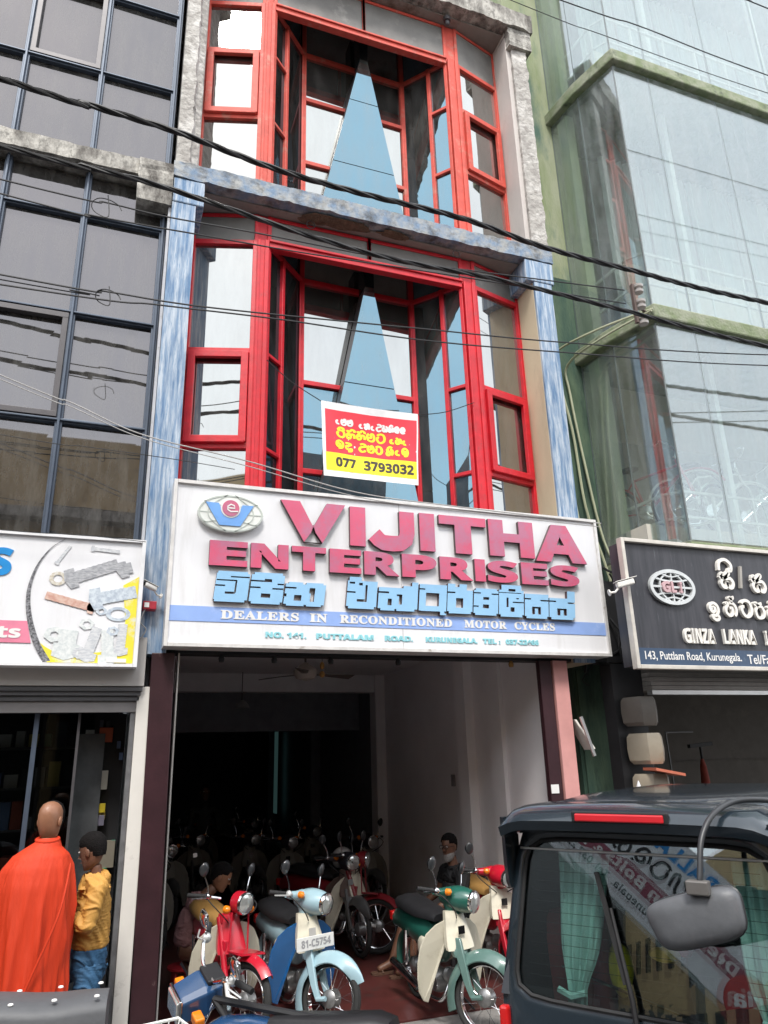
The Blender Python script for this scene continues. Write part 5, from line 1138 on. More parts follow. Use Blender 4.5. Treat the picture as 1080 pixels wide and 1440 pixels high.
    m = front() if 0 else body(); m.box(-.196,-.193,-.03,.03,.70,.76) if style == 'nacelle' else m.box(-.29,-.288,-.02,.02,.70,.73); m.build('badge', chrome if neck is None else mat('badge_grey', (.45,.44,.42), .5), t, local=True)
    # frame, seat, engine
    m = body(); m.tube(smooth_curve([(-.38,0,.82),(-.44,0,.60),(-.56,0,.47),(-.78,0,.47),(-.95,0,.60),(-1.25,0,.66)],5), [.05]*26, 10); m.build('frame', main, t, local=True, smooth=True)
    m = body(); m.loft([[(x, b*sy, z+c_*sz) for b,c_ in ((-1,-.6),(-1,.4),(-.55,1),(.55,1),(1,.4),(1,-.6),(.6,-1),(-.6,-1))] for x,z,sy,sz in ((-.60,.60,.06,.08),(-.72,.62,.11,.10),(-.9,.62,.12,.11),(-1.1,.63,.11,.11),(-1.38,.64,.085,.09),(-1.56,.60,.05,.06))]); m.build('body', main, t, local=True, smooth=50)
    for s_ in (-1,1):
        m = body(); m.ell((-.72,s_*.115,.50),(.12,.03,.105),Euler((0,R(25),0))); m.build('side_cover', shield if shield is not blue_p else creamp, t, local=True, smooth=True)
        m = body(); m.tube([(-1.18,s_*.10,.30),(-1.08,s_*.12,.60)], .020, 8); m.build('shock_absorber', chrome, t, local=True)
        m = body(); m.tube([(-.66,s_*.05,.24),(-.66,s_*.25,.24)], .014, 8); m.build('footpeg', black_rub, t, local=True)
    m = body(); m.loft([[(x, b*sy, z+c_*sz) for b,c_ in ((-1,-.7),(-1.05,.2),(-.7,.9),(0,1.1),(.7,.9),(1.05,.2),(1,-.7))] for x,z,sy,sz in ((-.58,.755,.06,.03),(-.66,.775,.10,.045),(-.85,.775,.13,.05),(-1.05,.79,.135,.055),(-1.25,.80,.125,.055),(-1.36,.79,.09,.04))]); m.build('seat', seat, t, local=True, smooth=60)
    m = body(); m.tube([(-.50,0,.36),(-.50,0,.36)], .0, 3) if 0 else None; m.lathe([(.07,-.10),(.085,-.07),(.085,.07),(.07,.10)], (-.62,0,.28), (0,1,0), 18); m.lathe([(.055,0),(.058,.02),(.05,.03),(.058,.04),(.05,.05),(.058,.06),(.05,.07),(.058,.08),(.05,.1),(.04,.15)], (-.52,0,.34), (1,0,.1), 14); m.box(-.82,-.58,-.06,.06,.20,.34); m.build('engine', eng, t, local=True, smooth=30)
    m = body(); m.tube(smooth_curve([(-.40,-.06,.30),(-.42,-.12,.20),(-.6,-.14,.18),(-.9,-.15,.22),(-1.35,-.16,.30)],5), [.016]*13+[.034]*8, 10); m.build('exhaust', chrome, t, local=True, smooth=True)
    rings = []
    for i in range(12):
        q = R(60+130*i/11); x, z = -1.18+.34*math.cos(q), .28+.34*math.sin(q); rings.append([(x-.05*abs(s_)**2*math.cos(q), s_*.07, z-.05*abs(s_)**2*math.sin(q)) for s_ in (-1,0,1)]+[(x-.06*math.cos(q), s_*.06, z-.06*math.sin(q)) for s_ in (1,0,-1)])
    m = body(); m.loft(rings); m.build('rear_mudguard', main, t, local=True, smooth=45)
    m = body(); m.box(-1.63,-1.56,-.05,.05,.58,.66); m.build('tail_light', redlens, t, local=True, bevel=.01)
    m = body(); m.tube([(-.70,.10,.22),(-.60,.26,.01)], .009, 6); m.build('side_stand', dark_in, t, local=True)
    if plate:
        m = front() if 0 else body(); m.bar((-.135,-.165,.665),(-.135,.165,.665),.10,.006,(1,0,0)); po = m.build('number_plate', mat('plate_white', (.70,.70,.68), .45, third=(.45,.44,.42), tscale=20, tlo=.55, thi=.75), t, local=True, bevel=.003)
        m = body(); f2 = lambda u, v, d: (-.1315+d, u, v); lettering(m, plate, -.125, .135, .637, .694, f2, .002, .015); m.build('plate_number', mat('plate_grey', (.30,.30,.31), .6), po, local=True, kind='stuff')
    return t
red_p = mat('red_bike_paint', (.50,.010,.028), .30, coat=.6, third=(.33,.012,.02), tscale=7, tlo=.55, thi=.7); blue_p = mat('blue_bike_paint', (.012,.105,.30), .25, coat=.8)
ice = mat('ice_blue_paint', (.32,.47,.53), .30, coat=.5, var=.05); dgreen = mat('dark_green_paint', (.015,.10,.075), .28, coat=.7); sgreen = mat('sage_green_paint', (.095,.175,.155), .35, coat=.5); dred = mat('dark_red_paint', (.25,.012,.02), .35, coat=.4)
tanv = mat('tan_vinyl', (.36,.20,.06), .5, var=.1)
H = lambda d: R(d)
underbone('pale blue and blue step-through motorcycle with the 81-C5754 number plate', (1.87,6.50,.0), H(-83), ice, ice, blue_p, 34, plate='81-C5754', neck=creamp, lean=3)
underbone('dark green step-through motorcycle with cream leg shields beside the vehicle', (2.98,5.98,.0), H(-88), dgreen, sgreen, creamp, 36, lean=3)
underbone('red motorcycle with front carrier and cream leg shields, leftmost in the doorway', (1.24,6.70,.012), H(-84), red_p, red_p, creamp, 26, seat=tanv, style='rack', neck=red_p, lean=3)
g2 = 'small motorcycles parked facing the street'
underbone('red step-through motorcycle with tan seat half hidden behind the green one', (3.80,6.80,.012), H(-97), red_p, red_p, creamp, 12, seat=tanv, lean=2)
underbone('dark red motorcycle with cream leg shield standing deep inside by the wall', (3.10,8.75,.012), H(-62), dred, dred, creamp, 30, lean=3, style='rack')
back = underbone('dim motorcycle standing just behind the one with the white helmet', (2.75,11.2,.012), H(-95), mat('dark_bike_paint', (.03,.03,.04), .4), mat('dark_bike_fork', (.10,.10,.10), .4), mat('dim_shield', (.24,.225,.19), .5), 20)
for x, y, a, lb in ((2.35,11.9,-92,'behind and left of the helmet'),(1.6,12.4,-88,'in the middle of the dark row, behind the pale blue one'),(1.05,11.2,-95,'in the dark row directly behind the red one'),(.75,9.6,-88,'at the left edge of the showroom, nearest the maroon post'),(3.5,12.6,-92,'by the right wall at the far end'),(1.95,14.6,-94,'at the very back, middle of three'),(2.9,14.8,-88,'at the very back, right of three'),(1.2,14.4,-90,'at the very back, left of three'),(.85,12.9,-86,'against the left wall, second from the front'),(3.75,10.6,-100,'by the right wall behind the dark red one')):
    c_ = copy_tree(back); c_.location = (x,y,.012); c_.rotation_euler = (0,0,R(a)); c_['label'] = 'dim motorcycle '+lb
t = thing('helmet', 'white open face helmet resting on a motorcycle deep inside', 'helmet', (2.93,9.45,.90)); m = MB(); m.ell((2.93,9.45,.93),(.135,.15,.13)); m.build('shell', mat('helmet_white', (.62,.60,.60), .25, coat=.5), t, smooth=True); m = MB(); m.ell((2.95,9.37,.89),(.10,.10,.07)); m.build('visor', dark_in, t, smooth=True)
underbone('dark motorcycle carrying the white helmet, behind the pale blue one', (2.90,8.70,.012), H(-92), MATS['dark_bike_paint'], MATS['dark_bike_fork'], mat('brown_panel', (.10,.06,.05), .6), 8, group=g2)

# blue motorcycle in the foreground, facing left along the kerb, bars turned towards the camera
def roadster(label, loc, rz, col, steer, head=True, seatm=seat_bk):
    t = thing('motorcycle', label, 'motorcycle', loc, rz); LN = Matrix.Rotation(R(5), 4, 'X')
    ax0 = Vector((.10-.0,0,.30)); axis = Vector((-.42,0,.90)).normalized(); S = LN @ Matrix.Translation((-.28,0,.98)) @ Matrix.Rotation(R(steer),4,axis) @ Matrix.Translation((.28,0,-.98))
    fr_ = lambda: (lambda m: (setattr(m,'M',S), m)[1])(MB()); bd = lambda: (lambda m: (setattr(m,'M',LN), m)[1])(MB())
    wheel(t, Vector((0,0,.30)), S, .30); wheel(t, Vector((-1.25,0,.30)), LN, .30)
    m = fr_()
    for s_ in (-1,1): m.tube([(-.30,s_*.09,.86),(0,s_*.09,.30)], .022, 10)
    m.build('fork', chrome, t, local=True, smooth=True)
    rings = []
    for i in range(12):
        q = R(30+130*i/11); x, z = .345*math.cos(q), .30+.345*math.sin(q); rings.append([(x,s_*.055,z) for s_ in (-1,1)]+[(x-.01*math.cos(q),s_*.055,z-.01*math.sin(q)) for s_ in (1,-1)])
    m = fr_(); m.loft(rings); m.build('front_mudguard', chrome, t, local=True, smooth=45)
    # squared cowl and rectangular headlight
    m = fr_(); m.loft([[(x,b*sy,z+c_*sz) for b,c_ in ((-1,-1),(-1,.6),(-.7,1),(.7,1),(1,.6),(1,-1))] for x,z,sy,sz in ((-.36,.885,.09,.055),(-.26,.87,.115,.075),(-.13,.845,.10,.065),(-.115,.845,.095,.06))]); m.build('headlight_cowl', col, t, local=True, bevel=.008)
    m = fr_(); m.loft([[(x,b*sy,z+c_*sz) for b,c_ in ((-1,-1),(-1,1),(1,1),(1,-1))] for x,z,sy,sz in ((-.125,.835,.102,.07),(-.105,.835,.102,.07))]); m.build('headlight_ring', chrome, t, local=True, bevel=.006)
    m = fr_(); m.loft([[(x,b*sy,z+c_*sz) for b,c_ in ((-1,-1),(-1,1),(1,1),(1,-1))] for x,z,sy,sz in ((-.106,.835,.090,.058),(-.094,.833,.088,.056))]); m.build('headlight', lens, t, local=True, bevel=.008)
    m = fr_(); m.box(-.38,-.27,-.085,.085,.935,.965); m.build('instrument_panel', dark_in, t, local=True, bevel=.01)
    for s_ in (-1,1):
        m = fr_(); m.box(-.22,-.165,s_*.17-.045,s_*.17+.045,.80,.855); m.build('indicator', amber, t, local=True, bevel=.01)
        m = fr_(); m.tube([(-.22,s_*.09,.84),(-.20,s_*.14,.83)], .01, 6); m.build('indicator_stalk', dark_in, t, local=True)
        m = fr_(); m.tube(smooth_curve([(-.31,s_*.02,.95),(-.30,s_*.10,.965),(-.33,s_*.20,1.02),(-.37,s_*.25,1.03)],5), .011, 8); m.build('handlebar', chrome, t, local=True, smooth=True)
        m = fr_(); m.tube([(-.37,s_*.25,1.03),(-.42,s_*.37,1.03)], .018, 10); m.build('handlebar_grip', black_rub, t, local=True, smooth=True)
        m = fr_(); m.tube([(-.33,s_*.23,1.03),(-.32,s_*.28,1.02),(-.36,s_*.37,1.01)], .006, 5); m.ell((-.36,s_*.235,1.03),(.03,.03,.03)); m.build('brake_lever', mat('silver_plastic',(.62,.63,.62),.35,.5), t, local=True, smooth=True)
        m = fr_(); m.tube([(-.36,s_*.22,1.04),(-.35,s_*.23,1.07),(-.36,s_*.26,1.10)], .006, 6); m.build('mirror_stalk', chrome, t, local=True)
        m = fr_(); m.loft([[(x,s_*.275+b*sy,1.125+c_*sz) for b,c_ in ((-1,-.8),(-1,.6),(-.6,1),(.8,1),(1,.5),(.9,-.8),(.5,-1),(-.7,-1))] for x,sy,sz in ((-.335,.035,.025),(-.350,.060,.045),(-.362,.062,.047))]); mo = m.build('mirror', chrome, t, local=True, smooth=50)
        m = fr_(); m.loft([[(x,s_*.275+b*sy,1.125+c_*sz) for b,c_ in ((-1,-.8),(-1,.6),(-.6,1),(.8,1),(1,.5),(.9,-.8),(.5,-1),(-.7,-1))] for x,sy,sz in ((-.3625,.056,.041),(-.364,.056,.041))]); m.build('mirror_glass', mirg, mo, local=True)
    m = bd(); m.loft([[(x,b*sy,z+c_*sz) for b,c_ in ((-1,-.8),(-1,.1),(-.6,.9),(0,1.1),(.6,.9),(1,.1),(1,-.8))] for x,z,sy,sz in ((-.34,.68,.07,.05),(-.42,.70,.11,.07),(-.6,.71,.12,.075),(-.78,.70,.10,.06))]); m.build('fuel_tank', col, t, local=True, smooth=60)
    m = bd(); m.loft([[(x,b*sy,z+c_*sz) for b,c_ in ((-1,-.8),(-1.05,.2),(-.75,.9),(.75,.9),(1.05,.2),(1,-.8))] for x,z,sy,sz in ((-.74,.76,.10,.04),(-.85,.765,.125,.045),(-1.1,.775,.135,.05),(-1.32,.79,.13,.055),(-1.42,.78,.10,.045))]); m.build('seat', seatm, t, local=True, smooth=60)
    m = bd(); m.loft([[(x,b*sy,z+c_*sz) for b,c_ in ((-1,-1),(-1,1),(1,1),(1,-1))] for x,z,sy,sz in ((-.8,.68,.10,.07),(-1.2,.70,.11,.07),(-1.5,.74,.08,.05))]); m.build('tail_body', col, t, local=True, bevel=.02)
    m = bd(); m.box(-1.57,-1.50,-.07,.07,.72,.79); m.build('tail_light', redlens, t, local=True, bevel=.012)
    m = bd(); m.lathe([(.09,-.11),(.11,-.08),(.11,.08),(.09,.11)], (-.62,0,.36), (0,1,0), 18); m.box(-.9,-.55,-.08,.08,.25,.5); m.lathe([(.06,0),(.075,.02),(.06,.04),(.075,.06),(.06,.08),(.075,.1),(.05,.18)], (-.52,0,.42), (.4,0,.9), 14); m.build('engine', eng, t, local=True, smooth=30)
    m = bd(); m.tube([(-.30,0,.9),(-.5,0,.7),(-.5,0,.3),(-.95,0,.3),(-1.0,0,.7)], .02, 8); m.tube([(-.32,0,.85),(-1.4,0,.76)], .02, 8); m.build('frame', dark_in, t, local=True)
    m = bd(); m.tube([(-1.25,-.1,.3),(-.9,-.08,.32)], .02, 6); m.tube([(-1.25,.1,.3),(-.9,.08,.32)], .02, 6); m.build('swingarm', dark_in, t, local=True)
    m = bd(); m.tube([(-.5,-.1,.3),(-.7,-.16,.2),(-1.4,-.18,.32)], .03, 10); m.build('exhaust', chrome, t, local=True, smooth=True)
    m = bd(); m.tube([(-.75,.1,.25),(-.62,.27,.0)], .009, 6); m.build('side_stand', dark_in, t, local=True)
    return t
navy_p = mat('navy_bike_paint', (.018,.060,.15), .22, coat=.9)
roadster('navy motorcycle with rectangular headlight parked sideways in the foreground', (.42,5.02,-.02), R(141), navy_p, 55)
grey_v = mat('grey_seat_cover', (.085,.088,.095), .55, var=.12, scale=4, bump=.15, bscale=14)
# dark motorcycle whose grey covered seat shows at the lower left
rs = roadster('motorcycle with a grey riveted seat cover at the lower left corner', (-1.40,4.80,-.02), R(175), MATS['dark_bike_paint'], -10, seatm=grey_v)
m = MB(); rings = []
for i in range(9):
    u = i/8; x = -.62-.95*u; wv = .16*(1 if i < 7 else .9-.12*(i-7)); zc = .975+.02*math.sin(u*6)-(.015 if i in (0,8) else 0)
    rings.append([(x, wv*b, zc+c_) for b,c_ in ((-1.1,-.16),(-1.12,-.02),(-.95,.02),(-.5,.04),(0,.045),(.5,.04),(.95,.02),(1.12,-.02),(1.1,-.16))])
m.loft(rings); sc_ = m.build('seat_cover', grey_v, rs, local=True, smooth=60)
for i in range(5):
    for s_ in (1,-1): MB().lathe([(.014,0),(.012,.006),(.002,.009)], (-.72-.2*i, s_*.12, 1.006), (0,0,1), 8).build('rivet', white_p, sc_, local=True)
bicycle(-.23,3.70,-.02,R(14),frm_w,'bicycle whose white wire basket rim shows at the bottom edge',None,True)
# ------------------------------------------------------------------ slate blue van, rear towards the camera
EV = Vector((.529,-.849,0)); HV = Vector((.849,.529,0)); vrz = math.atan2(HV.y, HV.x)
van = thing('parked_van', 'slate blue van with green curtains seen from behind at the lower right', 'van', (2.40,3.17,-.02), vrz)
vp = mat('slate_blue_paint', (.016,.026,.036), .26, .2, var=.12, scale=3, coat=.8); vtop = mat('sky_sheen_roof_paint', (.10,.125,.15), .38, .2, var=.12, scale=2, coat=.4)  # roof paint lighter than the body, sky sheen put into its colour
# local frame: x forward, y left (towards the building), z up; s (rightwards in the picture) = -y
def rake(z): return .17*max(0, z-1.0)
def ring(cy, cz, hw, hh, n_, x0=0, taper=.17, k=56, rk=1):
    P = []
    for i in range(k):
        a = 2*math.pi*(i+.5)/k; c_, s_ = math.cos(a), math.sin(a); r = (abs(c_)**n_+abs(s_)**n_)**(-1/n_)
        y, z = hw*r*c_, cz+hh*r*s_; y *= 1-taper*max(0, z-1.0); P.append(Vector((x0+rk*rake(z), cy+y, z)))
    return P
outer = ring(0,1.05,.73,.81,7); inner = ring(0,1.335,.66,.355,9)
k = len(outer)
m = MB(); m.loft([outer, [p+Vector((-.02,0,0)) if 0 else p for p in ring(0,1.335,.70,.39,8,-.012)], ring(0,1.335,.675,.37,9,-.004), inner, [p+Vector((.03,0,0)) for p in inner]], cap=False)
m.build('tailgate', vp, van, local=True, smooth=50)
st_ = [(0,1,1,0),(.06,1.012,1.008,0),(.6,1.02,1.02,0),(1.6,1.02,1.02,0),(2.5,1.0,1.0,0),(3.0,.97,.9,.0),(3.3,.93,.62,0),(3.42,.85,.5,0)]
rings = []
for x, sw, sh, _ in st_:
    rings.append([Vector((x+p.x*(1 if x < .5 else .3), p.y*sw, .23+(p.z-.23)*sh)) for p in outer])
m = MB(); m.loft(rings); m.f = m.f[:-2]+[m.f[-1]]; m.m = [0]*len(m.f)
m.build('body', vp, van, local=True, smooth=50)
gw_ = clear_glass('tinted_car_glass', (.74,.82,.80), .30, (.9,.95,1.0), dirt=.0)
m = MB(); m.loft([[p+Vector((.012,0,0)) for p in inner],[p*1.0+Vector((.016,0,0)) for p in inner]]); m.build('rear_window', gw_, van, local=True)
m = MB(); P = [p+Vector((-.002,0,0)) for p in inner]; m.tube(P, .011, 6, closed=True); m.build('window_rubber', black_rub, van, local=True, smooth=True)
hw_ = MB()
for z in [1.03+.046*i for i in range(14)]: hw_.tube([(rake(z)+.02,-.60*(1-.17*(z-1)),z),(rake(z)+.02,.60*(1-.17*(z-1)),z)], .0011, 4)
hw_.build('heating_wires', dark_in, van, local=True)
# spoiler hood over the rear edge of the roof, legs down both sides
m = MB(); rings = []
for i in range(21):
    u = -1+2*i/20; y = .650*math.copysign(min(1,abs(u)**1.0), u); e_ = max(0,abs(u)-.86)/.14; zt = 1.865-.020*u*u-.05*e_**2; zb = 1.735-.01*u*u-.03*e_
    rings.append([(.0,y,zb),(-.055,y,zb+.015),(-.075,y,zb+.06),(-.055,y,zt-.035),(-.01,y,zt-.008),(.12,y,zt+.006),(.30,y,zt+.008),(.30,y,zt-.04),(.1,y,zb+.02)])
m.loft(rings); m.build('spoiler', vp, van, local=True, smooth=50)
for s_ in (-1,1):
    m = MB(); m.loft([[(x,s_*y,z),(x+.02,s_*(y+.03),z),(x+.14,s_*(y+.035),z),(x+.15,s_*y,z)] for x,y,z in ((-.045,.635,1.80),(-.02,.645,1.70),(.0,.655,1.58),(.03,.665,1.48),(.05,.665,1.45))]); m.build('spoiler_side', vp, van, local=True, smooth=50)
    m = MB(); m.loft([[(x,s_*(y-.05),z),(x-.012,s_*(y-.02),z),(x-.01,s_*y,z),(x+.05,s_*(y+.01),z)] for x,y,z in ((.10,.655,1.46),(.05,.70,1.2),(.0,.735,.98))]); m.build('pillar_trim', mat('weathered_black_trim', (.05,.055,.065), .45, var=.2), van, local=True, smooth=50)
    m = MB(); m.box(-.03,.05,s_*.74-.045,s_*.74+.005,.55,.93); m.build('tail_light', redlens, van, local=True, bevel=.012)
m = MB(); m.loft([[(x,y,1.862-.03*(y/.66)**2+.006*(1-(y/.66)**2)+dz) for y in [(-.62+1.24*j/12) for j in range(13)]]+[(x,y,1.80) for y in [(.60-1.20*j/12) for j in range(13)]] for x,dz in ((.25,0),(.35,.004),(1.2,.006),(2.2,-.01),(2.6,-.04))]); m.build('roof_panel', vtop, van, local=True, smooth=50)
m = MB(); m.box(-.090,-.06,-.215,.215,1.795,1.830); m.build('brake_light', mat('red_brake_lens', (.62,.02,.03), .3, coat=.3), van, local=True, bevel=.006)
m = MB(); m.box(-.080,-.055,-.235,.235,1.788,1.840); m.build('brake_light_housing', dark_in, van, local=True, bevel=.006)
# rear bumper, plate, wheels, glazing
m = MB(); m.loft([[(x,y,.28),(x-.06,y,.32),(x-.06,y,.50),(x,y,.54)] for y,x in ((-.74,.02),(-.66,-.05),(0,-.07),(.66,-.05),(.74,.02))]); m.build('rear_bumper', MATS['weathered_black_trim'], van, local=True, smooth=50)
m = MB(); m.box(-.02,-.01,-.22,.22,.62,.76); m.build('number_plate', MATS['plate_white'], van, local=True)
for x in (.62,2.75):
    for s_ in (-1,1):
        m = MB(); m.lathe([(.12,-.08),(.27,-.08),(.285,-.05),(.285,.05),(.27,.08),(.12,.08)], (x,s_*.68,.285), (0,1,0), 28); wl = m.build('wheel', tyre, van, local=True, smooth=True)
        m = MB(); m.lathe([(.04,.03*s_),(.17,.05*s_),(.18,.082*s_)], (x,s_*.68,.285), (0,1,0), 20); m.build('wheel_cover', eng, wl, local=True, smooth=True)
for s_ in (-1,1):
    for a,b in ((.35,1.15),(1.25,2.1),(2.2,2.75)): MB().loft([[(a,s_*.762,1.08),(b,s_*.762,1.08),(b,s_*.755,1.08),(a,s_*.755,1.08)],[(a+.03,s_*.685,1.62),(b-.03,s_*.685,1.62),(b-.03,s_*.675,1.62),(a+.03,s_*.675,1.62)]]).build('side_window', gl_navy, van, local=True)
MB().add([(2.98,-.60,1.15),(2.98,.60,1.15),(2.72,.54,1.72),(2.72,-.54,1.72)],[(0,1,2,3)]).build('windscreen', gl_navy, van, local=True)
# wiper
m = MB(); m.tube([(-.035,.04,.93),(-.02,.055,1.05),(.055,.14,1.40)], [.014,.012,.009], 6); wp = m.build('wiper', dark_in, van, local=True, smooth=True)
m = MB(); m.bar((.0,.085,1.10),(.082,.205,1.55),.016,.022,(-1,0,0)); m.bar((.0,.075,1.10),(.075,.192,1.55),.006,.012,(-1,0,0)); m.build('wiper_blade', black_rub, wp, local=True)
m = MB(); m.lathe([(.028,-.02),(.03,.02),(.015,.035)], (-.02,.04,.93), (-1,0,0), 14); m.build('wiper_pivot', dark_in, wp, local=True, smooth=True)
# curtains inside the rear window
cur = mat('aqua_curtain', (.40,.60,.57), .85, var=.12, scale=14, stretch=(1,4,.4))
def vcurtain(y0t, y1t, y0b, y1b, zt, zt2, seed):
    rows = []; K = 30
    for j in range(15):
        v = j/14; z = zt-(zt-zt2)*v; pin = math.exp(-((v-.80)/.14)**2); w0 = y0t+(y0b-y0t)*v; w1 = y1t+(y1b-y1t)*v; mid = (w0+w1)/2; sc_2 = 1-.45*pin
        row = []
        for i in range(K+1):
            u = i/K; y = mid+((w0+(w1-w0)*u)-mid)*sc_2
            row.append((.065+rake(z)+.016*math.sin(u*26+seed+v*2)+.008*math.sin(u*61+v*7), y, z))
        rows.append(row)
    m = MB(); vs = [p for r_2 in rows for p in r_2]; m.add(vs, [(j*(K+1)+i,j*(K+1)+i+1,(j+1)*(K+1)+i+1,(j+1)*(K+1)+i) for j in range(14) for i in range(K)])
    o = m.build('curtain', cur, van, local=True, smooth=True); s = o.modifiers.new('solid','SOLIDIFY'); s.thickness = .003
    z = zt-(zt-zt2)*.80; y = (y0t+y1t+ (y0b+y1b))/4
    MB().tube([(.045+rake(z),(y0b+y1b)/2-.07,z+.01),(.035+rake(z),(y0b+y1b)/2,z-.01),(.045+rake(z),(y0b+y1b)/2+.07,z+.01)], .016, 6).build('curtain_tie', cur, o, local=True)
vcurtain(.44,.16,.44,.31,1.63,.86,0); vcurtain(-.41,-.63,-.42,-.66,1.63,.86,2)
MB().tube([(.10,-.62,1.64),(.10,.62,1.64)], .006, 6).build('curtain_wire', alu, van, local=True)
# seats and floor inside
MB().box(.05,3.0,-.70,.70,.42,.46).build('floor_panel', dark_in, van, local=True)
m = MB(); m.loft([[(x,y,z) for y in (.30,.44,.56,.60)]+[(x+.10,y,z) for y in (.60,.44,.30)] for x,z in ((.35,.6),(.30,.9),(.27,1.18),(.29,1.28),(.33,1.31))]); m.build('seat', mat('maroon_seat', (.20,.02,.025), .7), van, local=True, smooth=50, label='maroon seat back at the left inside the van')
for y0, y1 in ((-.05,-.38),(-.42,-.60)):
    m = MB(); m.loft([[(x,y0,z),(x-.02,(y0+y1)/2,z),(x,y1,z),(x+.10,y1,z),(x+.10,y0,z)] for x,z in ((.55,.6),(.48,.95),(.46,1.12),(.50,1.17))]); m.build('seat', mat('dark_seat', (.045,.055,.06), .7), van, local=True, smooth=50)
yl = mat('lump_yellow', (.50,.42,.03), .5)  # coloured rounded shapes set behind the rear glass
def blob(y0, y1, z0, z1, x, m_, nm, lab):
    m = MB(); m.loft([[(x+.08*(1-abs(v)),y0+(y1-y0)*(.5+.5*math.cos(R(a))*(1-.25*abs(v))),(z0+z1)/2+(z1-z0)/2*math.sin(R(a))*(1-.25*abs(v))) for a in range(0,360,24)] for v,x in ((-1,x),(0,x-.05),(1,x+.1))]); m.build(nm, m_, van, local=True, smooth=50, label=lab)
blob(.30,.18,.95,1.20,.30,yl,'lump','yellow cushion beside the left curtain'); blob(.10,-.06,1.12,1.19,.34,mat('lump_amber', (.55,.33,.03), .5),'lump','amber cushion at the middle of the rear shelf'); blob(-.02,-.10,1.14,1.22,.40,mat('lump_red', (.4,.02,.03), .5),'lump','red cushion behind the mirror')
MB().tube([(.22,.5,1.08),(.20,-.2,.93)], .008, 6).build('luggage_rail', chrome, van, local=True)
rt = thing('round_sign', 'round red sign board on a post down the street, seen mirrored in the van window', 'sign', (-2.05,1.46,0))
MB().lathe([(.22,0),(.22,.02)], (-2.03,1.40,1.40), (1,0,0), 32).build('disc', mat('sign_disc_red', (.50,.03,.03), .5), rt)
m = MB(); lettering(m, 'ria', 0, .26, 0, .15, lambda u,v,d: (-2.006+d, 1.27+u, 1.35+v), .003, .02); m.build('lettering', white_p, rt, kind='stuff')
MB().tube([(-2.04,1.40,-.02),(-2.04,1.40,1.3)], .02, 8).build('post', alu_dark, rt)
# rear view mirror on its arm (a part of the van)
tr_b = mat('grey_mirror_shell', (.105,.11,.12), .5, var=.15, scale=8, bump=.06, third=(.13,.13,.14), tscale=7, tlo=.56, thi=.72)
m = MB(); m.tube(smooth_curve([(.32,-.66,1.86),(.18,-.60,1.885),(.05,-.50,1.885),(-.10,-.44,1.84),(-.20,-.405,1.75),(-.26,-.395,1.62),(-.27,-.39,1.58)],6), .0125, 10); arm = m.build('mirror_arm', mat('black_arm', (.03,.032,.036), .4), van, local=True, smooth=True)
MB().box(-.30,-.25,-.43,-.34,1.545,1.60).build('mirror_clamp', mat('clamp_steel', (.20,.19,.18), .5, .6), arm, local=True, bevel=.006)
MB().lathe([(.05,0),(.055,.012),(.02,.02)], (.30,-.655,1.868), (0,-.3,1), 16).build('mirror_foot', MATS['black_arm'], arm, local=True, smooth=True)
m = MB(); rings = []
for x, sc_2, o_ in ((-.20,.93,0),(-.215,1.0,0),(-.24,1.0,0),(-.262,.93,.006),(-.275,.72,.012),(-.282,.36,.014)):
    rg = []
    for i in range(40):
        a = 2*math.pi*i/40; c_, s_ = math.cos(a), math.sin(a); r = (abs(c_)**4.2+abs(s_)**4.2)**(-1/4.2); u, v = .195*r*c_*sc_2*(1+.10*s_), .098*r*s_*sc_2
        uu = u*math.cos(R(16))-v*math.sin(R(16)); vv = u*math.sin(R(16))+v*math.cos(R(16)); rg.append((x+.10*v, -.345-uu, 1.445+vv+o_))
    rings.append(rg)
m.loft(rings); mo = m.build('mirror', tr_b, van, local=True, smooth=60)
m = MB(); m.tube([Vector(p)+Vector((.004,0,0)) for p in rings[1]], .0055, 6, closed=True); m.build('mirror_rim', MATS['black_arm'], mo, local=True, smooth=True)

# unseen tilted board added to supply the reflection in the van's rear window
t = thing('reflection_board', 'tilted white board with blue and pink lettering, added unseen for its reflection', 'sign', (-6.6,1.2,0))
BM = Matrix.Translation((-6.5,1.25,3.2)) @ Matrix.Rotation(R(90),4,'Z') @ Matrix.Rotation(R(-36),4,'Y')
m = MB(); m.M = BM; m.box(-1.9,1.9,0,.06,-.75,.75); m.build('board', white_b, t)
bfm = lambda u, v, d: BM @ Vector((u,-.003-d,v))
m = MB(); lettering(m, 'KAVARALLA MOTORS', -1.7,1.7,.38,.66,bfm,.004,.02); m.build('lettering', MATS['sign_blue'], t, kind='stuff')
m = MB(); m.M = BM; m.box(-1.9,1.9,-.004,-.001,-.42,-.14); m.build('band', mat('sign_rose', (.30,.06,.10), .5), t)
m = MB(); lettering(m, 'Dealers in Bolts & Nuts', -1.55,1.6,-.37,-.19,lambda u,v,d: BM @ Vector((u,-.006-d,v)),.003,.015); m.build('lettering', white_p, t, kind='stuff')
m = MB(); sinhala(m, ['vi','ga','ha','ta','la','na','r2','ma'],-1.3,1.4,-.06,.30,.05,.004,bfm); lettering(m, 'Kurunegala.  Tel. 037 2222193',-.6,1.6,-.66,-.50,bfm,.003,.008); m.build('lettering', dark_in, t, kind='stuff')
for y in (.6,1.9): MB().box(-6.7,-6.58,y,y+.1,-.03,3.2).build('post', alu_dark, t)
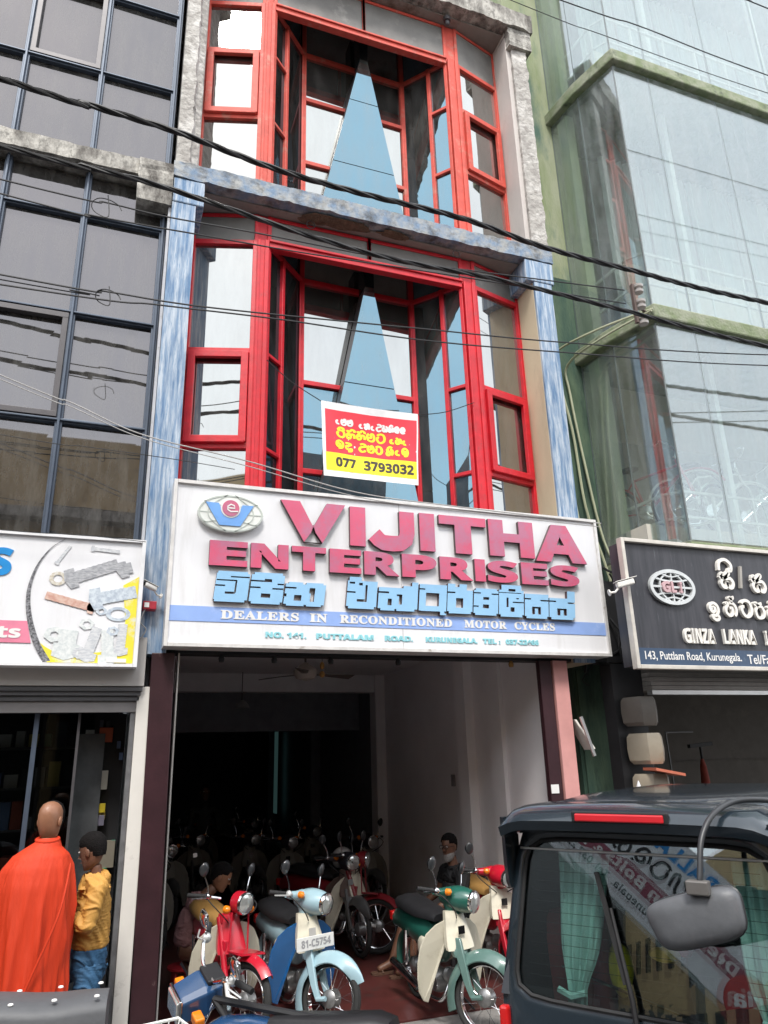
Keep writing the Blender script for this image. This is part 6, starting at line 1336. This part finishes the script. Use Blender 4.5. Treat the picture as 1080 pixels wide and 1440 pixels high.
# unseen street blocks to the left, added to keep sky off the van glass
for (x0, x1, y0, y1, h, nm) in ((-60,-14.2,-13,-8.2,10,'ochre block of shops further down the far side of the street'),(-60,-5.9,6.7,14,12,'grey block of shops further down the near side of the street'),(-66,-60,-14,14,15,'tall dark block closing the street at its far left end')):
    t = thing('added_street_block', nm, 'building', ((x0+x1)/2,(y0+y1)/2,0)); MB().box(x0,x1,y0,y1,0,h).build('wall', MATS['ochre_render'] if 'ochre' in nm else mat('dark_render',(.12,.12,.12),.9), t)
    for i in range(14):
        x = x0+1+i*(x1-x0-2)/14
        if nm[0] != 't': MB().box(x,x+1.6,(y1+.0) if y0 < 0 else y0-.05,(y1+.05) if y0 < 0 else y0,.2,3.2).build('shop_opening', dark_in, t); MB().box(x,x+1.4,(y1+.0) if y0 < 0 else y0-.05,(y1+.05) if y0 < 0 else y0,5,7).build('window', dark_in, t)
# ------------------------------------------------------------------ people
skin_d = mat('brown_skin', (.15,.070,.042), .48, var=.12, scale=14, bump=.1, bscale=60); skin_m = mat('warm_brown_skin', (.27,.125,.07), .42, var=.14, scale=14, bump=.12, bscale=60); hair_b = mat('black_hair', (.008,.007,.007), .9, spec=.15, var=.4, scale=60, bump=.4, bscale=120)
def head(t, body, c, yaw, skinm, hair=True, sc_=1.0, pitch=0, beard=False, glasses=False):
    """c = centre of the head; yaw = direction the face looks, 0 = +x"""
    M = Matrix.Translation(c) @ Matrix.Rotation(yaw,4,'Z') @ Matrix.Rotation(pitch,4,'Y') @ Matrix.Scale(sc_,4)
    def P(): m = MB(); m.M = M; return m
    m = P(); rings = []
    for z, rx, ry, ox in ((-.125,.030,.030,.045),(-.115,.048,.042,.035),(-.09,.066,.054,.018),(-.05,.080,.065,.006),(-.01,.090,.071,.0),(.03,.096,.074,-.004),(.07,.090,.070,-.006),(.10,.070,.055,-.008),(.118,.038,.032,-.008),(.124,.012,.012,-.008)):
        rings.append([(ox+rx*math.cos(R(a)), ry*math.sin(R(a)), z) for a in range(0,360,20)])
    m.loft(rings)
    m.loft([[(.085,-.008,.015),(.085,.008,.015),(.080,.0,.015)],[(.112,-.016,-.028),(.112,.016,-.028),(.075,0,-.028)],[(.092,-.012,-.038),(.092,.012,-.038),(.07,0,-.038)]])
    for s_ in (-1,1): m.ell((-.003,s_*.077,-.005),(.020,.009,.032))
    h = m.build('head', skinm, t, smooth=60)
    for s_ in (-1,1): m = P(); m.ell((.083,s_*.029,.012),(.010,.014,.008)); m.build('eye', mat('eye_white', (.45,.42,.40), .3), h, smooth=True)
    m = P(); m.box(.082,.092,-.022,.022,-.066,-.060); m.build('mouth', mat('lip_brown', (.16,.06,.045), .5), h)
    if hair:
        m = P(); rings = []
        for z, rx, ry, ox, cut in ((-.05,.088,.073,-.006,130),(-.02,.098,.080,-.008,108),(.02,.105,.084,-.010,85),(.055,.106,.084,-.010,40),(.085,.096,.076,-.008,0),(.115,.072,.058,-.008,0),(.132,.035,.03,-.008,0),(.138,.008,.008,-.008,0)):
            rings.append([(ox+rx*math.cos(R(a)), ry*math.sin(R(a)), z) if not (a < cut or a > 360-cut) else (ox+(rx-.022)*math.cos(R(a)), (ry-.018)*math.sin(R(a)), z) for a in range(0,360,15)])
        m.loft(rings); m.build('hair', hair_b, h, smooth=60)
    if beard:
        m = P(); rings = []
        for z, rx, ry, ox in ((-.145,.024,.026,.05),(-.13,.046,.046,.036),(-.10,.066,.060,.021),(-.072,.074,.066,.014),(-.055,.070,.066,.010)): rings.append([(ox+rx*math.cos(R(a)), ry*math.sin(R(a)), z) for a in range(0,360,20)])
        m.loft(rings); m.build('beard', mat('grey_beard', (.28,.27,.26), .8, var=.3, scale=60), h, smooth=60)
    if glasses:
        m = P()
        for s_ in (-1,1): m.tube([(.104,s_*.032+.026*math.cos(q*.6283),.010+.019*math.sin(q*.6283)) for q in range(10)], .003, 5, closed=True); m.tube([(.104,s_*.058,.012),(.0,s_*.080,.010)], .0025, 4)
        m.tube([(.104,-.008,.012),(.104,.008,.012)], .003, 4); m.build('glasses', dark_in, h)
    return h
def hand(t, wrist, dirv, up, skinm, s_=1, curl=.5, parent=None, sc_=1.0):
    d = Vector(dirv).normalized(); u = Vector(up); u = (u-d*u.dot(d)).normalized(); c = d.cross(u)*s_; w_ = Vector(wrist); m = MB()
    m.loft([[w_+d*a*sc_+c*(b*hw)*sc_+u*(e*ht)*sc_ for b,e in ((-1,-.7),(-1,.7),(0,1),(1,.7),(1,-.7),(0,-1))] for a,hw,ht in ((-.01,.024,.020),(.02,.034,.016),(.06,.040,.015),(.088,.038,.012))])
    for i, (off, ln) in enumerate(((-.030,.058),(-.010,.070),(.010,.074),(.030,.066))):
        p = w_+(d*.085+c*off)*sc_; pts = [p-d*.015*sc_]; q = 0; dd = d.copy()
        for j in range(3):
            q += curl*(.5+.35*j); dd = (d*math.cos(q)-u*math.sin(q)); p = p+dd*ln*(.45,.32,.25)[j]*sc_; pts.append(p.copy())
        m.tube(pts, [.0095*sc_,.009*sc_,.008*sc_,.006*sc_], 7)
    p = w_+(d*.03+c*.034)*sc_; m.tube([p-c*.01, p+(d*.025+c*.018-u*.012)*sc_, p+(d*.055+c*.014-u*.026)*sc_], [.012*sc_,.011*sc_,.008*sc_], 7)
    return m.build('hand', skinm, parent or t, smooth=60)
def garment(name, V, E_, rad, m, t, root=0, sub=2):
    cl = name in ('shirt','trousers','shorts'); return skin(name, V, E_, rad, m, t, root, 4 if cl else sub, wrinkle=.014 if cl else 0)

# the monk, seen from behind
mk = thing('person', 'bald person in a long orange robe seen from behind at the left shop door', 'person', (-.27,5.72,.12))
ox, oy, oz = -.27, 5.72, .12
bV = [(0,0,.92),(0,0,1.15),(0,0,1.36),(0,.01,1.46),(0,.02,1.53),(.10,0,1.36),(.12,.06,1.12),(.10,.18,1.02),(-.16,0,1.36),(-.19,.05,1.12),(-.15,.16,1.05),(.09,0,.86),(.10,.02,.48),(.10,0,.08),(.11,.11,.03),(-.09,0,.86),(-.10,.02,.48),(-.10,0,.08),(-.11,.11,.03)]
bE = [(0,1),(1,2),(2,3),(3,4),(2,5),(5,6),(6,7),(2,8),(8,9),(9,10),(0,11),(11,12),(12,13),(13,14),(0,15),(15,16),(16,17),(17,18)]
bR = [.13,.12,.12,.055,.052,.06,.045,.032,.06,.045,.032,.08,.055,.038,.03,.08,.055,.038,.03]
bd_ = garment('body', [(ox+x,oy+y,oz+z) for x,y,z in bV], bE, bR, skin_m, mk)
head(mk, bd_, Vector((ox+.01,oy+.05,oz+1.63)), R(62), skin_m, hair=False, sc_=.98, pitch=R(10))
robe = mat('orange_robe', (.56,.034,.003), .72, var=.10, scale=3, stretch=(5,5,.5), bump=.25, bscale=9)
rings = []; K = 192
for z, a, b, cx_, cy_ in ((.16,.265,.21,-.06,.0),(.4,.255,.205,-.06,.0),(.7,.245,.20,-.055,.0),(.95,.235,.19,-.05,.0),(1.12,.228,.18,-.045,.0),(1.26,.222,.168,-.04,.0),(1.36,.206,.145,-.035,.0),(1.43,.168,.115,-.02,.0),(1.475,.108,.083,-.01,.01),(1.505,.078,.068,.01,.015),(1.53,.066,.060,.01,.02)):
    rg = []
    for i in range(K):
        q = 2*math.pi*i/K; d = min(1, max(0, (1.47-z)/.5)); zz_ = z*1.2
        fold = (1-abs(math.sin(q*4.5+z*2.6)))**2*.085*d+(1-abs(math.sin(q*7.5-z*3.7+1)))**3*.055*d+.022*noise.noise(Vector((math.cos(q)*3,math.sin(q)*3,z*2.5)))*d
        f_2 = fold+.022*d*math.sin(q*5+zz_*2.2+.6)+.018*d*math.sin(q*11-zz_*3)+.010*d*math.sin(q*19+zz_*5)+.035*max(0,1.2-z)*math.sin(q*3+zz_*1.7)
        rr = 1+f_2*1.6; arm = .02*math.exp(-((q-.25)/.5)**2)*(1 if .85 < z < 1.4 else .2)
        rg.append((ox+cx_+(a*rr+arm)*math.cos(q), oy+cy_+b*rr*math.sin(q), oz+z))
    rings.append(rg)
dense = []
for i in range(len(rings)-1):
    for j in range(4):
        dense.append([Vector(a).lerp(Vector(b), j/4) for a, b in zip(rings[i], rings[i+1])])
dense.append([Vector(p) for p in rings[-1]])
MB().loft(dense, cap=False).build('robe', robe, mk, smooth=80)
# diagonal edge of the robe thrown over the shoulder
m = MB(); pts = smooth_curve([(ox+.17,oy-.125,oz+1.38),(ox+.13,oy-.215,oz+1.1),(ox+.0,oy-.235,oz+.75),(ox-.16,oy-.20,oz+.30)],8); m.tube(pts, [.007]*len(pts), 6); m.build('robe_fold', robe, mk, smooth=True)
m = MB(); m.tube([(ox+.01+.070*math.cos(q*.4488),oy+.015+.066*math.sin(q*.4488),oz+1.52+.012*math.sin(q*.4488)) for q in range(14)], .009, 7, closed=True); m.build('robe_collar', robe, mk, smooth=True)

# the boy with the phone
by = thing('person', 'young person in a mustard shirt and jeans looking at a phone beside the cream post', 'person', (.07,5.92,.12))
ox, oy, oz = .06, 5.92, .12
q = lambda L_: [(ox+x,oy+y,oz+z) for x,y,z in L_]
bV = [(0,0,.80),(0,0,1.0),(.0,.0,1.18),(.005,-.0,1.27),(-.005,0,1.33),(.02,.13,1.19),(-.0,.17,.98),(-.16,.10,1.06),(.02,-.13,1.19),(-.02,-.17,.96),(-.15,-.08,1.06),(.0,.075,.76),(.0,.08,.42),(0,.08,.07),(-.10,.08,.03),(.01,-.075,.76),(.0,-.08,.42),(.02,-.08,.07),(-.08,-.08,.03)]
bE = [(0,1),(1,2),(2,3),(3,4),(2,5),(5,6),(6,7),(2,8),(8,9),(9,10),(0,11),(11,12),(12,13),(13,14),(0,15),(15,16),(16,17),(17,18)]
garment('body', q(bV), bE, [.045,.07,.08,.042,.040,.040,.032,.024,.040,.032,.024,.032,.032,.03,.028,.032,.032,.03,.028], skin_d, by)
head(by, None, Vector((ox-.035,oy,oz+1.415)), R(150), skin_d, hair=True, sc_=.92, pitch=R(14))
must = mat('mustard_shirt', (.50,.26,.055), .7, var=.12, scale=4, bump=.5, bscale=11)
garment('shirt', q([(.0,0,.80),(.0,0,.96),(0,0,1.12),(.0,0,1.22),(.0,0,1.28),(.02,.135,1.19),(.0,.18,.98),(-.13,.12,1.04),(.02,-.135,1.19),(-.02,-.185,.97),(-.12,-.11,1.03)]), [(0,1),(1,2),(2,3),(3,4),(3,5),(5,6),(6,7),(3,8),(8,9),(9,10)], [.128,.125,.118,.095,.052,.068,.058,.040,.068,.058,.040], must, by)
den = mat('blue_denim', (.03,.10,.20), .8, var=.25, scale=18, bump=.2, third=(.10,.19,.30), tscale=5)
garment('trousers', q([(.0,0,.84),(.0,0,.74),(0,.06,.62),(.0,.075,.42),(.0,.08,.10),(.01,-.06,.62),(.0,-.075,.42),(.02,-.08,.10)]), [(0,1),(1,2),(2,3),(3,4),(1,5),(5,6),(6,7)], [.125,.125,.085,.068,.055,.085,.068,.055], den, by)
hand(by, (ox-.15,oy-.08,oz+1.06), (-.55,.1,.85), (.6,0,.5), skin_d, 1, .6, sc_=.85); hand(by, (ox-.16,oy+.10,oz+1.06), (-.5,-.3,.7), (.6,0,.5), skin_d, -1, .6, sc_=.85)
m = MB(); m.bar((ox-.225,oy-.05,oz+1.13),(ox-.205,oy-.03,oz+1.25),.07,.009,(.8,0,.5)); m.build('phone', mat('phone_dark', (.02,.02,.03), .2), by); by['label'] = by['label']

# person in shadow behind the monk
sh = thing('person', 'dark haired person in dark clothes half hidden behind the robed one', 'person', (-.28,6.35,.12)); ox, oy, oz = -.30, 6.35, .12
garment('body', q([(0,0,.85),(0,0,1.1),(0,0,1.30),(0,0,1.40),(0,0,1.47),(.17,0,1.30),(.2,0,1.0),(-.17,0,1.30),(-.2,0,1.0),(.09,0,.5),(.09,0,.1),(-.09,0,.5),(-.09,0,.1)]), [(0,1),(1,2),(2,3),(3,4),(2,5),(5,6),(2,7),(7,8),(0,9),(9,10),(0,11),(11,12)], [.13,.13,.12,.055,.05,.06,.04,.06,.04,.07,.045,.07,.045], mat('dark_maroon_cloth', (.06,.012,.02), .8), sh)
head(sh, None, Vector((ox+.02,oy,oz+1.60)), R(120), skin_d, True)

# seated man with glasses and grey beard
sm = thing('person', 'seated bearded person in black with glasses by the showroom wall, legs stretched out', 'person', (3.72,7.95,.012))
ox, oy, oz = 3.74, 7.90, .012
garment('body', q([(0,0,.48),(-.02,0,.70),(-.03,0,.90),(-.05,0,1.0),(-.06,0,1.06),(-.03,-.20,.90),(-.10,-.25,.66),(-.32,-.16,.60),(-.03,.20,.90),(-.10,.25,.68),(-.32,.16,.60),(-.08,-.10,.46),(-.50,-.12,.50),(-.62,-.10,.09),(-.78,-.10,.04),(-.08,.10,.46),(-.55,.12,.50),(-.74,.10,.09),(-.90,.10,.04)]), bE, [.13,.13,.13,.055,.05,.06,.048,.034,.06,.048,.034,.085,.062,.042,.034,.085,.062,.042,.034], skin_d, sm)
head(sm, None, Vector((ox-.08,oy,oz+1.145)), R(212), skin_d, True, 1.0, R(4), beard=True, glasses=True)
blk = mat('black_shirt', (.012,.012,.014), .8, bump=.2)
garment('shirt', q([(0,0,.48),(-.02,0,.70),(-.03,0,.88),(-.04,0,.97),(-.03,-.21,.89),(-.07,-.25,.74),(-.03,.21,.89),(-.07,.25,.75)]), [(0,1),(1,2),(2,3),(2,4),(4,5),(2,6),(6,7)], [.155,.15,.145,.07,.078,.068,.078,.068], blk, sm)
garment('shorts', q([(0,0,.46),(-.08,-.10,.46),(-.40,-.12,.50),(-.08,.10,.46),(-.42,.12,.50)]), [(0,1),(1,2),(0,3),(3,4)], [.13,.10,.085,.10,.085], blk, sm)
hand(sm, (ox-.32,oy-.16,oz+.60), (-1,.1,-.2), (0,0,1), skin_d, 1, .4); hand(sm, (ox-.32,oy+.16,oz+.60), (-1,-.1,-.2), (0,0,1), skin_d, -1, .4)
for (x, y) in ((-.70,-.10),(-.82,.10)):
    m = MB(); m.loft([[(ox+x+a,oy+y+b,.014) for a,b in ((-.14,-.03),(-.10,-.05),(.08,-.04),(.10,0),(.08,.04),(-.10,.05),(-.14,.03))],[(ox+x+a,oy+y+b,.035) for a,b in ((-.14,-.03),(-.10,-.05),(.08,-.04),(.10,0),(.08,.04),(-.10,.05),(-.14,.03))]]); m.tube([(ox+x-.03,oy+y-.05,.03),(ox+x-.04,oy+y,.085),(ox+x-.03,oy+y+.05,.03)], .008, 5); m.build('sandal', mat('brown_sandal', (.10,.05,.03), .7), sm)
t = thing('chair', 'dark plastic chair under the seated bearded person', 'chair', (3.78,7.92,.012)); m = MB(); m.box(3.52,4.0,7.68,8.16,.36,.40); m.build('seat', dark_in, t, bevel=.01); MB().box(3.97,4.01,7.70,8.14,.40,.86).build('backrest', dark_in, t, bevel=.01)
for x in (3.54,3.95):
    for y in (7.70,8.11): MB().box(x,x+.035,y,y+.035,.012,.36).build('leg', dark_in, t)
# the one bending over in pink
pk_ = thing('person', 'dark haired person in a dusty pink shirt crouching behind the red motorcycle', 'person', (1.15,8.2,.012)); ox, oy, oz = 1.05, 8.05, .012
garment('body', q([(-.10,0,.42),(-.06,0,.62),(.0,0,.80),(.08,0,.88),(.14,0,.92),(.02,-.18,.80),(.10,-.22,.58),(.30,-.15,.50),(.02,.18,.80),(.10,.22,.58),(.30,.15,.50),(-.05,-.10,.40),(.28,-.14,.42),(.22,-.14,.06),(.34,-.14,.03),(-.05,.10,.40),(.28,.14,.42),(.22,.14,.06),(.34,.14,.03)]), bE, [.12,.12,.12,.055,.05,.055,.045,.032,.055,.045,.032,.08,.055,.04,.03,.08,.055,.04,.03], skin_d, pk_)
garment('shirt', q([(-.10,0,.42),(-.06,0,.62),(.0,0,.79),(.05,0,.86),(.02,-.18,.80),(.08,-.22,.64),(.02,.18,.80),(.08,.22,.64)]), [(0,1),(1,2),(2,3),(2,4),(4,5),(2,6),(6,7)], [.145,.15,.145,.075,.075,.065,.075,.065], mat('dusty_pink_shirt', (.33,.17,.17), .8, bump=.3), pk_)
head(pk_, None, Vector((ox+.20,oy,oz+1.01)), R(-20), skin_m, True, 1.0, R(25))
hand(pk_, (ox+.30,oy-.15,oz+.50), (.6,0,-.6), (0,0,1), skin_m, 1, .5); hand(pk_, (ox+.30,oy+.15,oz+.50), (.6,0,-.6), (0,0,1), skin_m, -1, .5)
t = thing('stool', 'low red plastic stool under the crouching person in pink', 'stool', (.95,8.05,.012)); m = MB(); m.lathe([(.15,0),(.17,.015),(.17,.03),(.02,.035)], (.95,8.05,.26), n=20); m.build('seat', mat('stool_red', (.4,.02,.03), .4), t, smooth=True)
for a in (45,135,225,315): MB().tube([(.95+.13*math.cos(R(a)),8.05+.13*math.sin(R(a)),.27),(.95+.17*math.cos(R(a)),8.05+.17*math.sin(R(a)),.012)], .018, 6).build('leg', MATS['stool_red'], t)
# two figures standing far back in the dark
for x, y, lab in ((1.75,13.4,'person standing in the dark far back in the showroom, left of the lit window'),(-3.4,8.4,'person standing inside the left shop')):
    if x < 0: continue
    t = thing('person', lab, 'person', (x,y,.012)); ox, oy, oz = x, y, .012
    garment('body', q([(0,0,.85),(0,0,1.1),(0,0,1.30),(0,0,1.40),(0,0,1.47),(.19,0,1.32),(.24,0,1.0),(-.19,0,1.32),(-.24,0,1.0),(.09,0,.5),(.09,0,.1),(-.09,0,.5),(-.09,0,.1)]), [(0,1),(1,2),(2,3),(3,4),(2,5),(5,6),(2,7),(7,8),(0,9),(9,10),(0,11),(11,12)], [.13,.13,.12,.055,.05,.06,.04,.06,.04,.07,.045,.07,.045], mat('shadow_cloth', (.04,.05,.05), .8), t)
    head(t, None, Vector((x,y,oz+1.60)), R(-90), skin_d, True)
# the sleeve edge of someone at the left border
t = thing('person', 'person in grey at the very left border beside the robed one', 'person', (-.72,5.45,.12)); ox, oy, oz = -.83, 5.50, .12
garment('body', q([(0,0,.85),(0,0,1.1),(0,0,1.28),(0,0,1.38),(0,0,1.45),(.19,0,1.27),(.25,0,1.0),(.22,.15,.85),(-.19,0,1.27),(-.24,0,1.0),(-.2,.15,.85),(.09,0,.80),(.09,0,.45),(.09,0,.08),(.09,.11,.03),(-.09,0,.8),(-.09,0,.45),(-.09,0,.08),(-.09,.11,.03)]), bE, bR[:0]+[.13,.13,.12,.055,.05,.06,.045,.032,.06,.045,.032,.08,.055,.038,.03,.08,.055,.038,.03], skin_d, t)
garment('shirt', q([(0,0,.86),(0,0,1.1),(0,0,1.28),(.19,0,1.27),(.25,0,1.0),(-.19,0,1.27),(-.24,0,1.0)]), [(0,1),(1,2),(2,3),(3,4),(2,5),(5,6)], [.155,.15,.14,.08,.075,.08,.07], mat('grey_shirt', (.20,.22,.25), .8), t)
head(t, None, Vector((ox,oy,oz+1.56)), R(90), skin_d, True)
